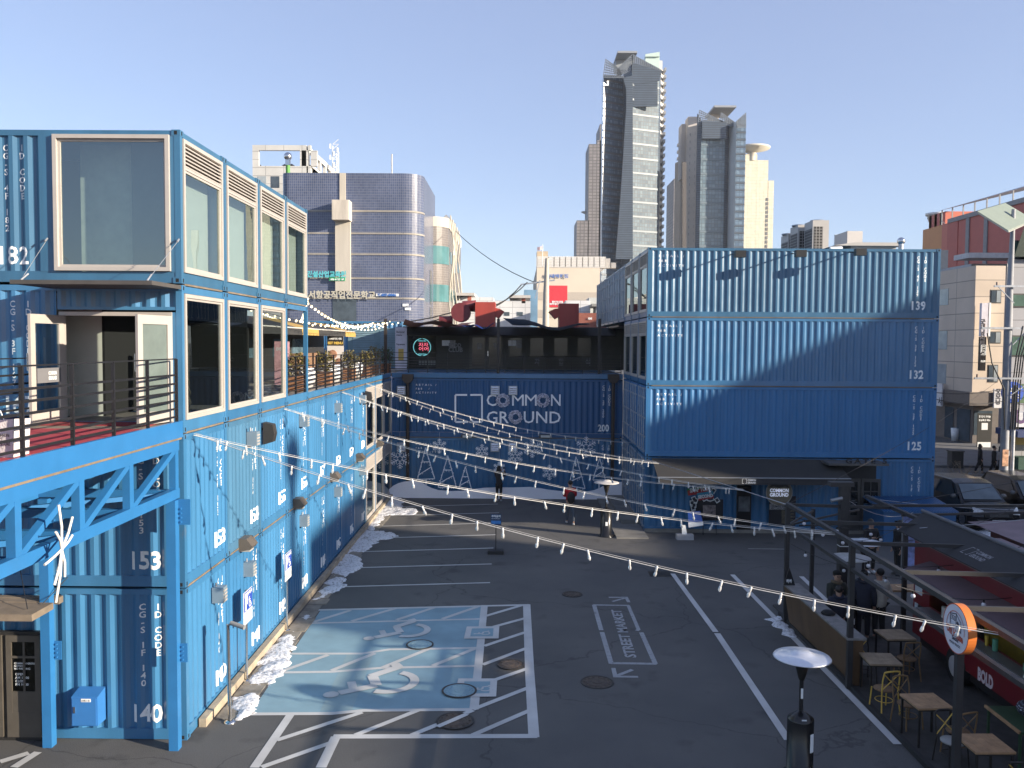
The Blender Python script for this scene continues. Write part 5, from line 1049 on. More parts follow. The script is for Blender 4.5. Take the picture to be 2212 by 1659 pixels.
# shopping bag on the bridge
bx = gz(66, 990, DECK + .1); bx = Vector((XL - .42, 10.9, DECK)); t = T("paper_bag", bx, "white shopping bag with black print standing on the bridge by the railing", "bag")
b = MB(); b.add([(bx.x - .19, bx.y - .16, DECK), (bx.x + .19, bx.y - .2, DECK), (bx.x + .17, bx.y + .2, DECK), (bx.x - .2, bx.y + .17, DECK), (bx.x - .22, bx.y - .2, DECK + .46), (bx.x + .22, bx.y - .22, DECK + .50), (bx.x + .2, bx.y + .2, DECK + .47), (bx.x - .2, bx.y + .2, DECK + .44)], [(0, 1, 5, 4), (1, 2, 6, 5), (2, 3, 7, 6), (3, 0, 4, 7), (0, 3, 2, 1)]); b.build("bag", mat("bag_white", (.66, .62, .62), rough=.8, var=.15, scale=6, bump=.5), t)
b = MB(); b.tube([(bx.x - .1, bx.y - .21, DECK + .47), (bx.x - .06, bx.y - .22, DECK + .60), (bx.x + .06, bx.y - .22, DECK + .60), (bx.x + .1, bx.y - .21, DECK + .48)], .008, 5); b.build("handle", mat("cord_white", (.7, .7, .7)), t)
MB().ball((bx.x + .05, bx.y, DECK + .44), .11, 8, 6).build("dark_cloth", mat("cloth_navy", (.015, .02, .05), rough=.9), t)
lettering("print", [(s, (bx.x - .17, bx.y - .205, DECK + .27 - i * .055), .06, dict(w=w, bold=.001)) for i, (s, w) in enumerate((("GREAT FASHION", .33), ("SHOPPING", .24), ("GO TO THE STORE", .34)))], BLACK, t, off=.012)
# star ornament
c = gx(133, 1187, XL + .22); t = T("star_ornament", c, "white wrapped twig star hanging on the bridge truss", "ornament"); m_ = mat("white_wrap", (.68, .64, .58), rough=.9, var=.1, scale=8, bump=.3)
for i, (a, l) in enumerate(((95, .75), (62, .55), (20, .42), (195, .50), (235, .60), (262, .85), (285, .50), (125, .42), (250, .35))):
    d = Vector((.10 * math.sin(i * 2), math.cos(R(a)), math.sin(R(a)))); b = MB(); b.tube([c, c + d * l * .40 + Vector((.02, 0, .01)), c + d * l * .8], .017, 7); b.build("arm", m_, t)
# canopies
t = T("door_canopy", (-7.5, 15, 8.35), "dark grey flat canopy with steel cables above the bridge door", "canopy")
zc = LZ[3] - .06; a = gz(23, 605.5, zc + .0) if False else None; yf = 14.35; MB().box(-8.58, XL + .0, yf, Y0 - .02, zc - .05, zc + .02).build("slab", mat("canopy_grey", (.07, .065, .06), rough=.6, var=.15), t)
for x, xe in ((-8.45, -8.05), (XL - .12, XL - .03)):
    b = MB(); b.tube([(x, yf + .1, zc + .02), (x + (xe - x) * .1, yf + .25, zc + .14)], .018, 5); b.tube([(x, yf + .1, zc + .02), (xe if x > -8 else -8.62, Y0 - .03, zc + .84)], .006, 5); b.tube([(xe if x > -8 else -8.62, Y0 - .1, zc + .80), (xe if x > -8 else -8.62, Y0 - .02, zc + .86)], .02, 5); b.build("stay_cable", GALV, t)
cz = gy(137, 1286, Y0).z; xr = gy(137, 1286, Y0).x; t = T("door_canopy", (-10, 15, cz - .12), "weathered brown flat canopy over the ground floor door at lower left", "canopy"); CB = mat("canopy_brown", (.20, .16, .12), rough=.8, var=.3, scale=2)
MB().box(-12.5, xr, 15.46, Y0 - .01, cz - .12, cz).box(-12.5, xr + .02, 14.55, 15.24, cz - .14, cz - .02).box(-12.5, -8.74, 15.24, 15.46, cz - .13, cz - .01).build("slab", CB, t)
b = MB(); b.tube([(xr - .2, 14.8, cz), (xr - .8, Y0 - .02, cz + .55)], .008, 5); b.tube([(xr - .1, 15.1, cz), (xr + .1, Y0 - .02, cz + .35)], .008, 5); b.build("cable", BLACK, t)
# ground floor door
t = T("glazed_door", (-10.2, Y0 - .05, 0), "black framed glazed door under the brown canopy", "door"); x1 = gy(94, 1450, Y0).x + .02; zt = gy(50, 1362, Y0).z; yy = Y0 - .05
MB().box(-12.6, x1, yy - .02, Y0 + .02, 0, zt).build("backing", mat("door_black", (.022, .021, .020), rough=.5, var=.1), t)
xm = gy(14, 1450, Y0).x
for (a, b_) in ((xm + .06, x1 - .02), (xm - 1.1, xm - .02)):
    f = MB(); w = b_ - a; f.box(a, a + .10, yy - .06, yy - .02, .08, zt - .06).box(b_ - .1, b_, yy - .06, yy - .02, .08, zt - .06).box(a + .1, b_ - .1, yy - .06, yy - .02, zt - .18, zt - .06).box(a + .1, b_ - .1, yy - .06, yy - .02, .08, .55).box(a + .1, b_ - .1, yy - .055, yy - .02, .55, .95)
    f.box(a + w * .52 - .02, a + w * .52 + .02, yy - .055, yy - .02, .95, zt - .18).box(a + .1, b_ - .1, yy - .058, yy - .02, 1.58, 1.62); o = f.build("door_leaf", mat("door_bronze", (.085, .075, .062), rough=.45, var=.15), t)
    MB().quad((a + .1, yy - .03, .95), (b_ - .1, yy - .03, .95), (b_ - .1, yy - .03, zt - .18), (a + .1, yy - .03, zt - .18)).build("pane", glass("door_glass_dark", (.05, .05, .05), 1.5), o)
    lettering("notice", [("COMMON GROUND\nNOTICE\nNO PARKING", (a + .14, yy - .04, 1.46), .05, dict(bold=.001)), ("OPEN\nAM 11:00\nCLOSE\nPM 10:00", (a + .16, yy - .04, 1.25), .065, dict(bold=.001))], WHITEP, o, off=.004)
# electrical box
x0_, x1_, z0_, z1_ = gy(153.6, 1540, Y0 - .3).x, gy(210, 1540, Y0 - .3).x, gy(180, 1569, Y0 - .3).z, gy(180, 1500, Y0 - .3).z
t = T("electrical_box", ((x0_ + x1_) / 2, Y0 - .15, z0_), "blue electrical cabinet on the wall of container 140", "electrical box"); BX = mat("box_blue", (.035, .16, .42), rough=.4, var=.05)
MB().box(x0_, x1_, Y0 - .29, Y0 + .02, z0_, z1_ - .06).prism([(x0_, Y0 - .29, z1_ - .06), (x0_, Y0 + .02, z1_ - .06), (x0_, Y0 + .02, z1_ + .02)], (x1_ - x0_, 0, 0)).build("cabinet", BX, t)
MB().box(x0_ + .02, x1_ - .02, Y0 - .305, Y0 - .291, z0_ + .02, z1_ - .08).build("door", BX, t); MB().box(x0_ + .05, x0_ + .08, Y0 - .32, Y0 - .306, z0_ + .25, z0_ + .37).build("latch", STEEL, t)
MB().box(x0_ + .19, x0_ + .37, Y0 - .31, Y0 - .306, z1_ - .14, z1_ - .08).build("name_plate", WHITEP, t); lettering("print", [("LNB-1-B", (x0_ + .2, Y0 - .31, z1_ - .13), .05, dict(w=.15))], BLACK, t, off=.004)
# disabled parking signs
def psign(x, y, z0, z1, label):
    t = T("parking_sign", (x, y, 0), label, "parking sign", "blue wheelchair parking signs"); MB().tube([(x, y, 0), (x, y, z1)], .028, 10).lathe([(.09, 0), (.09, .02), (.03, .03)], (x, y, 0), 12).build("pole", STEEL, t); h = z1 - z0; w = .29
    MB().box(x + .03, x + .045, y - w, y + w, z0, z1).build("panel", mat("sign_panel_white", (.68, .68, .66), rough=.4, var=.04), t); zb = z0 + h * .40
    MB().box(x + .0465, x + .048, y - w + .01, y + w - .01, zb, z1 - .01).build("blue_field", mat("sign_blue", (.03, .07, .36), rough=.4, var=.05), t)
    lettering("sign_text", [("P", (x, y - .22, zb + .04), .38, dict(bold=.02)), ("장애인전용 주차구역", (x, y - w + .03, z1 - .11), .10, dict(w=w * 2 - .06, bold=.003))], WHITEP, t, n=(1, 0, 0), ux=(0, 1, 0), off=.051)
    b = MB(); wheelchair(b, Vector((x + .052, y + .10, zb + .05)), Vector((0, .20, 0)), Vector((0, 0, .22)), .03, .0); b.build("wheelchair_symbol", WHITEP, t)
    lettering("small_print", [("과태료 10만원", (x, y - w + .06, z0 + h * .28), .07, dict(w=.44)), ("장애인의 주차편의를\n위하여 협조바랍니다", (x, y - w + .06, z0 + h * .18), .055, dict(w=.46))], mat("sign_print_grey", (.2, .2, .25)), t, n=(1, 0, 0), ux=(0, 1, 0), off=.048)
for (bxp, byp, y0p, y1p, lb) in ((533, 1470, 1344, 1274, "nearer blue wheelchair parking sign on a steel pole"), (620, 1362, 1250, 1192, "farther blue wheelchair parking sign on a steel pole")):
    q = gz(bxp, byp); psign(q.x, q.y, gy(533, y0p, q.y).z, gy(533, y1p, q.y).z, lb)
q = gz(497, 1560); zt = gy(489, 1349, q.y).z; t = T("camera_pole", (q.x, q.y, 0), "stainless pole with a small camera near the block's corner", "camera pole"); MB().tube([(q.x, q.y, 0), (q.x - .03, q.y, zt)], .036, 12).lathe([(.12, 0), (.12, .02), (.05, .04)], (q.x, q.y, 0), 12).build("pole", STEEL, t)
MB().tube([(q.x - .03, q.y, zt - .02), (q.x + .06, q.y - .02, zt + .02)], .02, 6).tube([(q.x + .04, q.y - .02, zt + .04), (q.x + .34, q.y - .12, zt - .02)], .045, 10).build("camera", mat("camera_grey", (.22, .22, .22), rough=.5), t)
# wall boxes, speakers, hood lamps
BXG = mat("wall_box_metal", (.20, .27, .33), rough=.4, metal=.2, var=.1); HOOD = mat("hood_bronze", (.10, .085, .07), rough=.5, var=.15)
def R0(x, y): return (.3101 * x, 932.6 + .3101 * y)
def R1(x, y): return (548.6 + .248 * x, 822.9 + .248 * y)
def R2(x, y): return (.3101 * x, 603.5 + .3101 * y)
WB = [(R2, 1775, 1105, "on container 154"), (R1, 450, 345, "on container 156"), (R1, 743, 232, "on container 158"), (R1, 957, 157, "on container 160"), (R1, 450, 1212, "on container 143, ground floor"), (R1, 743, 962, "on container 145, ground floor"), (R1, 955, 780, "on container 147, ground floor"), (R0, 1542, 1127, "on container 140, nearest the corner"), (R0, 1750, 950, "on container 141, below the bronze hood lamp")]
for fn, x, y, lb in WB:
    p = gx(*fn(x, y), XL + .12); t = T("wall_box", (XL, p.y, p.z - .19), "grey metal junction box with slotted side %s" % lb, "wall box", "grey boxes along the left wall"); MB().box(XL - .03, XL + .20, p.y - .12, p.y + .12, p.z - .17, p.z + .15).build("housing", BXG, t)
    b = MB(); [b.box(XL + .201, XL + .212, p.y - .10, p.y + .10, p.z - .15 + i * .07, p.z - .12 + i * .07) for i in range(4)]; b.build("grille", CREAM, t); MB().tube([(XL + .05, p.y - .1, p.z + .17), (XL + .05, p.y - .1, p.z + .25)], .02, 6).build("gland", GALV, t)
for fn, x, y, lb in ((R1, 127, 455, "black wall speaker on container 155"), (R1, 990, 147, "black wall speaker beside the far glazed container end")):
    p = gx(*fn(x, y), XL + .15); t = T("wall_speaker", (XL, p.y, p.z - .25), lb, "speaker", "black wall speakers"); b = MB(); b.prism([(XL + .05, p.y - .12, p.z - .27), (XL + .28, p.y - .12, p.z - .20), (XL + .32, p.y - .12, p.z + .0), (XL + .28, p.y - .12, p.z + .22), (XL + .05, p.y - .12, p.z + .27)], (0, .26, 0)); b.build("cabinet", mat("speaker_black", (.03, .028, .026), rough=.5), t)
    MB().bar((XL - .03, p.y, p.z + .1), (XL + .05, p.y, p.z + .1), .06).build("bracket", BLACK, t)
for fn, x, y, lb in ((R0, 1742, 775, "nearest, above container 141"), (R1, 418, 1060, "above container 143"), (R1, 725, 830, "above container 145"), (R1, 942, 662, "above container 147"), (R1, 1110, 543, "at the far glazed ends")):
    p = gx(*fn(x, y), XL + .18); t = T("hood_lamp", (XL, p.y, p.z - .1), "bronze wedge shaped wall lamp %s" % lb, "wall lamp", "bronze hood lamps on the left wall"); b = MB(); b.prism([(XL - .02, p.y - .2, p.z + .13), (XL + .16, p.y - .2, p.z + .13), (XL + .29, p.y - .2, p.z - .04), (XL + .25, p.y - .2, p.z - .10), (XL - .02, p.y - .2, p.z - .16)], (0, .42, 0)); b.build("hood", HOOD, t)
    MB().box(XL + .03, XL + .22, p.y - .15, p.y + .13, p.z - .165, p.z - .13).build("lens", mat("lens_grey", (.35, .35, .33)), t)

# ---------------------------------------------------------------- terrace furniture
LEAF = mat("leaf_olive", (.125, .105, .03), rough=.7, var=.4, scale=9); LEAFG = mat("leaf_green", (.05, .075, .025), rough=.7, var=.4, scale=9)
def shrub(x, y, z, h, r, label, m=LEAF, seed=0):
    rd = random.Random(seed); t = T("potted_shrub", (x, y, z), label, "potted shrub", "shrubs in wooden planters on the terrace")
    p = MB(); p.box(x - .22, x + .22, y - .22, y + .22, z, z + .46); [p.box(x - .235, x + .235, y - .235, y + .235, z + q, z + q + .04) for q in (.03, .40)]; p.build("planter", WBR, t)
    tr = MB(); [tr.tube([(x, y, z + .4), (x + rd.uniform(-.1, .1), y + rd.uniform(-.1, .1), z + .55 + h * .4)], .016, 5) for _ in range(5)]; tr.build("trunk", mat("bark", (.12, .08, .05), rough=.9), t); c = MB()
    for i in range(520):
        a = rd.uniform(0, 6.28); e = rd.uniform(-1, 1); k = (.35 + .65 * rd.random() ** .5) * (1 + .25 * math.sin(3 * a + seed) * math.cos(4 * e)); q = Vector((x + r * k * math.cos(a) * math.sqrt(1 - e * e), y + r * k * math.sin(a) * math.sqrt(1 - e * e), z + .45 + h * .5 + h * .5 * k * e))
        u = Vector((rd.uniform(-1, 1), rd.uniform(-1, 1), rd.uniform(-1, 1))).normalized() * .045; v = u.cross(Vector((rd.uniform(-1, 1), rd.uniform(-1, 1), 1))).normalized() * .03
        c.add([q - u, q + v, q + u, q - v], [(0, 1, 2, 3)])
    c.build("crown", m, t)
for i, (px, h, lb) in enumerate(((641, .75, "inside the open blue frame"), (701, .72, "first along the long terrace railing"), (754, .70, "second along the railing, near the banner"), (790, .65, "third along the railing"), (806, .85, "tallest, at the sunny end of the terrace railing"))):
    y = (6.75 * F) / (1119.6 - px); shrub(-6.75, y, DECK, h, .36, "olive evergreen shrub in a wooden planter, %s" % lb, seed=i)
shrub(-6.5, YB + .5, DECK, .8, .38, "dark green shrub in a wooden planter at the shaded terrace corner", LEAFG, 9)
for i, y in enumerate((27.0, 31.0, 35.2)):
    t = T("tub_table", (-6.95, y, DECK), "white covered round tub table by the terrace railing, %s from the frame" % ORD[i], "table", "white tub tables"); MB().lathe([(.01, 0), (.38, 0), (.5, .3), (.52, .55), (.50, .58), (.01, .60)], (-6.95, y, DECK), 20).build("tub", mat("tub_white", (.52, .52, .52), rough=.7, var=.15), t)
    MB().lathe([(.01, .6), (.46, .6), (.44, .66), (.01, .69)], (-6.95, y, DECK), 20).build("snow_cap", SNOW, t)
# terrace cafe on the left with striped awning
t = T("cafe_kiosk", (-12, 33, DECK), "dark terrace cafe with black and yellow awning", "kiosk"); MB().box(-15, -9.6, Y0 + 4 * DY + .5, 42, DECK, 8.35).build("body", mat("kiosk_dark", (.03, .03, .033), rough=.6, var=.2), t)
for k, (y0, y1) in enumerate(((26, 28.6), (28.6, 31.2), (31.2, 33.8), (33.8, 36.4), (36.4, 39), (39, 41.4))):
    m_ = mat("awning_yellow", (.42, .27, .07), rough=.8, var=.1) if k in (2, 5) else mat("awning_black", (.035, .034, .033), rough=.8, var=.2)
    MB().prism([(-9.6, y0, 8.38), (-9.6, y1, 8.38), (-7.95, y1, 7.96), (-7.95, y0, 7.96)], (0, 0, .02)).prism([(-7.95, y0, 7.97), (-7.95, y1, 7.97), (-7.93, y1, 7.74), (-7.93, y0, 7.74)], (.015, 0, 0)).build("awning_panel", m_, t)
MB().tube([(-7.97, 26, 7.98), (-7.97, 41.4, 7.98)], .035, 8).build("awning_bar", mat("bar_beige", (.55, .52, .46), rough=.4), t)
MB().box(-9.59, -9.5, 31.0, 31.5, DECK, 7.7).build("yellow_post", mat("awning_yellow", (.42, .27, .07)), t)
for y in (27, 30, 33.2, 36): MB().box(-9.6, -9.55, y, y + 1.8, DECK + .9, 7.6).build("shop_window", mat("kiosk_glass", (.10, .16, .20), rough=.1, var=.4, scale=1.5), t)
MB().box(-9.6, -9.1, 34.5, 38.5, DECK + .0, DECK + 1.0).build("counter", mat("counter_wood", (.22, .13, .08), rough=.7), t)
def banner(x, y, w, h, z, label, cols, texts, ang=0):
    t = T("banner_stand", (x, y, z), label, "banner"); b = MB(); b.box(x - w / 2, x + w / 2, y - .01, y + .01, z + .05, z + h); b.build("cloth", cols, t); MB().tube([(x, y + .03, z), (x, y + .03, z + h)], .012, 6).box(x - w / 2, x + w / 2, y - .12, y + .14, z, z + .05).build("stand", GREYM, t)
    for (body, dx, dz, s, m_, ww) in texts: lettering("print", [(body, (x - w / 2 + dx, y - .01, z + dz), s, dict(w=ww, bold=.004))], m_, t, off=.006)
    return t
BW = mat("banner_white", (.60, .58, .56), rough=.7, var=.05); YT = mat("menu_yellow", (.70, .48, .10)); p = Vector((-8.0, 37.2, 0))
t = banner(p.x, p.y, .72, 1.75, DECK, "tall white and black SET MENU banner stand on the terrace", BW, [])
MB().box(p.x - .36, p.x + .36, p.y - .016, p.y - .012, DECK + 1.33, DECK + 1.75).build("black_header", mat("header_black", (.02, .02, .02)), t); lettering("print", [("SET MENU", (p.x - .33, p.y - .012, DECK + 1.40), .14, dict(w=.66, bold=.008))], YT, t, off=.008); lettering("print", [("바베큐치킨 세트", (p.x - .28, p.y - .012, DECK + 1.60), .09, dict(w=.55, bold=.004))], WHITEP, t, off=.008)
d = MB(); [d.ball((p.x + dx, p.y - .02, DECK + dz), r_, 12, 6, (1, .05, 1)) for dx, dz, r_ in ((-.12, .95, .20), (.15, .62, .17), (-.1, .35, .2))]; d.build("food_picture", mat("food_brown", (.30, .16, .10), rough=.8, var=.4, scale=9), t)
t = banner(-7.9, 28.4, .5, 1.5, DECK, "pink and white angled flyer stand beside the open frame", mat("flyer_pink", (.62, .35, .38), rough=.6, var=.3, scale=6), [("EVENT", .06, 1.2, .14, WHITEP, .36)])
t = banner(-8.4, 25.2 + .2, .7, 1.9, DECK, "dark menu board with white letters seen through the open frame", mat("board_dark", (.05, .05, .05), rough=.5), [("BAR & MENU", .06, 1.45, .12, YT, .55), ("A AVAL", .05, .9, .3, WHITEP, .6)])
# things seen through the glazed third floor ends
t = T("folding_sign", (-8.6, Y0 + 2 * DY + 1.6, DECK), "white folding notice board seen through the third glass end", "folding sign"); q = Vector((-8.3, Y0 + 2 * DY + 1.5, DECK))
MB().prism([(q.x - .25, q.y, q.z), (q.x + .25, q.y, q.z), (q.x + .25, q.y + .2, q.z + 1.1), (q.x - .25, q.y + .2, q.z + 1.1)], (0, .02, 0)).prism([(q.x - .25, q.y + .45, q.z), (q.x + .25, q.y + .45, q.z), (q.x + .25, q.y + .24, q.z + 1.1), (q.x - .25, q.y + .24, q.z + 1.1)], (0, .02, 0)).build("boards", BW, t); lettering("print", [("CAFE\nMENU\nOPEN", (q.x - .18, q.y, q.z + .8), .13, {})], BLACK, t, off=.09)
def ichair(x, y, z, rz, label, grp="dark chairs behind the glass"):
    t = T("cafe_chair", (x, y, z), label, "chair", grp, rz); WL[t.name] = Vector((0, 0, 0)); MB().box(-.2, .2, -.2, .2, .42, .46).build("seat", mat("chair_black", (.02, .02, .02), rough=.5), t); MB().box(-.2, .2, .18, .21, .5, .85).build("backrest", mat("chair_black", (.02, .02, .02)), t)
    for i, j in ((-1, -1), (1, -1), (1, 1), (-1, 1)): MB().tube([(.17 * i, .17 * j, .42), (.21 * i, .21 * j, 0)], .012, 5).build("leg", STEEL, t)
    return t
a = ichair(-8.6, Y0 + DY + 1.2, DECK, .4, "black chair with steel legs, left one behind the second glass end"); ichair(-8.1, Y0 + DY + 1.9, DECK, 2.1, "black chair with steel legs, right one behind the second glass end")
MB().box(-10.6, -10.55, Y0 + 3.3, Y0 + 3.7, DECK, DECK + 1.8).thing("interior_banner", mat("banner_blue", (.03, .08, .42), rough=.6), "narrow blue banner inside the glazed third floor", "banner")
# blue container at the far end of the terrace with louvre doors
YQ = 48.6; xb1 = gy(868, 760, YQ).x; t, pr = container("shipping_container", "blue third floor container with louvred doors at the far left terrace end", xb1 - 12, xb1, YQ, YQ + 2.4, DECK, 8.72, {'-y': 'corr'}, BLUE[1], "blue shipping containers around the terrace")
ld = MB(); u0 = gy(752, 750, YQ).x; ld.box(u0, u0 + 3.4, YQ - .04, YQ + .03, DECK + .1, 8.3); o = ld.build("door_panel", mat("door_panel_grey", (.12, .20, .24), rough=.6), t); lv = MB()
for k in range(2):
    for i in range(16): z = DECK + .6 + i * .1; x = u0 + .3 + k * 1.55; lv.prism([(x, YQ - .08, z), (x, YQ - .045, z + .07), (x, YQ - .04, z + .07), (x, YQ - .06, z)], (1.2, 0, 0))
lv.build("louvre", mat("louvre_blue_grey", (.16, .25, .30), rough=.5), o)
# micro light strings over the terrace
BUL = mat("bulb_warm", (1.0, .82, .50), rough=.3, var=0, emis=2.2)
random.seed(21); k = 0
proto_tb = None
for (x0, y0, z0, x1, y1, z1) in ((-6.3, 25, 8.75, -7, 41.3, 8.5), (-9, 25.2, 8.8, -6.2, 41.3, 8.5), (-12, 27, 8.9, -6.2, 41.2, 8.5), (-14, 30, 8.95, -6.4, 41.2, 8.45), (-6.3, 25.5, 8.9, -12, 46, 8.75), (-6.2, 41.3, 8.55, -14, 47.5, 8.8), (-9, 26, 9.1, -12, 48.3, 8.8), (-6.2, 41.4, 8.5, -10, 48.3, 8.75), (-11, 38, 8.7, -6.4, 47.5, 8.7), (-13, 36, 8.8, -6.4, 45, 8.7)):
    k += 1; a = Vector((x0, y0, z0)); b = Vector((x1, y1, z1)); n = int((b - a).length / .55); t = T("terrace_light_string", a, "string of tiny warm bulbs over the left terrace", "string lights", "tiny bulb strings over the terrace")
    f_ = lambda s: a.lerp(b, s) - Vector((0, 0, .45 * 4 * s * (1 - s))); MB().tube([f_(i / 12) for i in range(13)], .008, 4).build("wire", BLACK, t)
    if proto_tb is None: q = MB(); q.ball((0, 0, -.05), .038, 6, 5); proto_tb = q.mesh("bulb", BUL)
    for i in range(1, n): o = bpy.data.objects.new("bulb", proto_tb); COL.objects.link(o); o.parent = t; o.location = f_(i / n) - a
# ---------------------------------------------------------------- things on the back wall
K3 = lambda x, y, Y=YB: gy(822.9 + .248 * x, 630.9 + .248 * y, Y)
K4 = lambda x, y, Y=YB: gy(822.9 + .248 * x, 905.2 + .248 * y, Y)
TIN = mat("tinsel_silver", (.80, .79, .90), rough=.4, metal=.0, var=.35, scale=30)
for i, (x, y, lb) in enumerate(((1062, 943, "wreath standing in for the first O of COMMON"), (1410, 943, "wreath standing in for the second O of COMMON"), (1172, 1088, "wreath standing in for the O of GROUND"))):
    c = K3(x, y, YB - .08); t = T("wreath", c, "silver tinsel " + lb, "wreath", "silver wreaths in the wordmark"); rd = random.Random(i); b = MB()
    b.tube([c + Vector((.24 * math.cos(q * math.pi / 12), 0, .24 * math.sin(q * math.pi / 12))) for q in range(25)], .07, 7); b.build("ring", mat("ring_grey", (.30, .30, .36), rough=.8), t); b = MB()
    for _ in range(520):
        a = rd.uniform(0, 6.283); r_ = .24 + rd.uniform(-.09, .10); q = c + Vector((r_ * math.cos(a), rd.uniform(-.09, .0), r_ * math.sin(a))); u = Vector((rd.uniform(-1, 1), rd.uniform(-1, .2), rd.uniform(-1, 1))).normalized() * .035; v = u.cross(Vector((0, 1, .3))).normalized() * .010
        b.add([q - u, q + v, q + u, q - v], [(0, 1, 2, 3)])
    b.build("tinsel", TIN, t)
def ventp(x, y, lb):
    c = K3(x, y, YB); t = T("wall_vent", c, lb, "vent", "square louvre vents on the back wall"); b = MB(); b.box(c.x - .21, c.x + .21, YB - .09, YB + .05, c.z - .22, c.z + .22); b.build("housing", GALV, t); b = MB()
    for i in range(4): z = c.z - .15 + i * .09; b.prism([(c.x - .17, YB - .13, z), (c.x - .17, YB - .092, z + .06), (c.x - .17, YB - .092, z)], (.34, 0, 0))
    b.build("louvre", STEEL, t)
for q in ((178, 857, "left vent on the numbered upper container of the back wall"), (995, 857, "vent above the letter C of the wordmark"), (1150, 857, "vent above the letters MM of the wordmark"), (178, 1350, "left vent on the lower back wall above a big snowflake"), (993, 1350, "middle vent of the lower back wall"), (1150, 1350, "vent of the lower back wall behind the bulb strings")): ventp(*q)
for x, lb in ((755, "left"), (1430, "right")):
    c = K3(x, 1247); t = T("wall_floodlight", c, "small rectangular floodlight on the back wall seam, %s of the pair" % lb, "floodlight", "floodlights on the back wall seam"); MB().box(c.x - .30, c.x + .30, YB - .32, YB - .06, c.z - .09, c.z + .05).build("lamp", mat("lamp_dark", (.06, .06, .06), rough=.4), t); MB().box(c.x - .22, c.x + .22, YB - .335, YB - .322, c.z - .08, c.z + .03).build("lens", mat("lens_white", (.5, .52, .5), rough=.3), t); MB().box(c.x - .04, c.x + .04, YB - .06, YB + .02, c.z - .05, c.z + .03).build("bracket", BLACK, t)
for x, lb in ((237, "left"), (2023, "right")):
    c = K3(x, 740); t = T("downpipe", (c.x, YB - .1, 0), "dark brown downpipe with hopper head at the %s side of the back wall" % lb, "downpipe", "downpipes on the back wall"); MB().tube([(c.x, YB - .10, .1), (c.x, YB - .10, c.z - .1)], .085, 10).build("pipe", mat("pipe_brown", (.045, .032, .026), rough=.5, var=.15), t)
    MB().prism([(c.x - .27, YB - .25, c.z + .14), (c.x + .27, YB - .25, c.z + .14), (c.x + .27, YB - .25, c.z - .10), (c.x + .13, YB - .25, c.z - .28), (c.x - .13, YB - .25, c.z - .28), (c.x - .27, YB - .25, c.z - .10)], (0, .24, 0)).build("hopper", mat("pipe_brown", (.04, .03, .03)), t)
# cut out snow board and its frame trees
pts = [K4(x, y, YB - .5) for x, y in ((70, 612), (105, 582), (150, 560), (200, 546), (260, 540), (320, 542), (360, 556), (400, 582), (440, 602), (500, 620), (600, 628), (700, 626), (760, 620), (830, 608), (900, 600), (1000, 596), (1150, 597), (1300, 593), (1380, 603), (1450, 615), (1530, 625), (1600, 632), (1720, 634), (1800, 632), (1860, 620), (1910, 600), (1960, 572), (2000, 560), (2100, 548))]
pts += [Vector((pts[-1].x, YB - .5, .0)), Vector((pts[0].x, YB - .5, 0))]
b = MB(); b.prism([(p.x, YB - .5, p.z) for p in pts], (0, .06, 0)); b.thing("snowdrift_board", mat("board_snow_white", (.82, .82, .88), rough=.6, var=.04, scale=1), "wavy white snowdrift cut out board along the back wall", "board")
LGT = mat("tree_frame_white", (.82, .85, .90), rough=.6, var=.1, scale=6)
for i, ((ax, ay), (lx, ly), (rx, ry), st, lb) in enumerate((((388, 250), (318, 525), (468, 520), 585, "tallest white frame tree, far left of the snow board"), ((583, 320), (500, 595), (658, 598), 640, "second white frame tree from the left, wide base"), ((735, 415), (677, 607), (788, 608), 630, "smallest white frame tree, third from the left"), ((1700, 328), (1635, 580), (1778, 605), 640, "white frame tree above the man in red"), ((1905, 340), (1845, 530), (1955, 530), 610, "white frame tree behind the far patio heater"))):
    Yt_ = YB - .38; A = K4(ax, ay, Yt_); L_ = K4(lx, ly, Yt_); R_ = K4(rx, ry, Yt_); t = T("light_tree", ((L_.x + R_.x) / 2, Yt_, K4(ax, st, Yt_).z), lb, "frame tree", "white frame trees above the snow board"); b = MB(); w = .095
    for p, q in ((A, L_), (A, R_), (L_, R_), (A.lerp(L_, .45), A.lerp(R_, .45)), (A.lerp(L_, .86), A.lerp(R_, .62)), ): b.bar(p, q, w, .03, up=(0, 1, 0)) if False else b.bar(p, q, .03, w, up=(0, 1, 0))
    b.build("frame", LGT, t); m_ = (L_ + R_) / 2; MB().bar(m_, (m_.x, Yt_, K4(ax, st, Yt_).z), .05).build("stem", LGT, t); b = MB(); rd = random.Random(i)
    for p, q in ((A, L_), (A, R_), (L_, R_), (A.lerp(L_, .45), A.lerp(R_, .45)), (A.lerp(L_, .86), A.lerp(R_, .62))):
        n = int((q - p).length / .12)
        for k in range(n): c = p.lerp(q, k / n) + Vector((rd.uniform(-.05, .05), -.05, rd.uniform(-.07, .02))); b.box(c.x - .014, c.x + .014, c.y - .014, c.y + .014, c.z - .02, c.z + .02)
    o = b.build("led_chain", LGT, t)
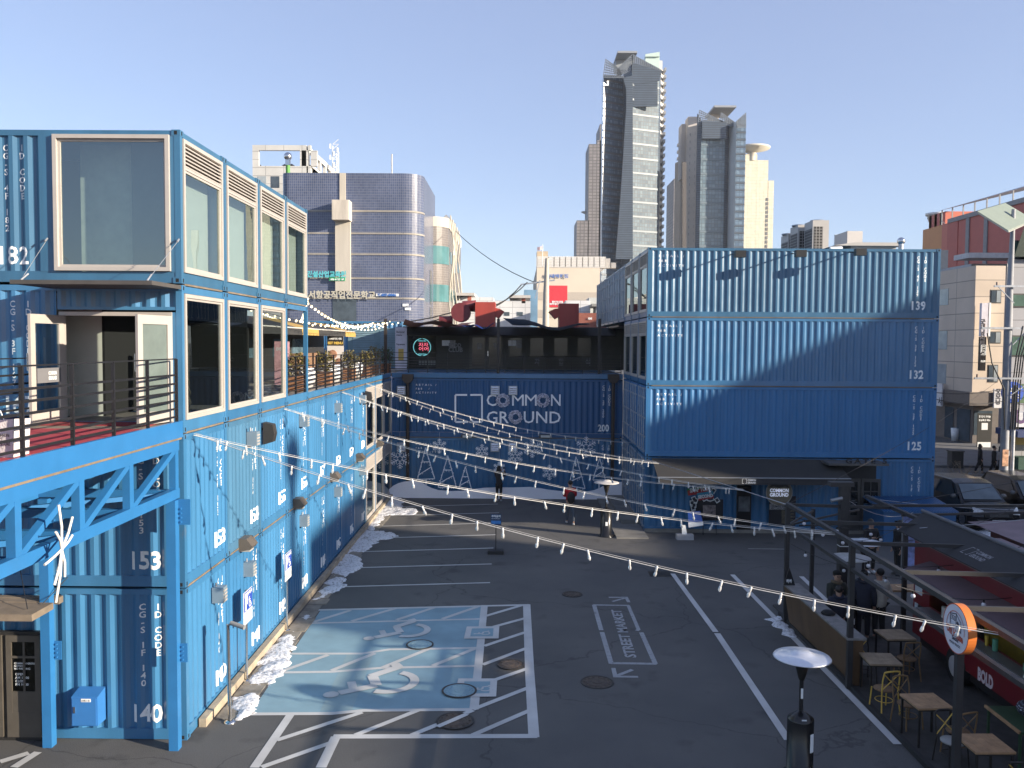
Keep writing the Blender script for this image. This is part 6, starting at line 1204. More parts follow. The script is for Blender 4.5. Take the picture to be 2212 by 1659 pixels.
def flake(c, r, top, lb):
    t = T("snowflake_ornament", c, lb, "snowflake", "white snowflakes hung on the back wall"); b = MB()
    for k in range(6):
        a = k * math.pi / 3 + math.pi / 6; d = Vector((math.cos(a), 0, math.sin(a))); b.bar(c + d * r * .16, c + d * r, .030)
        for s in (.38, .62, .82):
            for sg in (-1, 1): a2 = a + sg * math.pi / 3.4; e = Vector((math.cos(a2), 0, math.sin(a2))); b.bar(c + d * r * s, c + d * r * s + e * r * (.34 if s < .8 else .2), .026)
        a3 = a + math.pi / 3; b.bar(c + d * r * .3, c + Vector((math.cos(a3), 0, math.sin(a3))) * r * .3, .02)
    b.build("flake", LGT, t); MB().tube([c + Vector((0, 0, r)), (c.x, c.y, top)], .006, 4).build("cord", GALV, t)
ztop = K4(500, 112, YB - .15).z
for x, y, r_, lb in ((510, 235, .36, "snowflake above the two left frame trees"), (880, 280, .34, "snowflake left of the middle vent"), (1170, 325, .40, "snowflake right of the middle vent"), (1318, 255, .46, "large snowflake crossed by the bulb strings"), (1787, 245, .52, "large snowflake above the right frame tree"), (1468, 465, .38, "low snowflake between the two people"), (165, 345, .50, "large snowflake at the far left of the lower wall"), (1030, 425, .30, "small snowflake above the woman's head")):
    flake(K4(x, y, YB - .16), r_, ztop, "white " + lb)
MB().tube([K4(100, 108, YB - .15), K4(900, 118, YB - .15), K4(2100, 130, YB - .15)], .006, 4).thing("hanging_wire", GALV, "thin wire along the back wall carrying the snowflakes", "wire")

# ---------------------------------------------------------------- restaurant on the back terrace
YQ = 48.6; a = K3(190, 300, YQ); b_ = K3(2030, 300, YQ); x0_, x1_ = a.x, b_.x; zr = a.z; t = T("restaurant", ((x0_ + x1_) / 2, YQ + 1.5, DECK), "black awninged restaurant on the shaded back terrace", "restaurant"); OLV = mat("restaurant_olive", (.040, .042, .032), rough=.6, var=.2)
MB().box(x0_ + .1, x1_ + .9, YQ + .1, YQ + 4, DECK, zr).build("wall", OLV, t)
MB().prism([(x0_, YQ + .1, zr + .02), (x0_, YQ - 1.1, K3(190, 375, YQ - 1.1).z + .05), (x0_, YQ - 1.1, K3(190, 375, YQ - 1.1).z), (x0_, YQ + .1, zr - .06)], (x1_ - x0_, 0, 0)).build("awning", mat("awning_black_matt", (.017, .017, .017), rough=.85, var=.25, scale=1), t)
def q3(nm, x0, x1, y0, y1, m_, dep=.0, par=None): a = K3(x0, y1, YQ); b = K3(x1, y0, YQ); return MB().box(a.x, b.x, YQ + .02 - dep, YQ + .11, a.z, b.z).build(nm, m_, par or t)
RG_ = mat("restaurant_glass", (.022, .026, .024), rough=.08, var=.5, scale=1.2); FRT = mat("restaurant_frame", (.085, .08, .065), rough=.5)
q3("window", 240, 480, 385, 665, RG_)
for k in range(6): q3("glass_block", 330 + k * 25, 350 + k * 25, 592, 635, mat("glass_block", (.16, .18, .17), rough=.3), .02)
for (x0, x1) in ((770, 915), (915, 1062)): o = q3("door", x0, x1, 378, 668, FRT, .02); q3("pane", x0 + 25, x1 - 12, 395, 650, RG_, .04, o)
q3("handle", 928, 936, 515, 556, STEEL, .08)
for (x0, x1) in ((1120, 1225), (1300, 1415), (1510, 1625), (1712, 1830)): q3("window", x0, x1, 400, 560, mat("restaurant_window_warm", (.045, .044, .034), rough=.15, var=.4, scale=.8), .015)
for i, (x0, x1) in enumerate(((532, 564), (566, 598), (600, 648), (1108, 1140), (1143, 1178), (1181, 1226))): q3("poster", x0, x1, 420, 468 + (20 if x0 in (600, 1181) else 0), WHITEP if i % 3 < 2 else mat("poster_grey", (.3, .3, .3), rough=.6, var=.5, scale=8), .05)
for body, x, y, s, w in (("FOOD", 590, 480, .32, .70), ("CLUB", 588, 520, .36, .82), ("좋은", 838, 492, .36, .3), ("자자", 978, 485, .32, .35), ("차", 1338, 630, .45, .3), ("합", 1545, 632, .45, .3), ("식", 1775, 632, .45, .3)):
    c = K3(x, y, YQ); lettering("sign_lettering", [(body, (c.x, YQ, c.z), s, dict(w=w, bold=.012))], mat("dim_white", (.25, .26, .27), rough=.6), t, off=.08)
for body, x, y in (("자자", 329, 474), ("어어", 329, 510)):
    c = K3(x, y, YQ); lettering("neon_lettering", [(body, (c.x, YQ, c.z), .27, dict(w=.54, bold=.0))], mat("neon_pink", (.95, .16, .24), emis=.7, var=0), t, off=.11)
c = K3(358, 480, YQ - .12); b = MB(); b.tube([c + Vector((.49 * math.cos(q * math.pi / 16), 0, .49 * math.sin(q * math.pi / 16))) for q in range(33)], .022, 6); b.build("neon_ring", mat("neon_cyan", (.25, .75, .80), emis=.3, var=0), t)
lettering("neon_lettering", [("ORIGINAL GRILL", (c.x - .24, YQ, c.z + .33), .08, dict(w=.48, bold=.004)), ("KOREAN FOOD", (c.x - .21, YQ, c.z - .42), .08, dict(w=.42, bold=.004))], mat("neon_cyan", (.2, .7, .8)), t, off=.12)
for i, (x, z) in enumerate(((1240, 620), (1440, 625), (1655, 620), (1480, 640))): c = K3(x, 680, YQ - .8); tt = T("terrace_table", (c.x, YQ - .8, DECK), "dark terrace table in front of the restaurant windows", "table", "dark tables in front of the restaurant"); MB().box(c.x - .35, c.x + .35, YQ - 1.15, YQ - .45, DECK + .70, DECK + .74).build("table_top", BLACK, tt); MB().tube([(c.x, YQ - .8, DECK), (c.x, YQ - .8, DECK + .7)], .03, 6).build("leg", BLACK, tt)
c = K3(175, 680, YQ - 3); t = banner(c.x, YQ - 3, .62, 2.3, DECK, "tall white menu banner at the left corner of the restaurant", mat("banner_lilac", (.50, .50, .58), rough=.7, var=.15, scale=3), [("Bonjour\nmenu", .06, 2.0, .16, mat("sign_text_dark", (.05, .05, .07)), .45), ("Squeeze", .06, 1.35, .14, mat("sign_text_dark", (.05, .05, .07)), .45)]); MB().box(c.x - .14, c.x + .14, YQ - 3.03, YQ - 3.012, DECK + .55, DECK + 1.15).build("bottle_picture", mat("beer_yellow", (.45, .32, .08), rough=.6), t)
for x, lb, yb in ((40, "left", 705), (1023, "middle", 705), (1905, "right", 705)):
    c = K3(x, 232, YB + .25); t = T("terrace_pole", (c.x, YB + .25, DECK), "slim black pole on the back terrace rail, %s one" % lb, "pole", "slim black poles of the back terrace"); MB().box(c.x - .07, c.x + .07, YB + .18, YB + .32, DECK, c.z).build("shaft", mat("pole_brownblack", (.03, .024, .022), rough=.5), t)
def sail(label, q, col, seed):
    P = [K3(x, y, Y) for x, y, Y in q]; b = MB(); n = 8; vs = []
    for i in range(n + 1):
        for j in range(n + 1):
            p = P[0].lerp(P[1], i / n).lerp(P[3].lerp(P[2], i / n), j / n); p.z -= .35 * (1 - (2 * i / n - 1) ** 2) * (.5 + .5 * math.sin(seed + i)); vs.append(p)
    b.add(vs, [(i * (n + 1) + j, (i + 1) * (n + 1) + j, (i + 1) * (n + 1) + j + 1, i * (n + 1) + j + 1) for i in range(n) for j in range(n)], True); return b.thing("shade_sail", mat(col[0], col[1], rough=.8, var=.1), label, "shade sail", "shade sails above the restaurant")
sail("brown orange shade sail at the left of the restaurant roof", [(210, 235, YB + 1), (820, 262, YB + 5), (700, 270, YQ), (190, 285, YQ)], ("sail_orange", (.42, .16, .09)), 1)
sail("bright blue shade sail strip above the restaurant door", [(700, 290, YB + 3), (990, 262, YB + 1), (985, 272, YQ), (760, 295, YQ)], ("sail_blue", (.04, .13, .45)), 2)
sail("grey shade sail above the right half of the restaurant", [(1060, 225, YB + .4), (1820, 270, YB + 1), (1800, 285, YQ), (1150, 290, YQ)], ("sail_grey", (.42, .42, .45)), 3)
MB().box(x1_ + .6, XR, YB + 2.2, YQ + .2, 8.35, 8.45).thing("black_roof_canopy", BLACK, "thin black canopy where the restaurant meets the right block", "canopy")
# red roof ducts
DR = mat("duct_red", (.36, .055, .04), rough=.5, var=.15, scale=1.5, streak=1)
def duct(label, bx, nz, flip, fan):
    Yd = 50.5; a = K3(bx[0], bx[3], Yd); b = K3(bx[1], bx[2], Yd); t = T("exhaust_duct", ((a.x + b.x) / 2, Yd, zr), label, "exhaust duct", "red exhaust ducts on the restaurant roof"); MB().box(a.x, b.x, Yd, Yd + 1.6, zr, b.z).build("box", DR, t)
    e = K3(nz, 165, Yd); s = b.x if not flip else a.x; z1, z0 = K3(0, 130, Yd).z, K3(0, 205, Yd).z; zt_ = K3(0, 160, Yd).z
    MB().prism([(s, Yd + .1, z1), (s + (e.x - s) * .5, Yd + .1, z1 - .05), (e.x, Yd + .1, zt_), (s + (e.x - s) * .35, Yd + .1, z0 - .12), (s, Yd + .1, z0)], (0, 1.4, 0)).build("nozzle", DR, t)
    if fan:
        c = K3(690, 175, Yd); b2 = MB(); b2.tube([(c.x, Yd + .3, c.z), (c.x, Yd + 1.2, c.z)], .58, 18).tube([(c.x + .1, Yd + .75, c.z + .36), (c.x + .9, Yd + .75, c.z + .42), (a.x, Yd + .75, c.z + .42)], .33, 12); b2.build("fan", mat("duct_maroon", (.14, .025, .03), rough=.5, var=.2), t); MB().tube([(c.x - 1.3, Yd + .7, c.z - .45), (c.x - .5, Yd + .7, c.z - .45)], .24, 10).box(c.x - 1.35, c.x + .55, Yd + .3, Yd + 1.2, zr, c.z - .72).build("motor", mat("duct_maroon", (.14, .03, .03)), t)
duct("bright red square exhaust duct with fan on the left", (820, 995, 87, 275), 1072, False, True); duct("dark red square exhaust duct with nozzle pointing left", (1552, 1725, 100, 275), 1465, True, False)

# concrete utility pole in the distance
c = gy(1178, 693, 75); zt = gy(1182, 558, 75).z; t = T("utility_pole", (c.x, 75, 0), "pale concrete utility pole in front of the beige store", "utility pole"); CONC = mat("pole_concrete", (.46, .42, .36), rough=.8, var=.1)
MB().tube([(c.x, 75, 0), (c.x + .05, 75, zt - 3), (c.x + .1, 75, zt)], .3, 10, rr=[.42, .27, .16]).build("shaft", CONC, t); zz1 = gy(1160, 605, 75).z; MB().bar((c.x - 2.2, 75, zz1 - .4), (c.x + .8, 75, zz1), .12).bar((c.x - .5, 74.9, zz1), (c.x - .9, 74.9, zz1 - 1.6), .08).build("cross_arm", GALV, t)
def wire(pts, r, label, sag=.0):
    P = [Vector(p) for p in pts]; b = MB(); o = []
    for p, q in zip(P, P[1:]):
        for i in range(9): s = i / 8; v = p.lerp(q, s); v.z -= sag * 4 * s * (1 - s); o.append(v)
    b.tube(o, r, 4); return b.thing("overhead_cable", mat("cable_black", (.02, .02, .022), rough=.6), label, "cable", "overhead cables")
P75 = lambda x, y, Y=75: gy(x, y, Y)
wire([P75(700, 700, 70), P75(1010, 671, 72), (c.x - 2.1, 75, zz1 - .4)], .05, "lower black cable running left from the concrete utility pole", .8); wire([P75(700, 690, 70), P75(1010, 664, 72), (c.x - 1.6, 75, zz1 - .2)], .05, "upper black cable running left from the concrete utility pole", .8)
wire([P75(985, 500, 96), P75(1160, 612)], .04, "thin cable sloping from the grey wing's roof to the utility pole", .6)

# ---------------------------------------------------------------- right block: awning, signs, gate
YR_ = YR; K5 = lambda x, y, Y=YR: gy(1316.6 + .248 * x, 932.6 + .248 * y, Y)
AWB = mat("awning_charcoal", (.030, .029, .028), rough=.85, var=.12, scale=1)
xa = XR + .25; xb = gy(1805, 990, YR).x; zt = RZ[1] - .06; yf = 32.2; zf = gy(1600, 1033, yf).z; t = T("awning", ((xa + xb) / 2, (yf + YR) / 2, zf - .25), "wide charcoal fabric awning with white wordmark below container 125", "awning")
MB().add([(xa, YR - .02, zt), (xb, YR - .02, zt), (xb, yf, zf), (xa, yf, zf), (xa, YR - .02, zt - .02), (xb, YR - .02, zt - .02), (xb, yf, zf - .02), (xa, yf, zf - .02)], [(0, 3, 2, 1), (4, 5, 6, 7), (0, 1, 5, 4), (2, 3, 7, 6), (0, 4, 7, 3), (1, 2, 6, 5)]).build("fabric", AWB, t)
MB().box(xa, xb, yf - .03, yf - .01, zf - .24, zf).build("valance", mat("valance_dark", (.03, .03, .032), rough=.8), t); MB().tube([(xa, yf - .02, zf + .01), (xb, yf - .02, zf + .01)], .025, 8).build("front_bar", GREYM, t)
def wordmark(par, o, w, m_, n=(0, -1, 0), ux=(1, 0, 0), uy=(0, 0, 1), off=.006, nm="wordmark"):
    o = Vector(o); ux_ = Vector(ux); uy_ = Vector(uy); nn = Vector(n); k = w / 3.3
    lettering(nm, [("COMMON", o + ux_ * 1.3 * k, .62 * k, dict(w=2.0 * k, bold=.02 * k)), ("GROUND", o + ux_ * 1.3 * k - uy_ * .62 * k, .62 * k, dict(w=2.0 * k, bold=.02 * k))], m_, par, n=n, ux=ux, uy=uy, off=off); b = MB(); t0 = o + nn * off
    for q in (((.45, .5), (.05, .5), (.05, -.6), (.5, -.6)), ((.65, .5), (1.05, .5), (1.05, -.6), (.8, -.6))): strip(b, [t0 + ux_ * x * k + uy_ * y * k for x, y in q], .08 * k, nn)
    b.build("bracket_logo", m_, par)
c = gy(1603, 1041, yf - .03); wordmark(t, (c.x, yf - .03, zf - .10), .52, WHITEP)
# spot lamps on top
for i, (hx, hy) in enumerate(((1598.5, 549), (1729, 548), (1858, 545))):
    h = gy(hx, hy, YR - 1.0); t = T("spot_lamp", (h.x, YR - 1, h.z), "black spot lamp on an arm above container 139, %s from the left" % ORD[i], "spot lamp", "black spot lamps over container 139"); MB().box(h.x - .2, h.x + .2, YR - 1.14, YR - .9, h.z - .13, h.z + .13).build("head", mat("lamp_black", (.02, .02, .02), rough=.4), t); MB().bar((h.x, YR - .9, h.z), (h.x - .02, YR + .1, h.z + .12), .04).build("arm", BLACK, t)
# roof plant on the right block
ACm = mat("ac_grey", (.42, .40, .37), rough=.5, var=.06)
for i, (x0, x1, yt, Y, lb) in enumerate(((1756, 1791, 475.6, 38, "largest, right"), (1724, 1741, 486, 39.3, "middle"), (1703, 1716, 505, 40.5, "smallest, left"))):
    a = gy(x0, yt, Y); b = gy(x1, yt, Y); t = T("condenser_unit", ((a.x + b.x) / 2, Y + .5, RZ[4] - .03), "grey rooftop air conditioner with black grilles, %s of three" % lb, "air conditioner", "rooftop air conditioners"); MB().box(a.x, b.x, Y, Y + 1.1, RZ[4] - .03, a.z).build("case", ACm, t); MB().lathe([(.3, 0), (.3, .06), (.05, .08)], ((a.x + b.x) / 2, Y + .5, a.z), 14).build("fan_cover", GREYM, t)
    g = MB(); g.box(a.x - .012, a.x - .004, Y + .08, Y + 1.0, RZ[4], a.z - .35); g.box(a.x + .06, b.x - .26 if i == 0 else b.x - .06, Y - .012, Y - .004, RZ[4], a.z - .28); g.build("grille", tiles("grille_black", (.015, .013, .011), (.02, .017, .014), (.22, .21, .2), .14, .13, ms=.14, rough=.6, off=0, bump=0), t)
c = gy(1793, 533, 36); t = T("roof_floodlight", c, "small white rooftop fitting beside the air conditioners", "light fitting"); MB().tube([(c.x, 36, c.z - .1), (c.x + .5, 36, c.z - .08)], .1, 8).build("body", WHITEP, t)
a = gy(1838, 527, 36.5); b = gy(1946, 527, 36.5); t = T("roof_hatch", ((a.x + b.x) / 2, 37, RZ[4]), "low grey roof box with overhanging lid on the right block", "roof box"); MB().box(a.x, b.x - .2, 36.5, 38.5, RZ[4] - .02, a.z - .08).build("base", ACm, t); MB().prism([(a.x - .8, 36.3, a.z - .09), (b.x, 36.3, a.z - .09), (b.x, 36.3, a.z + .05), (a.x + .1, 36.3, a.z + .05)], (0, 2.6, 0)).build("lid", ACm, t)
c = gy(1946.5, 521, 35.5); t = T("turbine_vent", (c.x, 35.5, RZ[4]), "steel turbine vent at the right end of the block's roof", "roof vent"); MB().tube([(c.x, 35.5, RZ[4] - .1), (c.x, 35.5, c.z - .1)], .10, 10).build("pipe", GALV, t); MB().ball((c.x, 35.5, c.z), .16, 14, 8).build("turbine", STEEL, t)
# gate, posters, door
def pl(x0, x1, y0, y1, Y, nm, m_, t, d0=.02, d1=.0): a = K5(x0, y1, Y); b = K5(x1, y0, Y); return MB().box(a.x, b.x, Y - d0, Y - d1, a.z, b.z).build(nm, m_, t)
x0g, x1g = gy(1815, 1000, YR).x, gy(1892, 1000, YR).x; t = T("gate_entrance", ((x0g + x1g) / 2, YR - .1, 0), "dark recessed entrance with glazed doors and flat canopy", "entrance"); MB().box(x0g, x1g, YR - .06, YR + .0, 0, RZ[1] - .3).build("surround", mat("gate_dark", (.02, .02, .022), rough=.6), t)
xm = (x0g + x1g) / 2 + .1
for s in (0, 1):
    a = xm + (-.78 if s == 0 else .02); f = MB(); f.box(a, a + .1, YR - .11, YR - .06, .02, 2.2).box(a + .66, a + .76, YR - .11, YR - .06, .02, 2.2).box(a + .1, a + .66, YR - .11, YR - .06, 2.08, 2.2).box(a + .1, a + .66, YR - .11, YR - .06, .02, .75).box(a + .35, a + .39, YR - .105, YR - .06, .75, 2.08).box(a + .1, a + .66, YR - .105, YR - .06, 1.68, 1.72)
    o = f.build("door_leaf", mat("gate_frame", (.055, .052, .048), rough=.5), t); MB().box(a + .1, a + .66, YR - .08, YR - .07, .75, 2.08).build("pane", mat("gate_glass", (.012, .014, .015), rough=.08), o); lettering("notice", [("OPEN\nAM 11:00", (a + .42, YR, 1.3), .06, {}), ("CLOSE\nPM 10:00", (a + .42, YR, 1.15), .06, {})], mat("dim_white2", (.35, .35, .36)), o, off=.085)
a = gy(1790, 997, YR - 1.0); b = gy(1917, 997, YR - .9); MB().box(a.x, b.x, YR - 1.05, YR - .01, RZ[1] - .16, RZ[1] - .08).build("canopy_slab", mat("canopy_grey2", (.09, .085, .08), rough=.6), t); lettering("gate_lettering", [("GATE 5", (gy(1826, 995, YR - 1).x, YR - 1, RZ[1] - .07), .26, dict(w=1.6, spc=1.5, bold=.012))], BLACK, t, off=.02)
t = T("photo_backdrop", (xa + 1.6, YR - .1, 0), "snap your photo display with polaroids on the dark wall under the awning", "display board"); b = MB(); 
def tilted(x, y, w, h, ang, m_, nm, Y=YR - .04, par=None):
    c = K5(x, y, Y); b = MB(); ca, sa = math.cos(R(ang)), math.sin(R(ang)); P = [(c.x + (i * w / 2) * ca - (j * h / 2) * sa, Y, c.z + (i * w / 2) * sa + (j * h / 2) * ca) for i, j in ((-1, -1), (1, -1), (1, 1), (-1, 1))]
    b.prism(P, (0, -.015, 0)); return b.build(nm, m_, par or t)
pl(700, 990, 590, 770, YR, "dark_panel", mat("panel_black", (.015, .015, .02), rough=.6), t); tilted(770, 512, .85, .26, 8, mat("tag_green", (.03, .22, .06)), "tag"); tilted(775, 522, .85, .2, 8, mat("tag_red", (.42, .04, .04)), "tag", YR - .06); tilted(835, 550, .65, .24, 10, mat("tag_cyan", (.05, .28, .42)), "tag", YR - .08); tilted(840, 575, .62, .12, 10, mat("tag_red", (.4, .04, .04)), "tag", YR - .1)
ca, sa = math.cos(R(8)), math.sin(R(8)); c = K5(690, 530, YR); lettering("tag_lettering", [("SNAP YOUR", (c.x + .03, YR, c.z + .02), .24, dict(w=.84, bold=.01)), ("SECOND", (c.x + .36, YR, c.z - .22), .18, dict(w=.6, bold=.01))], WHITEP, t, ux=(ca, 0, sa), uy=(-sa, 0, ca), off=.12)
for i, (x, y, an) in enumerate(((735, 585, 20), (750, 600, -20), (718, 620, 5), (737, 640, 0), (728, 665, 12), (825, 583, 30), (870, 585, -15), (890, 582, 20), (937, 597, 35), (905, 515, -30))): o = tilted(x, y, .17, .2, an, WHITEP, "polaroid", YR - .05); tilted(x, y - 1, .11, .12, an, mat("photo_dark", (.05, .05, .06), var=.5, scale=9), "picture", YR - .068, o)
pl(1383, 1620, 560, 815, YR, "hashtag_board", mat("panel_black", (.015, .015, .02)), t, .06, .02)
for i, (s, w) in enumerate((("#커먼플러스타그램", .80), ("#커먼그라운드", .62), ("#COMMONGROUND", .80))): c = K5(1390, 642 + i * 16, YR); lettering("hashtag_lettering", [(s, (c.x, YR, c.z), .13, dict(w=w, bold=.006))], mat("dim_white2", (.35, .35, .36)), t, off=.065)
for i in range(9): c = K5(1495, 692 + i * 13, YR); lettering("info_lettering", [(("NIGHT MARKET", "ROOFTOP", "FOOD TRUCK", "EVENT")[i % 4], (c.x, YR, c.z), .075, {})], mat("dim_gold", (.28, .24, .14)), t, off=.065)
pl(1100, 1232, 465, 870, YR, "door", mat("door_black2", (.01, .01, .011), rough=.3), t, .09, .0); pl(1118, 1218, 560, 690, YR, "poster", mat("poster_landscape", (.10, .11, .12), rough=.5, var=.8, scale=2), t, .11, .09)
t = T("poster_stand", K5(750, 835, YR - 1), "tilted blue and white poster stand in front of the photo display", "poster stand"); P = [K5(690, 835, YR - .9), K5(818, 815, YR - .9), K5(790, 690, YR - .7), K5(683, 700, YR - .7)]; MB().prism(P, (0, .03, 0)).build("board", mat("poster_blue", (.03, .10, .42), rough=.4, var=.3, scale=2), t); P2_ = [K5(690, 835, YR - .94), K5(818, 815, YR - .94), K5(815, 785, YR - .9), K5(686, 790, YR - .9)]; MB().prism(P2_, (0, .01, 0)).build("white_band", WHITEP, t)
t = T("photo_frame_stand", K5(870, 860, YR - .6), "dark framed group photo stand under the awning", "poster stand"); P = [K5(815, 745, YR - .5), K5(925, 745, YR - .5), K5(925, 640, YR - .4), K5(815, 640, YR - .4)]; MB().prism(P, (0, .03, 0)).build("picture", mat("group_photo", (.16, .12, .11), rough=.5, var=.9, scale=7), t); MB().bar(K5(925, 745, YR - .5), (K5(930, 868, YR - .5).x, YR - .5, 0), .03).bar(K5(815, 745, YR - .5), (K5(815, 868, YR - .5).x, YR - .5, 0), .03).build("legs", BLACK, t)
c = K5(655, 880, YR - 1.3); c.z = 0; t = T("traffic_block", c, "small grey concrete foot with a white tag beside the poster stand", "sign foot"); MB().box(c.x - .32, c.x + .32, c.y - .15, c.y + .15, 0, .2).build("block", mat("concrete_light", (.36, .36, .37), rough=.9, var=.1), t); MB().prism([(c.x - .1, c.y, .2), (c.x + .1, c.y, .2), (c.x + .02, c.y, .55), (c.x - .12, c.y, .55)], (0, .02, 0)).build("tag", WHITEP, t)
Yc = 32.6; c = gy(1683, 1064, Yc); t = T("round_sign", c, "round bronze sign with backlit white wordmark hanging under the awning", "sign"); rr_ = .49; b = MB(); b.prism([(c.x + rr_ * math.cos(k * math.pi / 16), Yc, c.z + rr_ * math.sin(k * math.pi / 16)) for k in range(32)], (0, .08, 0)); b.build("disc", mat("sign_bronze", (.15, .125, .085), rough=.5, var=.1), t)
b = MB(); b.prism([(c.x - .40, Yc - .006, c.z + .18), (c.x - .2, Yc - .006, c.z + .24), (c.x, Yc - .006, c.z + .18), (c.x + .22, Yc - .006, c.z + .24), (c.x + .40, Yc - .006, c.z + .18), (c.x + .2, Yc - .006, c.z + .43), (c.x - .2, Yc - .006, c.z + .43)], (0, .004, 0)); b.build("mountain_mark", mat("mark_dark", (.03, .028, .025)), t)
b = MB(); b.tube([(c.x + (rr_ + .01) * math.cos(k * math.pi / 16), Yc, c.z + (rr_ + .01) * math.sin(k * math.pi / 16)) for k in range(33)], .018, 6); b.build("rim", mat("rim_grey", (.25, .24, .22), rough=.4), t); MB().bar((c.x, Yc + .04, c.z + rr_), (c.x, Yc + .04, zf + .15), .03).build("hanger", BLACK, t)
lettering("wordmark", [("COMMON", (c.x - .36, Yc, c.z + .02), .19, dict(w=.72, bold=.008)), ("GROUND", (c.x - .36, Yc, c.z - .15), .19, dict(w=.72, bold=.008))], mat("sign_lit_white", (.85, .88, 1.0), emis=.12, var=0), t, off=.01)
# low blue ribbed shelter at the block's right foot
x0s, x1s = gy(1910, 1105, 31.8).x, gy(2066, 1105, 31.8).x; zs = gy(1980, 1105, 31.8).z; t = T("low_shelter", ((x0s + x1s) / 2, 32.8, 0), "low dark blue ribbed roof shelter beside container 118", "shelter"); NB = mat("shelter_blue", (.030, .11, .25), rough=.4, var=.1, scale=1.5)
MB().box(x0s, x1s, 31.8, YR - .05, 0, zs - .04).build("box", NB, t); b = MB(); n = 26
for i in range(n): x = x0s - .05 + (x1s - x0s + .1) * i / n; w = (x1s - x0s + .1) / n; b.prism([(x, 31.7, zs), (x + w * .5, 31.7, zs), (x + w * .6, 31.7, zs + .03), (x + w * .9, 31.7, zs + .03), (x + w, 31.7, zs), (x + w, 31.7, zs - .03), (x, 31.7, zs - .03)], (0, YR - 31.75, .22))
b.build("roof", NB, t); MB().box(x0s + .4, x1s - .4, 31.78, 31.8, zs - .55, zs - .35).build("slot", HOLE, t)

# ---------------------------------------------------------------- courtyard furniture
def heater(x, y, label, snowcap=False, dome=STEEL, lean=0, H=2.2, proto=None):
    t = T("patio_heater", (x, y, 0), label, "patio heater", "mushroom patio heaters"); o = (x, y, 0)
    MB().lathe([(.01, .02), (.27, .02), (.27, .06), (.225, .08), (.225, 1.00), (.22, 1.03), (.08, 1.13), (.03, 1.16)], o, 22).lathe([(.3, 0), (.3, .03), (.22, .05)], o, 20).build("barrel", mat("heater_black", (.012, .012, .013), rough=.25, var=.2), t)
    MB().tube([(x, y, 1.1), (x, y, 1.72)], .037, 12).build("pole", BLACK, t); MB().lathe([(.045, 1.70), (.06, 1.74), (.13, 2.0), (.13, 2.06), (.02, 2.03)], o, 16).build("burner", mat("burner_dark", (.025, .022, .02), rough=.5, metal=.4), t)
    MB().lathe([(.01, H), (.14, H), (.16, H - .02), (.24, H - .045), (.38, H - .065), (.475, H - .085), (.49, H - .105), (.46, H - .10), (.16, H - .06), (.01, H - .05)], o, 40).build("dome", dome, t)
    if label.startswith("nearest"):
        for z, w in ((1.28, .05), (.35, .08)): pass
        MB().prism([(x + .10, y - .215, .50), (x + .17, y - .165, .50), (x + .17, y - .165, .82), (x + .10, y - .215, .82)], (.003, -.004, 0)).build("data_sticker", WHITEP, t); MB().box(x - .02, x + .02, y - .041, y - .038, 1.38, 1.56).build("pole_sticker", WHITEP, t); MB().box(x - .04, x + .04, y - .19, y - .18, 1.03, 1.07).build("emblem", WHITEP, t)
    else: MB().box(x - .045, x + .045, y - .235, y - .228, .45, .6).build("sticker", WHITEP, t)
    MB().tube([(x + .22, y, .05), (x + .36, y - .05, .05)], .03, 8).build("wheel", BLACK, t); return t
STB = mat("brushed_steel", (.72, .74, .78), rough=.38, metal=.55, var=.06, scale=6)
heater(3.46, 32.94, "patio heater standing in the far courtyard near the snow board", dome=mat("dome_cream", (.55, .52, .48), rough=.4)); heater(4.95, 14.55, "nearest patio heater with a shiny dome in the foreground", dome=STB)
c = gz(1866, 1168, 2.15); heater(c.x, c.y, "patio heater under the pergola in front of the standing man", dome=STB); c = gz(1838, 1203, 2.12); heater(c.x, c.y, "dull capped patio heater beside the tall gate post", dome=mat("dome_dull", (.36, .36, .35), rough=.7, var=.2, scale=9))
q = gz(1071, 1195); t = T("sign_stand", (q.x, q.y, 0), "slim blue notice stand on a black foot in the parking lot", "sign stand"); MB().box(q.x - .28, q.x + .28, q.y - .2, q.y + .2, 0, .12).build("foot", mat("foot_black", (.02, .02, .02), rough=.6), t); zt = gy(1071, 1110, q.y).z; zb = gy(1071, 1134, q.y).z; MB().box(q.x - .015, q.x + .015, q.y - .015, q.y + .015, .12, zt).build("pole", BLACK, t)
MB().box(q.x - .19, q.x + .19, q.y - .03, q.y - .016, zb, zt).build("panel", mat("notice_navy", (.02, .05, .12), rough=.5), t); MB().box(q.x - .17, q.x + .17, q.y - .036, q.y - .031, zb + .05, zb + .16).build("photo_strip", mat("notice_blue", (.05, .22, .55), var=.4, scale=12), t); lettering("print", [("주차금지", (q.x - .16, q.y - .03, zt - .11), .09, dict(w=.32, bold=.004)), ("NO PARKING", (q.x - .16, q.y - .03, zt - .18), .05, dict(w=.3))], WHITEP, t, off=.004)

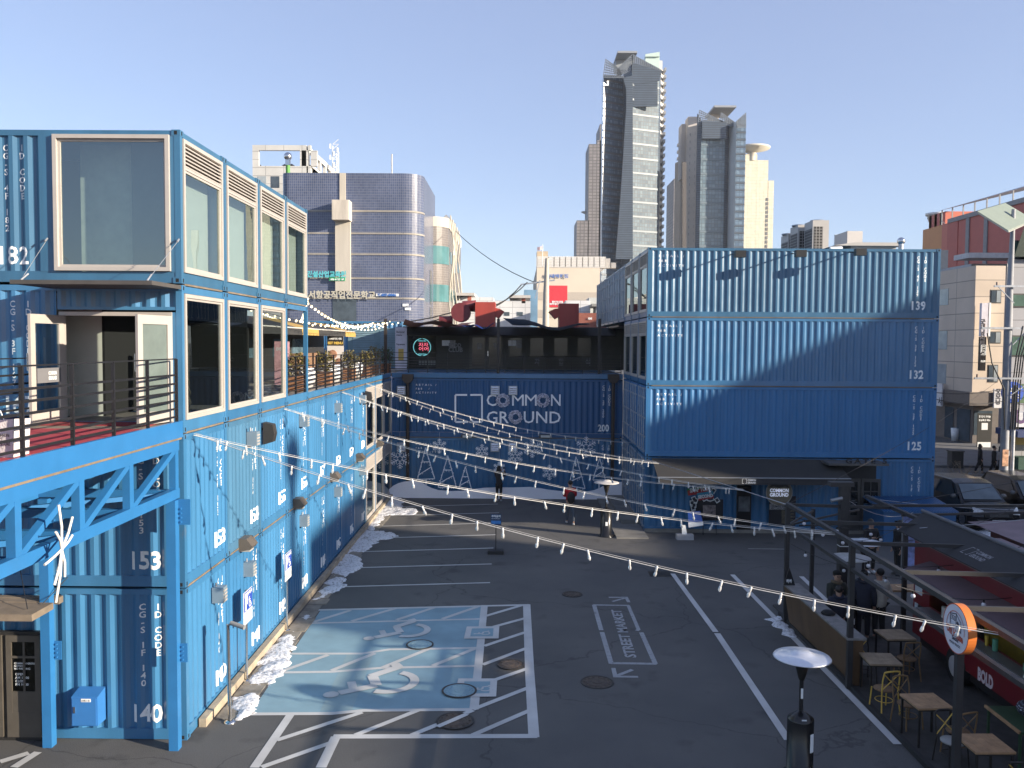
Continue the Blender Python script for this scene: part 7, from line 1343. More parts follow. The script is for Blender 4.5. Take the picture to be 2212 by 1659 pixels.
# festoon strings of clear bulbs
WC = mat("wire_white", (.62, .60, .56), rough=.5, var=.05); SOCK = mat("socket_white", (.72, .71, .68), rough=.4, var=.04)
def clear_bulb():
    m, nt, b = nodes("clear_bulb_glass"); b.inputs["Base Color"].default_value = (.80, .81, .80, 1); b.inputs["Roughness"].default_value = .08; b.inputs["Transmission Weight"].default_value = .55; b.inputs["IOR"].default_value = 1.4; return m
q = MB(); q.lathe([(.001, .045), (.014, .04), (.019, .03), (.019, -.045), (.012, -.05)], (0, 0, 0), 8); SM = q.mesh("bulb", SOCK); q = MB(); q.lathe([(.014, -.045), (.024, -.07), (.028, -.10), (.020, -.135), (.002, -.15)], (0, 0, 0), 8); GM = q.mesh("glass", clear_bulb())
ptc = Vector((5.12, YR - .05, RZ[1] - .1)); pp1 = Vector((7.22, 22.74, 3.22)); 
cab = lambda px: min((ptc.lerp(pp1, i / 200) for i in range(201)), key=lambda v: abs(CX + F * (v - CAM).dot(cr) / (v - CAM).dot(fw) - px))
MB().tube([ptc, pp1], .012, 5).thing("steel_cable", GALV, "steel cable from the right block's corner to the pergola post", "cable")
E1, E2 = cab(1420), cab(1608); Lp = lambda x, y: gx(x, y, XL) + Vector((.03, 0, 0)); A1 = Lp(415, 940); A2 = Lp(611, 884); A3 = Lp(737, 848); A4 = Lp(790, 829); A5 = Lp(820, 842)
EB = gx(1368, 957, XR) - Vector((.05, 0, 0)); EG = gx(1802, 1152, 7.25); EH = gx(2163, 1372, 7.25)
for i, (a, b, sg, lb) in enumerate(((A4, EB, .45, "farthest string, ending at the lock rod doors of the right block"), (A5, E1, .42, "string from the far glazed end to the cable near container 125"), (A3, E1 + Vector((.02, -.3, 0)), .40, "upper of two strings from above container 159"), (A3 + Vector((0, .1, 0)), E2, .42, "lower of two strings from above container 159"),
    (A2, E2 + Vector((0, .15, 0)), .38, "upper of two strings from above container 156"), (A2 + Vector((0, .08, 0)), EG, .40, "lower of two strings from above container 156"), (A1, EG + Vector((0, -.15, 0)), .27, "string from the near corner to the pergola's middle"), (A1 + Vector((0, .1, 0)), EH, .32, "nearest string, ending by the round food truck sign"))):
    t = T("festoon_string", a, "white bulb " + lb, "string lights", "clear bulb strings over the courtyard"); f_ = lambda s: a.lerp(b, s) - Vector((0, 0, sg * 4 * s * (1 - s)))
    MB().tube([f_(k / 24) for k in range(25)], .008, 5).tube([f_(k / 24) + Vector((.0, .01, .030)) for k in range(25)], .0035, 4).build("wire", WC, t); L_ = (b - a).length; n = int(L_ / .52); rd = random.Random(i)
    for k in range(1, n):
        o = bpy.data.objects.new("bulb", SM); COL.objects.link(o); o.parent = t; o.location = f_(k / n + rd.uniform(-.008, .008)) - a - Vector((0, 0, .02)); o.rotation_euler = (rd.uniform(-.35, .35), rd.uniform(-.35, .35), rd.uniform(0, 6)); g = bpy.data.objects.new("glass", GM); COL.objects.link(g); g.parent = o
# ---------------------------------------------------------------- pergola and food trucks
PX = 7.26; STB_ = mat("pergola_steel", (.030, .029, .030), rough=.55, var=.2); t = T("pergola", (8.6, 18, 0), "black steel pergola frame over the food truck seating", "pergola")
PY = [22.74, 18.32, 13.79, 9.3]; HX = 10.08
def gbar(nm, a, b, w, h=None): return MB().bar(a, b, w, h).build(nm, STB_, t)
for y in PY[:3]: MB().box(PX - .055, PX + .055, y - .055, y + .055, 0, 3.18).build("post", STB_, t)
for y in (21.97, 18.3): MB().box(HX - .05, HX + .05, y - .05, y + .05, 0, 2.7).build("post", STB_, t)
c = gz(1752, 1290); MB().box(c.x - .05, c.x + .05, c.y - .05, c.y + .05, 0, 2.65).build("post", STB_, t)
MB().box(PX - .05, PX + .05, 8, 22.78, 3.18, 3.27).build("long_beam", STB_, t); MB().box(PX - .045, PX + .045, 8, 22.70, 2.62, 2.70).build("long_beam", STB_, t); MB().box(HX - .05, HX + .05, 9, 24.5, 3.10, 3.19).build("long_beam", STB_, t)
for y in (22.7, 20.5, 18.32, 16.0, 13.79, 11.5): gbar("cross_beam", (PX + .06, y, 3.22), (HX - .05, y + .1, 3.14), .05, .08)
gbar("cross_beam", (PX, 22.74, 2.66), (HX, 25.0, 2.66), .05); gbar("cross_beam", (PX, 22.74, 2.66), (c.x, c.y, 2.6), .05)
gbar("brace", (PX + .3, 22.7, 2.66), (PX + 2.2, 21.0, 3.1), .04); gbar("brace", (HX - .1, 22.0, 3.1), (HX + 4, 22.6, 3.1), .06)
q = gz(1816, 1345); t = T("gate_post", (q.x, q.y, 0), "tall thick dark steel gate post behind the pergola corner", "gate post"); MB().box(q.x - .11, q.x + .11, q.y - .11, q.y + .11, 0, 3.75).build("post", STB_, t); MB().box(q.x - .40, q.x + .22, q.y - .14, q.y + .14, 3.72, 3.84).build("cap", STB_, t); MB().box(q.x - .112, q.x + .112, q.y - .112, q.y + .112, 2.1, 2.12).build("reflector_band", WHITEP, t); MB().tube([(q.x - .4, q.y - .15, 3.35), (q.x - .1, q.y - .15, 3.42)], .05, 8).build("camera", GREYM, t)
dk = MB(); dk.box(7.36, 15, 9, 24.2, 0, .05); o = dk.struct("dining_floor", mat("dining_deck", (.055, .053, .052), rough=.85, var=.3, scale=2.5)); MB().box(7.27, 7.36, 9, 23.4, 0, .10).struct("kerb_dining", mat("kerb_black", (.02, .02, .02), rough=.7))
# counter bar
cw = mat("counter_grey_wood", (.20, .19, .18), rough=.75, var=.3, scale=5); ply = mat("plywood_brown", (.115, .065, .030), rough=.6, var=.25, scale=2, streak=1)
t = T("bar_counter", (7.5, 20.4, 0), "long plywood fronted bar counter with grey plank top", "counter"); MB().prism([(7.18, 18.25, 1.10), (7.60, 18.25, 1.10), (7.52, 22.5, 1.10), (7.10, 22.5, 1.10)], (0, 0, .05)).build("counter_top", cw, t); MB().prism([(7.40, 18.4, .02), (7.20, 18.4, 1.10), (7.12, 22.5, 1.10), (7.30, 22.5, .02)], (.025, 0, 0)).build("front_panel", ply, t); MB().prism([(7.40, 18.38, .02), (7.58, 18.38, .02), (7.58, 18.38, 1.10), (7.20, 18.38, 1.10)], (0, .02, 0)).build("end_panel", ply, t)
MB().lathe([(.01, .0), (.15, .0), (.17, .03), (.12, .08), (.01, .09)], (7.36, 19.9, 1.15), 16).thing("knit_hat", mat("hat_black", (.012, .012, .014), rough=.95), "black flat cap lying on the plank counter", "hat")
t = T("small_sign", (7.25, 22.7, 1.15), "small black pointed sign with white mark on the counter's far end", "sign"); MB().prism([(7.06, 22.3, 1.15), (7.36, 22.3, 1.15), (7.2, 22.3, 1.62)], (0, .04, 0)).build("board", BLACK, t); lettering("mark", [("하하", (7.12, 22.3, 1.22), .11, dict(w=.15, bold=.004))], WHITEP, t, off=.004)

WT = mat("table_wood", (.38, .23, .12), rough=.6, var=.3, scale=5); WT2 = mat("table_wood_grey", (.30, .22, .14), rough=.6, var=.3, scale=5); YW = mat("chair_yellow", (.58, .38, .07), rough=.5, var=.15); BLK = mat("chair_black2", (.018, .016, .015), rough=.5); BRN = mat("chair_brown", (.20, .12, .05), rough=.6, var=.15); RAT = mat("seat_rattan", (.18, .11, .06), rough=.8, var=.3, scale=20)
def mk_table(wood):
    t = T("cafe_table", (0, 0, 0), "square plank cafe table", "table"); m_ = MB()
    for i in range(5): m_.box(-.34 + i * .136, -.34 + i * .136 + .132, -.34, .34, .72, .755)
    m_.build("table_top", wood, t); MB().box(-.33, .33, -.33, .33, .69, .719).build("apron", BLK, t)
    for i, j in ((-1, -1), (1, -1), (1, 1), (-1, 1)): MB().bar((.30 * i, .30 * j, .69), (.30 * i, .30 * j, 0), .035).build("leg", BLK, t)
    return t
def mk_chair(fm, xm, seat):
    t = T("cross_back_chair", (0, 0, 0), "cross back cafe chair", "chair"); MB().lathe([(.01, .435), (.20, .435), (.205, .45), (.20, .465), (.01, .47)], (0, 0, 0), 16).build("seat", seat, t)
    for i in (-1, 1):
        MB().tube([(.17 * i, -.16, .44), (.19 * i, -.20, 0)], .015, 6).build("leg", fm, t); MB().tube([(.21 * i, .24, 0), (.18 * i, .19, .44), (.19 * i, .22, .70), (.17 * i, .25, .88)], .015, 6).build("leg", fm, t)
    MB().tube([(-.17, .25, .88), (-.09, .27, .90), (.09, .27, .90), (.17, .25, .88)], .018, 6).build("top_rail", fm, t); MB().tube([(-.18, .19, .50), (.18, .25, .85)], .011, 6).tube([(.18, .19, .50), (-.18, .25, .85)], .011, 6).build("cross_back", xm, t)
    MB().tube([(.17 * math.cos(k * math.pi / 8), .17 * math.sin(k * math.pi / 8), .22) for k in range(17)], .009, 5).build("stretcher", fm, t); return t
def put(o, x, y, rz, lb, grp): o.location = (x, y, .05); o.rotation_euler = (0, 0, rz); o["label"] = lb; o["group"] = grp; return o
GT_, GC = "plank cafe tables by the food truck", "cross back chairs by the food truck"
t0 = put(mk_table(WT2), 8.79, 19.55, .05, "grey brown plank table farthest along, behind a brown chair", GT_); dup(t0, (7.80, 18.0, .05), -.05, "grey brown plank table between the bright yellow chair and a black chair", GT_); t1 = put(mk_table(WT), 7.75, 15.85, .08, "orange brown plank table in the middle of the row", GT_); dup(t1, (7.92, 14.15, .05), .03, "brown plank table beside the round sign's pole, nearest", GT_)
put(mk_chair(YW, YW, RAT), 7.52, 17.15, math.pi * 1.0 + .2, "bright yellow cross back chair, facing away from the camera", GC)
put(mk_chair(BRN, BRN, RAT), 8.75, 18.85, math.pi + .1, "brown cross back chair in front of the farthest plank table", GC)
cb = put(mk_chair(BLK, YW, mat("seat_pale", (.30, .30, .29), rough=.8)), 7.72, 18.62, .1, "black chair with pale cushion and tan crossed back behind the grey brown table", GC); dup(cb, (7.75, 14.85, .05), .15, "black chair with tan crossed back behind the nearest table", GC); dup(cb, (8.0, 13.45, .05), math.pi - .1, "black chair with tan crossed back in front of the nearest table, cut by the frame", GC)
cr_ = put(mk_chair(BRN, BRN, RAT), 7.68, 16.42, .25, "dark brown cross back chair behind the orange brown table", GC); dup(cr_, (8.05, 15.25, .05), math.pi + .3, "dark brown chair with round rattan seat in front of the orange brown table", GC)
for k, r_ in enumerate(t0.users_collection): pass
q = gz(1914, 1268, 1.05); t = T("high_table", (q.x + .3, q.y, 0), "long wooden high table beyond the standing men", "table"); MB().box(q.x - .5, q.x + 1.1, q.y - .3, q.y + .3, 1.0, 1.05).build("table_top", WT, t); [MB().box(x, x + .05, y, y + .05, .05, 1.0).build("leg", BLK, t) for x in (q.x - .45, q.x + 1.0) for y in (q.y - .25, q.y + .2)]
t = T("green_table", (9.2, 15.1, 0), "dark green metal table carrying a tray by the truck", "table"); GRN = mat("table_green", (.03, .07, .035), rough=.5, var=.2); MB().box(8.78, 9.75, 14.6, 15.7, .74, .78).build("table_top", GRN, t); [MB().bar((x, y, .74), (x, y, .05), .04).build("leg", GRN, t) for x in (8.82, 9.7) for y in (14.65, 15.65)]; MB().box(8.76, 8.80, 14.6, 15.7, .75, .80).build("wood_edge", WT, t)
t = T("checked_bag", (9.35, 15.2, .78), "black bag with blue and white pattern on the green table", "bag"); MB().ball((9.4, 15.2, .92), .3, 12, 8, (1, 1.1, .5)).build("bag", tiles("bag_check", (.02, .03, .08), (.45, .5, .6), (.01, .01, .02), .05, .04, ms=.3, rough=.7, bump=0), t); MB().tube([(9.2, 15.1, 1.0), (9.3, 15.1, 1.15), (9.45, 15.1, 1.0)], .015, 6).build("handle", BLACK, t)
gc = put(mk_chair(GRN, GRN, GRN), 9.2, 14.2, math.pi, "dark green cross back chair by the green metal table", GC)

# trucks
BUR = mat("truck_burgundy", (.16, .012, .018), rough=.35, var=.12, scale=1.5); t = T("food_truck", (10.8, 17, 0), "burgundy food truck with yellow lit hatch and menu pictures", "food truck"); TX, TY0, TY1, TZ = 9.73, 11.5, 20.7, 2.75; hy0, hy1, hz0, hz1 = 12.5, 19.9, 1.35, 2.35
b = MB(); b.box(TX, TX + .05, TY0, TY1, .48, hz0).box(TX, TX + .05, TY0, TY1, hz1, TZ).box(TX, TX + .05, TY0, hy0, hz0, hz1).box(TX, TX + .05, hy1, TY1, hz0, hz1).box(TX + .05, 11.8, TY1 - .05, TY1, .48, TZ).box(TX + .05, 11.8, TY0, TY0 + .05, .48, TZ).box(11.75, 11.8, TY0 + .05, TY1 - .05, .48, TZ).box(TX + .05, 11.75, TY0 + .05, TY1 - .05, .48, .6); b.build("body", BUR, t)
MB().box(TX - .02, 11.82, TY0 - .02, TY1 + .02, TZ + .005, TZ + .06).build("roof", mat("truck_roof_dull", (.20, .15, .16), rough=.8, var=.15), t); MB().box(TX + .9, TX + .95, TY0 + .1, TY1 - .1, .7, TZ - .05).build("inner_wall", mat("truck_inner_yellow", (.42, .32, .03), rough=.7, var=.2), t)
MB().box(TX - .32, TX + .02, hy0, hy1, hz0 - .06, hz0 - .01).build("counter_shelf", mat("shelf_steel", (.25, .25, .26), rough=.4, metal=.5, var=.2), t)
MB().prism([(TX + .02, hy0 + .2, 2.42), (TX - .65, hy0 + .2, 2.22), (TX - .65, hy1, 2.22), (TX + .02, hy1, 2.42)], (0, 0, .03)).build("hatch", mat("hatch_mauve", (.13, .085, .095), rough=.7, var=.1), t); MB().bar((TX - .66, hy0 + .2, 2.24), (TX - .66, hy1, 2.24), .035).build("hatch_edge", GREYM, t)
MB().box(TX - .03, TX + .0, 17.9, 20.4, .98, 1.25).build("menu_strip", mat("menu_dark", (.025, .022, .02), rough=.5), t)
for i, y in enumerate((20.0, 19.35, 18.7)): MB().ball((TX - .035, y, 1.12), .12, 12, 8, (.08, 1, 1)).build("food_picture", mat("food_mix", (.28, .22, .15), rough=.6, var=.9, scale=18), t); lettering("menu_lettering", [("MENU", (TX, y - .16, 1.14), .07, {}), ("9.0", (TX, y - .16, 1.05), .07, {})], WHITEP, t, n=(-1, 0, 0), ux=(0, -1, 0), off=.035)
for i, y in enumerate((16.9, 16.5, 16.1, 15.7, 15.3)): MB().ball((TX - .02, y, 1.12), .12, 12, 8, (.08, 1, 1)).build("food_picture", mat("food_mix", (.28, .22, .15)), t)
c = gx(2112, 1466, TX); lettering("truck_lettering", [("BOLD", (TX, c.y, c.z), .36, dict(w=.58, bold=.02))], mat("bold_pink_white", (.60, .50, .52), rough=.6), t, n=(-1, 0, 0), ux=(0, -1, 0), off=.006)
lettering("truck_lettering", [("BOLD", (TX, 20.55, 1.9), .3, dict(w=.5, bold=.02))], mat("bold_pink_white", (.6, .5, .5)), t, n=(-1, 0, 0), ux=(0, -1, 0), off=.006)
for i, y in enumerate((15.2, 14.55, 13.9)): MB().prism([(TX - .30, y, hz0), (TX - .30, y + .45, hz0), (TX - .12, y + .45, hz0 + .5), (TX - .12, y, hz0 + .5)], (.01, 0, 0)).build("menu_card", mat("menu_card", (.60, .58, .55), rough=.5, var=.35, scale=9), t)
rd = random.Random(4)
for i in range(12): y = rd.uniform(hy0 + .2, hy1 - .3); MB().tube([(TX - .05, y, hz0), (TX - .05, y, hz0 + rd.uniform(.12, .28))], rd.uniform(.03, .06), 8).build("jar", mat("jar_%d" % (i % 3), ((.5, .35, .05), (.1, .3, .2), (.55, .5, .45))[i % 3], rough=.3), t)
for y in (18.6, 13.6):
    w = MB(); w.tube([(TX - .03, y, .42), (TX + .22, y, .42)], .40, 24); wl_ = w.build("wheel", mat("tyre", (.012, .012, .012), rough=.8), t); MB().tube([(TX - .05, y, .42), (TX - .02, y, .42)], .23, 20).build("rim", mat("rim_pale", (.45, .45, .45), rough=.4), wl_)
    MB().box(TX + .03, TX + .06, y - .6, y + .6, .35, .95)
MB().box(TX + .1, 11.7, TY0 + .2, TY1 - .2, .25, .475).build("chassis", BLACK, t)
for y, z in ((20.45, 1.15), (20.45, .55)): pass
MB().box(TX - .012, TX - .002, 20.25, 20.6, 1.5, 1.85).box(TX - .012, TX - .002, 20.3, 20.6, 1.0, 1.25).build("paper_notice", mat("notice_grey", (.5, .52, .55)), t)
# black site awning over the trucks
t = T("truck_awning", (9.9, 17, 3), "long black awning with white wordmark stretched above the burgundy truck", "awning"); z1_ = 3.30; MB().add([(9.25, 9, 3.02), (9.25, 20.6, 3.02), (10.15, 21.2, 3.34), (10.15, 9, 3.34), (9.25, 9, 3.0), (9.25, 20.6, 3.0), (10.15, 21.2, 3.32), (10.15, 9, 3.32)], [(0, 3, 2, 1), (4, 5, 6, 7), (0, 1, 5, 4), (2, 3, 7, 6), (1, 2, 6, 5), (0, 4, 7, 3)]).build("fabric", mat("awning_soot", (.022, .022, .024), rough=.85, var=.15), t)
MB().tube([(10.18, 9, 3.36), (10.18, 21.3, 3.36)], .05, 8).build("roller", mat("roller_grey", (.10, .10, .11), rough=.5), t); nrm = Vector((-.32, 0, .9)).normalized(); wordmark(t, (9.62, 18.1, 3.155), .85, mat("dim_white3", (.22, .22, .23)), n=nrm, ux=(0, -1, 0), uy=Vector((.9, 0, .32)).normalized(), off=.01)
t = T("food_truck", (13.4, 17, 0), "second food truck with a dusty mauve tarpaulin roof behind the burgundy one", "food truck"); MB().box(12.4, 14.6, 11, 22.2, .5, 2.85).build("body", mat("truck_dark_red", (.10, .02, .02), rough=.4), t); rf = MB(); n = 12
for i in range(n): y0, y1 = 10.9 + i * .96, 10.9 + (i + 1) * .96; rf.add([(11.9, y0, 2.86), (11.9, y1, 2.86), (14.8, y1, 3.0 + .05 * math.sin(i + 1)), (14.8, y0, 3.0 + .05 * math.sin(i))], [(0, 3, 2, 1)])
rf.build("tarpaulin", mat("tarp_mauve", (.20, .15, .165), rough=.9, var=.15, scale=2), t); [MB().tube([(12.36, y, .42), (12.6, y, .42)], .4, 18).build("wheel", mat("tyre", (.01, .01, .01)), t) for y in (20.5, 13)]
q = gz(1955, 1205, 1.0); t = T("wind_banner", (q.x, q.y, 0), "blue and white wind banner behind the truck's front", "banner"); MB().box(q.x + .1, q.x + .6, q.y + .4, q.y + .42, .6, 2.2).build("cloth", mat("banner_blue_white", (.25, .30, .55), rough=.7, var=.7, scale=3), t); MB().tube([(q.x + .08, q.y + .41, 0), (q.x + .08, q.y + .41, 2.3)], .02, 6).build("pole", GREYM, t)
# round sign
c = gx(2078, 1358, PX - .30); d = Vector((-1, 0, 0)); sx = Vector((-d.y, d.x, 0)) * -1; sx = Vector((0, -1, 0)); up = Vector((0, 0, 1)); r_ = .385; t = T("round_sign", c, "round white and orange food truck sign on the pergola post", "sign")
ring = lambda rr, off, z=0: [c + d * off + sx * rr * math.cos(k * math.pi / 20) + up * rr * math.sin(k * math.pi / 20) for k in range(40)]
b = MB(); A = ring(r_, .10); B = ring(r_, -.03); b.add(A + B, [(k, (k + 1) % 40, (k + 1) % 40 + 40, k + 40) for k in range(40)] + [tuple(range(40, 80))]); b.build("drum", mat("sign_orange", (.72, .20, .04), rough=.4, var=.05), t, recalc=True)
b = MB(); b.add(ring(r_ - .012, .101), [tuple(range(40))]); b.build("face", mat("sign_face_white", (.62, .63, .70), rough=.4, var=.02), t); MK = mat("sign_mark_navy", (.03, .03, .06), rough=.5); RDM = mat("sign_mark_red", (.45, .08, .04), rough=.5)
b = MB(); pp_ = [c + d * .105 + sx * .27 * math.cos(R(a)) + up * .27 * math.sin(R(a)) for a in range(-10, 195, 10)]; strip(b, pp_, .012, d); strip(b, [c + d * .103 + v for v in [sx * (r_ - .006) * math.cos(k * math.pi / 20) + up * (r_ - .006) * math.sin(k * math.pi / 20) for k in range(41)]], .014, d); b.build("red_ring", RDM, t)
b = MB(); Q = lambda x, y: c + d * .107 + sx * x + up * y
for p_ in (((-.16, .02), (-.16, .20), (.02, .24), (.02, .06)), ((.02, .06), (.02, .24), (.16, .14), (.17, -.02))): strip(b, [Q(*v) for v in p_], .014, d, closed=True)
for x in (-.12, -.07, -.02): strip(b, [Q(x - .015, .12), Q(x - .015, .18), Q(x + .02, .19), Q(x + .02, .13)], .008, d, closed=True)
strip(b, [Q(.05, .12), Q(.13, .05)], .05, d); b.build("truck_drawing", MK, t); rl = Vector((.98, 0, -.0))
lettering("sign_lettering", [("Oh! House", c + d * .0 - sx * .26 - up * .10, .17, dict(w=.50, bold=.006))], RDM, t, n=d, ux=(sx - up * .12).normalized(), off=.108); lettering("sign_lettering", [("Seoul", c - sx * .09 - up * .19, .10, dict(w=.19, bold=.003)), ("FOOD TRUCK", c - sx * .16 - up * .26, .05, dict(w=.32, bold=.002))], MK, t, n=d, ux=sx, off=.107)
# globe bulbs on black wires under the pergola
GLB = mat("globe_white", (.62, .62, .66), rough=.25, var=.03); q = MB(); q.ball((0, 0, -.10), .045, 10, 8); GB_ = q.mesh("globe", GLB); q = MB(); q.tube([(0, 0, 0), (0, 0, -.07)], .018, 6); GS_ = q.mesh("socket", BLACK)
for i, (a, b_, n, sg) in enumerate((((PX, 22.7, 2.95), (11.0, 21.0, 3.2), 5, .35), ((PX, 20.8, 3.1), (10.6, 23.0, 2.8), 5, .5), ((PX, 18.4, 2.9), (11.5, 19.2, 3.0), 5, .35), ((PX, 16.2, 2.9), (11.0, 16.8, 2.8), 5, .3), ((PX, 22.7, 2.2), (9.9, 19.0, 2.2), 4, .3))):
    a = Vector(a); b_ = Vector(b_); t = T("globe_string", a, "black wire with round white globe bulbs under the pergola, %s from the courtyard end" % ORD[i], "string lights", "globe bulb strings under the pergola"); f_ = lambda s: a.lerp(b_, s) - Vector((0, 0, sg * 4 * s * (1 - s))); MB().tube([f_(k / 12) for k in range(13)], .008, 4).build("wire", BLACK, t)
    for k in range(n): o = bpy.data.objects.new("bulb", GS_); COL.objects.link(o); o.parent = t; o.location = f_((k + .5) / n) - a; g = bpy.data.objects.new("globe", GB_); COL.objects.link(g); g.parent = o
for i, (a, b_) in enumerate((((PX, 22.7, 3.25), (26.5, 46.4, 6.0)), ((8.8, 22.8, 3.4), (14, 30, 1.6)), ((9.0, 22, 3.3), (24, 30, 4.6)), ((9.5, 20, 3.2), (24, 27, 3.6)), ((PX, 18.4, 3.2), (13, 22, 3.4)), ((10.1, 24, 3.15), (20, 24.2, 3.15)), ((10.1, 22.5, 3.1), (18, 19.5, 3.0)))):
    MB().tube([Vector(a).lerp(Vector(b_), k / 8) - Vector((0, 0, .3 * 4 * (k / 8) * (1 - k / 8))) for k in range(9)], .008, 4).thing("thin_wire", GALV if i % 2 else mat("cable_black", (.02, .02, .02)), "thin wire stretched from the pergola toward the street, %s of seven" % ORD[i], "wire", "thin wires over the food trucks")
MB().bar((9.9, 23.6, 3.05), (20, 23.9, 3.05), .10, .07).thing("site_beam", STB_, "long dark steel beam crossing behind the black truck awning", "beam")

# ---------------------------------------------------------------- utility pole with solar panel, cars, street things
q = gz(2167, 1045); zt = gy(2170, 452, q.y).z; t = T("utility_pole", (q.x, q.y, 0), "tall grey utility pole at the right edge with cross arms and cables", "utility pole"); MB().tube([(q.x, q.y, 0), (q.x, q.y, 8.5), (q.x, q.y, 10.8), (q.x + .05, q.y, zt)], .2, 14, rr=[.22, .19, .155, .10]).build("shaft", mat("pole_grey", (.30, .31, .33), rough=.7, var=.12), t)
for i, (y, w0, w1) in enumerate(((619, -1.0, 1.4), (709, -1.6, 1.2), (817, -1.9, 1.7))): z = gy(2167, y, q.y).z; MB().box(q.x + w0, q.x + w1, q.y - .30, q.y - .22, z - .05, z + .05).build("cross_arm", GALV, t); MB().bar((q.x + .1, q.y - .26, z - .9), (q.x + (w1 if i else w0) * .8, q.y - .26, z), .04).build("arm_brace", GALV, t); [MB().tube([(q.x + s, q.y - .26, z + .05), (q.x + s, q.y - .26, z + .22)], .05, 8).build("insulator", mat("insulator", (.25, .18, .15), rough=.3), t) for s in (w0 + .15, w1 - .2)]
for i in range(4): x = q.x + .3 + i * .13; MB().tube([(x + .3, q.y - .3, 8.6 - i * .3), (x, q.y - .3, 7.0), (x - .1, q.y - .25, 5.5), (x - .15, q.y - .25, 3.0)], .035, 6).build("riser_cable", BLACK, t)
MB().tube([(q.x - 1.3, q.y - .3, 8.2), (q.x - 1.0, q.y - .3, 6.6), (q.x - .3, q.y - .3, 5.2), (q.x - .2, q.y - .3, 3)], .035, 6).build("riser_cable", BLACK, t); MB().box(q.x - .22, q.x + .1, q.y - .24, q.y - .20, 1.0, 1.9).build("flyer", mat("flyer_mix", (.45, .25, .15), rough=.7, var=.9, scale=4), t)
t = T("solar_panel_mast", (q.x + .05, q.y, zt - .2), "tilted solar panel mounted at the top of the utility pole", "solar panel"); P = [gy(2111, 458.5, q.y - .9), gy(2171.5, 440.6, q.y + 1.0), gy(2232, 476, q.y + .6), gy(2178, 500, q.y - 1.4)]; MB().prism(P, (0, 0, .06)).build("panel", mat("panel_green_grey", (.22, .26, .22), rough=.5, var=.05), t); b = MB()
for s in (.0, .25, .5, .75, 1): b.bar(P[0].lerp(P[1], s) - Vector((0, 0, .03)), P[3].lerp(P[2], s) - Vector((0, 0, .03)), .05); b.bar(P[0].lerp(P[3], s) - Vector((0, 0, .03)), P[1].lerp(P[2], s) - Vector((0, 0, .03)), .05)
b.build("panel_frame", mat("frame_grey", (.30, .30, .28), rough=.5), t)
x = q.x + .38; MB().tube([(x, q.y - .1, 0), (x, q.y - .1, 5.4)], .11, 10).thing("steel_pipe_post", GALV, "thinner steel pipe post right beside the utility pole", "post")
for i, (y0, y1, x0) in enumerate(((845, 835, 2000), (862, 872, 2020), (1135, 1090, 1960))): wire([gy(x0, y0, 44), gy(2167, (y0 + y1) / 2, 46.2), gy(2330, y1, 48)], .02, "thin overhead street cable by the beige building, %s" % ORD[i], .2)
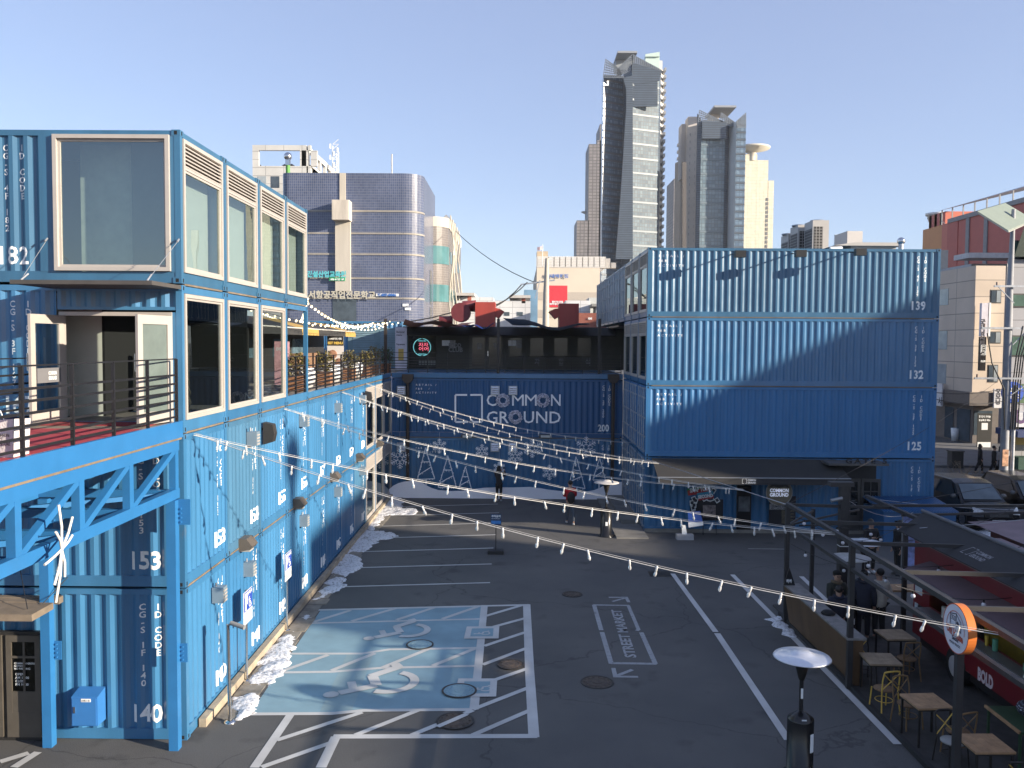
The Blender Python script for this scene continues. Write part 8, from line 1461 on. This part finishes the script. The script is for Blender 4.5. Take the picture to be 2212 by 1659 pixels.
def car(x, y0, label, L=4.8, W=1.9, H=1.83, col=(.010, .010, .012)):
    """facing -y; front bumper at y0"""
    t = T("parked_car", (x, y0 + L / 2, 0), label, "car", "black cars parked by the right block"); P = mat("car_black", col, rough=.16, var=.1, spec=.45)
    prof = [(0, .35), (-.02, .62), (.06, .86), (.25, .98), (1.15, 1.08), (1.95, 1.72), (2.4, H), (4.1, H - .02), (4.62, 1.25), (4.8, 1.05), (4.82, .4), (4.6, .30), (.15, .26)]; n = len(prof); b = MB(); vs = []; S_ = [(-1, .0), (-.96, 0), (-.6, .0), (0, .0), (.6, 0), (.96, 0), (1, 0)]
    for k, (s, _) in enumerate(S_):
        for (yy, z) in prof:
            nar = max(0, (z - 1.0)) * .22; e = abs(s) ** 6; ins = .16 * abs(s) ** 3 if yy < .4 else 0; vs.append((x + s * (W / 2 - nar), y0 + yy * L / 4.8 + ins, z - (.05 * e if z > 1 else 0)))
    fs = [(k * n + i, (k + 1) * n + i, (k + 1) * n + (i + 1) % n, k * n + (i + 1) % n) for k in range(6) for i in range(n)] + [tuple(range(n)), tuple(range(6 * n, 7 * n))[::-1]]; b.add(vs, fs, False); body = b.build("body", P, t, recalc=True)
    W2 = W / 2; wy0, wz0, wy1, wz1 = y0 + 1.22, 1.14, y0 + 1.90, 1.68; G_ = mat("car_glass", (.10, .13, .15), rough=.04, var=.3, scale=1); g = MB()
    g.add([(x - W2 + .16, wy0 - .03, wz0), (x + W2 - .16, wy0 - .03, wz0), (x + W2 - .26, wy1 - .03, wz1), (x - W2 + .26, wy1 - .03, wz1)], [(0, 1, 2, 3)]); g.build("windscreen", G_, t)
    for s in (-1, 1):
        g = MB(); g.add([(x + s * (W2 - .02), y0 + 1.6, 1.16), (x + s * (W2 - .02), y0 + 4.3, 1.16), (x + s * (W2 - .135), y0 + 4.0, 1.66), (x + s * (W2 - .135), y0 + 2.15, 1.66)], [(0, 1, 2, 3)]); g.build("side_window", mat("car_side_glass", (.02, .023, .026), rough=.04), t)
        MB().prism([(x + s * .93, y0 + .14, .70), (x + s * .58, y0 + .00, .74), (x + s * .62, y0 + .04, .90), (x + s * .90, y0 + .34, 1.0)], (0, -.03, .0)).build("headlight", mat("headlight", (.55, .56, .56), rough=.1, var=.3, scale=12), t)
        MB().box(x + s * .52, x + s * .82, y0 - .03, y0 + .1, .40, .50).build("fog_light", mat("chrome", (.6, .6, .6), rough=.15, metal=1), t)
        MB().ball((x + s * (W2 + .10), y0 + 1.55, 1.22), .13, 10, 6, (1, .6, .75)).build("mirror", mat("mirror_shell", (.12, .12, .12), rough=.2), t)
        for yy in (.95, 3.75): w = MB(); w.tube([(x + s * (W2 - .22), y0 + yy, .36), (x + s * (W2 + .012), y0 + yy, .36)], .36, 22); wl_ = w.build("wheel", mat("tyre", (.01, .01, .01)), t); MB().tube([(x + s * (W2 + .013), y0 + yy, .36), (x + s * (W2 + .022), y0 + yy, .36)], .23, 16).build("rim", mat("rim_grey2", (.25, .25, .26), rough=.3, metal=.6), wl_)
    MB().box(x - .55, x + .55, y0 - .045, y0 + .02, .62, .78).build("grille", mat("grille_dark", (.02, .02, .02), rough=.4), t); MB().box(x - .58, x + .58, y0 - .06, y0 + .02, .80, .86).box(x - .38, x + .38, y0 - .055, y0 + .02, .72, .74).box(x - .38, x + .38, y0 - .055, y0 + .02, .66, .68).build("chrome_trim", mat("chrome", (.6, .6, .6)), t)
    MB().box(x - .26, x + .26, y0 - .05, y0 - .02, .40, .52).build("number_plate", mat("plate_white", (.5, .5, .5), rough=.5, var=.5, scale=20), t); return t
car(19.35, 34.1, "black people carrier with chrome grille parked beside the right block"); car(22.35, 35.0, "second black car at the frame's right edge, mostly cut off")
# bare shrub bed behind the cars
rd = random.Random(8)
for j in range(3):
    cx0 = 19.6 + j * 1.9; cy0 = 43.5 + j * .6; t = T("bare_shrub", (cx0, cy0, 0), "leafless tangled tan shrub in the bed behind the cars, %s from the left" % ORD[j], "shrub", "bare shrubs behind the cars"); b = MB()
    for i in range(26):
        a = rd.uniform(0, 6.28); r1 = rd.uniform(.3, .9); p0 = Vector((cx0 + rd.uniform(-.15, .15), cy0 + rd.uniform(-.15, .15), 0)); p1 = p0 + Vector((math.cos(a) * r1 * .5, math.sin(a) * r1 * .5, rd.uniform(.5, .9))); p2 = p1 + Vector((math.cos(a + .5) * r1 * .6, math.sin(a + .5) * r1 * .6, rd.uniform(.1, .6))); b.tube([p0, p1, p2], .02, 4, rr=[.022, .013, .005])
        for _ in range(3): e = p1.lerp(p2, rd.random()); b.tube([e, e + Vector((rd.uniform(-.3, .3), rd.uniform(-.3, .3), rd.uniform(0, .35)))], .007, 3)
    b.build("branches", mat("twig_tan", (.26, .21, .15), rough=.9, var=.2), t)
q = gz(2063, 1010); t = T("litter_bin", (q.x, q.y, 0), "dark square street bin behind the parked car", "bin"); MB().box(q.x - .35, q.x + .35, q.y - .3, q.y + .3, 0, 1.0).box(q.x - .4, q.x + .4, q.y - .35, q.y + .35, 1.0, 1.06).build("body", mat("bin_dark", (.06, .055, .05), rough=.6), t)
q = gz(2097, 966); t = T("menu_board", (q.x, q.y, 0), "tall black menu board standing outside the beige building", "menu board"); MB().box(q.x - .1, q.x + .95, q.y - 1.0, q.y - .96, .05, 2.6).build("board", mat("board_black", (.015, .015, .015)), t); MB().box(q.x + .2, q.x + .65, q.y - 1.01, q.y - 1.003, 1.4, 1.9).box(q.x - .05, q.x + .9, q.y - 1.01, q.y - 1.003, .1, .5).build("white_panels", WHITEP, t); lettering("print", [("한 정식 가마솥", (q.x - .02, q.y - 1.0, 2.3), .18, dict(w=.85, bold=.006)), ("점심특선 메뉴", (q.x - .02, q.y - 1.0, 2.05), .15, dict(w=.85, bold=.006))], WHITEP, t, off=.012)
q = gz(2063, 952); t = T("white_pot", (q.x, q.y, 0), "tall white plant pot by the beige building's shop window", "plant pot"); MB().lathe([(.01, 0), (.25, 0), (.33, 1.0), (.28, 1.0), (.01, .9)], (q.x, q.y, 0), 14).build("pot", WHITEP, t)
# ---------------------------------------------------------------- people
SKIN = mat("skin", (.42, .25, .18), rough=.6, var=.05); HAIRB = mat("hair_black", (.012, .010, .010), rough=.6)
def skin(name, verts, edges, m_, parent, sub=1, root=0):
    me = bpy.data.meshes.new(name); me.from_pydata([v[:3] for v in verts], edges, []); o = bpy.data.objects.new(name, me); COL.objects.link(o)
    md = o.modifiers.new("s", 'SKIN'); md.use_smooth_shade = True
    for i, v in enumerate(verts): r = v[3]; me.skin_vertices[0].data[i].radius = (r, r) if not isinstance(r, tuple) else r; me.skin_vertices[0].data[i].use_root = (i == root)
    sb = o.modifiers.new("u", 'SUBSURF'); sb.levels = sub; sb.render_levels = sub; dg = bpy.context.evaluated_depsgraph_get(); nm = bpy.data.meshes.new_from_object(o.evaluated_get(dg)); bpy.data.objects.remove(o)
    nm.name = name; nm.materials.clear(); nm.materials.append(m_)
    for p in nm.polygons: p.use_smooth = True
    o = bpy.data.objects.new(name, nm); COL.objects.link(o); o.parent = parent; return o
def person(x, y, z, rz, label, h=1.72, pose="stand", coat=(.02, .02, .025), coatlen=.0, pants=(.03, .03, .04), shoes=(.5, .5, .5), hair="short", arms=None, hood=False, bulk=1.0, headturn=0, extras=None):
    t = T("person", (x, y, z), label, "person", None, rz); WL[t.name] = Vector((0, 0, 0)); s = h / 1.72; S_ = lambda p: (p[0] * s, p[1] * s, p[2] * s, p[3] * s if not isinstance(p[3], tuple) else (p[3][0] * s, p[3][1] * s))
    pel = .92 if pose != "sit" else .58; k = pel - .92; A = arms or {}
    # facing -y
    hipx, shx = .10, .19; SH = 1.40 + k; legs = {}
    for sd in (-1, 1):
        if pose == "walk": kn = (hipx * sd, -.14 * sd, .50); an = (hipx * sd, -.20 * sd + .06, .09 if sd > 0 else .11)
        elif pose == "sit": kn = (hipx * sd * 1.3, -.40, .56); an = (hipx * sd * 1.3, -.42, .14)
        else: kn = (hipx * sd, -.01, .50); an = (hipx * sd * 1.05, .02, .09)
        legs[sd] = (kn, an, (an[0], an[1] - .15, .04))
    arm = {}
    for sd in (-1, 1):
        a = A.get(sd); sho = (shx * sd, 0, SH)
        if a is None: el, wr = (sd * (shx + .06), .03, SH - .30), (sd * (shx + .05), -.06, SH - .54)
        else: el, wr = (a[0][0], a[0][1], a[0][2] + k), (a[1][0], a[1][1], a[1][2] + k)
        arm[sd] = (sho, el, wr)
    V = [(0, 0, pel, .13), (0, 0, pel + .22, .115), (0, 0, SH - .03, .13), (0, 0, SH + .09, .052), (0, -.015, SH + .16, .075), (0, -.02, SH + .24, .098), (0, -.01, SH + .30, .07), (0, -.105, SH + .19, .02)]; E = [(0, 1), (1, 2), (2, 3), (3, 4), (4, 5), (5, 6), (4, 7)]
    for sd in (-1, 1):
        sho, el, wr = arm[sd]; b = len(V); V += [(*sho, .062), (*el, .045), (*wr, .030)]; E += [(2, b), (b, b + 1), (b + 1, b + 2)]
        w = Vector(wr); d = (w - Vector(el)).normalized(); sid = d.cross(Vector((0, 1, .1))).normalized(); pm = w + d * .07; V.append((*pm, .030)); E.append((b + 2, b + 3)); pc = b + 3
        for f in range(4): o_ = sid * (f - 1.5) * .019; ln = (.062, .075, .07, .055)[f]; f1 = pm + o_ * 1.1 + d * .035; f2 = f1 + d * ln * .6 + Vector((0, -.015, -.012)); c = len(V); V += [(*f1, .009), (*f2, .0075)]; E += [(pc, c), (c, c + 1)]
        th = w + d * .03 + sid * .035 * sd; c = len(V); V += [(*th, .010), (*(th + d * .035 + sid * .012 * sd), .008)]; E += [(b + 2, c), (c, c + 1)]
        kn, an, to = legs[sd]; c = len(V); V += [(hipx * sd, 0, pel - .07, .085), (*kn, .058), (*an, .04), (*to, .035)]; E += [(0, c), (c, c + 1), (c + 1, c + 2), (c + 2, c + 3)]
    body = skin("body", [S_(v) for v in V], E, SKIN, t); bk = bulk
    # trousers
    V = [(0, 0, pel + .02, .145)]; E = []
    for sd in (-1, 1): kn, an, to = legs[sd]; c = len(V); V += [(hipx * sd, 0, pel - .09, .105), (*kn, .078), (an[0], an[1], an[2] + .02, .062)]; E += [(0, c), (c, c + 1), (c + 1, c + 2)]
    skin("trousers", [S_(v) for v in V], E, mat("cloth_%d%d%d" % tuple(int(q * 255) for q in pants), pants, rough=.9, var=.2, scale=10), t)
    # coat
    cm = mat("cloth_%d%d%d" % tuple(int(q * 255) for q in coat), coat, rough=.85, var=.18, scale=9); hem = pel - .04 - coatlen
    V = [(0, 0, hem, (.185 * bk, .150 * bk)), (0, 0, pel + .22, (.175 * bk, .14 * bk)), (0, 0, SH - .05, (.185 * bk, .145 * bk)), (0, 0, SH + .075, .075)]; E = [(0, 1), (1, 2), (2, 3)]
    if pose == "sit" and coatlen: V[0] = (0, -.04, pel - .06, (.2, .17))
    for sd in (-1, 1): sho, el, wr = arm[sd]; c = len(V); V += [(*sho, .088 * bk), (*el, .070 * bk), (*wr, .052 * bk)]; E += [(2, c), (c, c + 1), (c + 1, c + 2)]
    skin("coat", [S_(v) for v in V], E, cm, t)
    for sd in (-1, 1): kn, an, to = legs[sd]; b = MB(); b.ball(S_((an[0], an[1] - .06, .05, 0))[:3], .075 * s, 10, 6, (.62, 1.8, .72)); b.build("shoe", mat("shoe_%d" % int(shoes[0] * 99), shoes, rough=.6), t)
    hc = Vector(S_((0, -.012, SH + .265, 0))[:3]); hr = MB(); hr.ball(hc + Vector((0, .040 * s, .030 * s)), .096 * s, 14, 9, (1.0, 1.0, 1.0))
    if hair == "long": hr.ball(hc + Vector((0, .06 * s, -.12 * s)), .12 * s, 12, 8, (1.05, .7, 1.5))
    if hair != "none": hr.build("hair", HAIRB, t)
    fc = MB()
    for sd in (-1, 1): fc.ball(hc + Vector((sd * .034 * s, -.094 * s, -.015 * s)), .011 * s, 6, 5)
    fc.build("eyes", mat("eye_dark", (.02, .015, .012), rough=.2, var=0), t); mo = MB(); mo.ball(hc + Vector((0, -.086 * s, -.078 * s)), .02 * s, 8, 4, (1, .3, .25)); mo.build("mouth", mat("lips", (.30, .10, .09), rough=.5), t); ea = MB(); [ea.ball(hc + Vector((sd * .098 * s, .0, -.02 * s)), .024 * s, 6, 5, (.35, .7, 1)) for sd in (-1, 1)]; ea.build("ears", SKIN, t)
    if hood: hd = MB(); hd.tube([hc + Vector((.11 * s * math.cos(a * .524), .02 * s + .09 * s * math.sin(a * .524), -.17 * s + .02 * math.cos(a))) for a in range(13)], .042 * s, 8); hd.build("hood", mat("fur_brown", (.16, .12, .08), rough=1, var=.4, scale=40) if hood == "fur" else cm, t)
    if extras: extras(t, s, SH, hc)
    return t
def glasses(t, s, SH, hc):
    b = MB(); [b.tube([hc + Vector((sd * .036 * s + .026 * s * math.cos(a * .63), -.112 * s, -.012 * s + .018 * s * math.sin(a * .63))) for a in range(11)], .003, 4) for sd in (-1, 1)]; b.bar(hc + Vector((-.01, -.112 * s, -.01)), hc + Vector((.01, -.112 * s, -.01)), .004); b.build("glasses", BLACK, t)
def capg(t, s, SH, hc): glasses(t, s, SH, hc); b = MB(); b.ball(hc + Vector((0, .012, .070)), .108 * s, 14, 8, (1, 1.02, .58)); b.build("knit_cap", mat("cap_black", (.015, .015, .016), rough=.95), t)
def backpack(t, s, SH, hc): b = MB(); b.ball((0, .21, SH - .26), .20, 14, 10, (.85, .55, 1.25)); b.build("backpack", mat("backpack_black", (.015, .013, .014), rough=.7), t); b = MB(); [b.tube([(sd * .12, .14, SH - .02), (sd * .13, -.02, SH + .075), (sd * .13, -.15, SH - .1)], .018, 5) for sd in (-1, 1)]; b.build("straps", BLACK, t); b = MB(); b.ball((.0, .0, SH - .01), .24, 14, 8, (1.05, .70, .42)); b.build("yoke", mat("jacket_red", (.50, .02, .03), rough=.8, var=.1), t)
def phone(t, s, SH, hc): b = MB(); b.box(-.10, .02, -.52, -.505, SH + .08, SH + .15); b.build("phone", BLACK, t)
pa = gz(1078, 1081); person(pa.x, pa.y - .2, 0, math.pi * .88, "woman in a long black coat raising her phone at the snow board", 1.64, "stand", (.018, .017, .02), .28, (.012, .012, .014), (.35, .35, .35), "long", {1: ((.26, -.22, 1.30), (.12, -.46, 1.46)), -1: ((-.26, -.2, 1.25), (-.10, -.46, 1.44))}, extras=phone)
pb = gz(1231, 1132); person(pb.x, pb.y, 0, math.pi * 1.04, "man in a red and black jacket with backpack walking to the snow board", 1.77, "walk", (.40, .02, .03), .02, (.07, .085, .11), (.55, .52, .5), "short", {1: ((.24, -.08, 1.14), (.10, -.26, 1.12)), -1: ((-.24, -.08, 1.14), (-.06, -.26, 1.10))}, bulk=1.05, extras=backpack)
c = gz(1800, 1232, 1.62); man1 = gz(1800, 1232, 1.48); person(8.36, 22.05, .15, .12, "seated man in a dark parka and black cap facing the camera at the counter", 1.75, "sit", (.028, .030, .024), .05, (.03, .03, .035), (.05, .05, .05), "short", {1: ((.25, -.12, 1.12), (.12, -.3, 1.02)), -1: ((-.25, -.12, 1.12), (-.12, -.3, 1.02))}, "fur", 1.15, extras=capg)
person(8.02, 21.0, .12, math.pi * .9, "seated person in a navy hooded parka bent over the counter, back turned", 1.68, "sit", (.014, .017, .035), .05, (.02, .02, .03), (.05, .05, .05), "short", {1: ((.25, -.15, 1.12), (.14, -.34, 1.05)), -1: ((-.25, -.15, 1.12), (-.14, -.34, 1.05))}, True, 1.2)
m3 = gz(1852, 1380); person(m3.x + .05, m3.y - .2, .05, math.pi * .85, "standing man in a long navy padded coat seen from behind", 1.74, "stand", (.014, .016, .032), .30, (.015, .015, .02), (.05, .05, .05), "short", None, True, 1.15)
m4 = gz(1888, 1384); person(m4.x + .1, m4.y, .05, math.pi * 1.08, "standing man in a light grey padded jacket with hands in pockets, seen from behind", 1.76, "stand", (.46, .43, .37), .14, (.015, .015, .017), (.12, .12, .12), "short", {1: ((.29, .04, 1.13), (.20, -.10, .95)), -1: ((-.29, .04, 1.13), (-.20, -.10, .95))}, False, 1.15)
m5 = gz(1879, 1238); person(m5.x, m5.y, 0, .2, "young man in black with white sneakers holding a cup beyond the pergola", 1.74, "stand", (.016, .015, .016), .02, (.014, .014, .016), (.6, .6, .6), "short", {1: ((.25, -.05, 1.14), (.2, -.1, .9)), -1: ((-.24, -.08, 1.14), (-.14, -.30, 1.22))})
person(12.45, 27.6, 0, -1.45, "man with glasses in a black coat, in profile facing left", 1.76, "stand", (.012, .012, .014), .20, (.012, .012, .014), (.05, .05, .05), "short", extras=glasses)
s1 = gz(2116, 1023); person(s1.x, s1.y, 0, 1.2, "pedestrian in a long black coat walking on the far street", 1.70, "walk", (.010, .010, .012), .42, (.012, .012, .014), (.08, .08, .08), "long"); s2 = gz(2146, 1026); person(s2.x, s2.y, 0, 1.3, "pedestrian in black with pale shoes on the far street", 1.66, "walk", (.012, .012, .016), .2, (.012, .012, .014), (.5, .5, .5), "short"); person(s2.x + .55, s2.y + .3, 0, 1.3, "pedestrian in a beige padded top beside the one in black", 1.6, "walk", (.36, .31, .27), .0, (.02, .02, .02), (.1, .1, .1), "long")
t = T("cup", (0, 0, 0), "", "")
bpy.data.objects.remove(t)
for (x, y, lb) in ((8.36, 22.12, "high stool under the man in the dark parka"), (8.02, 20.95, "high stool under the person in the navy parka")):
    t = T("bar_stool", (x, y, 0), "black " + lb, "stool"); MB().lathe([(.01, .62), (.17, .62), (.17, .66), (.01, .67)], (x, y, .0), 14).build("seat", BLK, t); [MB().tube([(x + .1 * i, y + .1 * j, .62), (x + .17 * i, y + .17 * j, .05)], .014, 5).build("leg", BLK, t) for i, j in ((-1, -1), (1, -1), (1, 1), (-1, 1))]
# ---------------------------------------------------------------- air
hz_ = bpy.data.materials.new("haze"); hz_.use_nodes = True; nt = hz_.node_tree; nt.nodes.clear(); ou = nt.nodes.new("ShaderNodeOutputMaterial"); pv = nt.nodes.new("ShaderNodeVolumePrincipled")
pv.inputs["Density"].default_value = .00012; pv.inputs["Color"].default_value = (.86, .92, 1.0, 1); pv.inputs["Anisotropy"].default_value = 0; nt.links.new(pv.outputs[0], ou.inputs["Volume"])
hb = MB(); hb.box(-420, 300, -75, 1340, -1.0, 175); hb = hb.build("haze", hz_); hb["kind"] = "stuff"
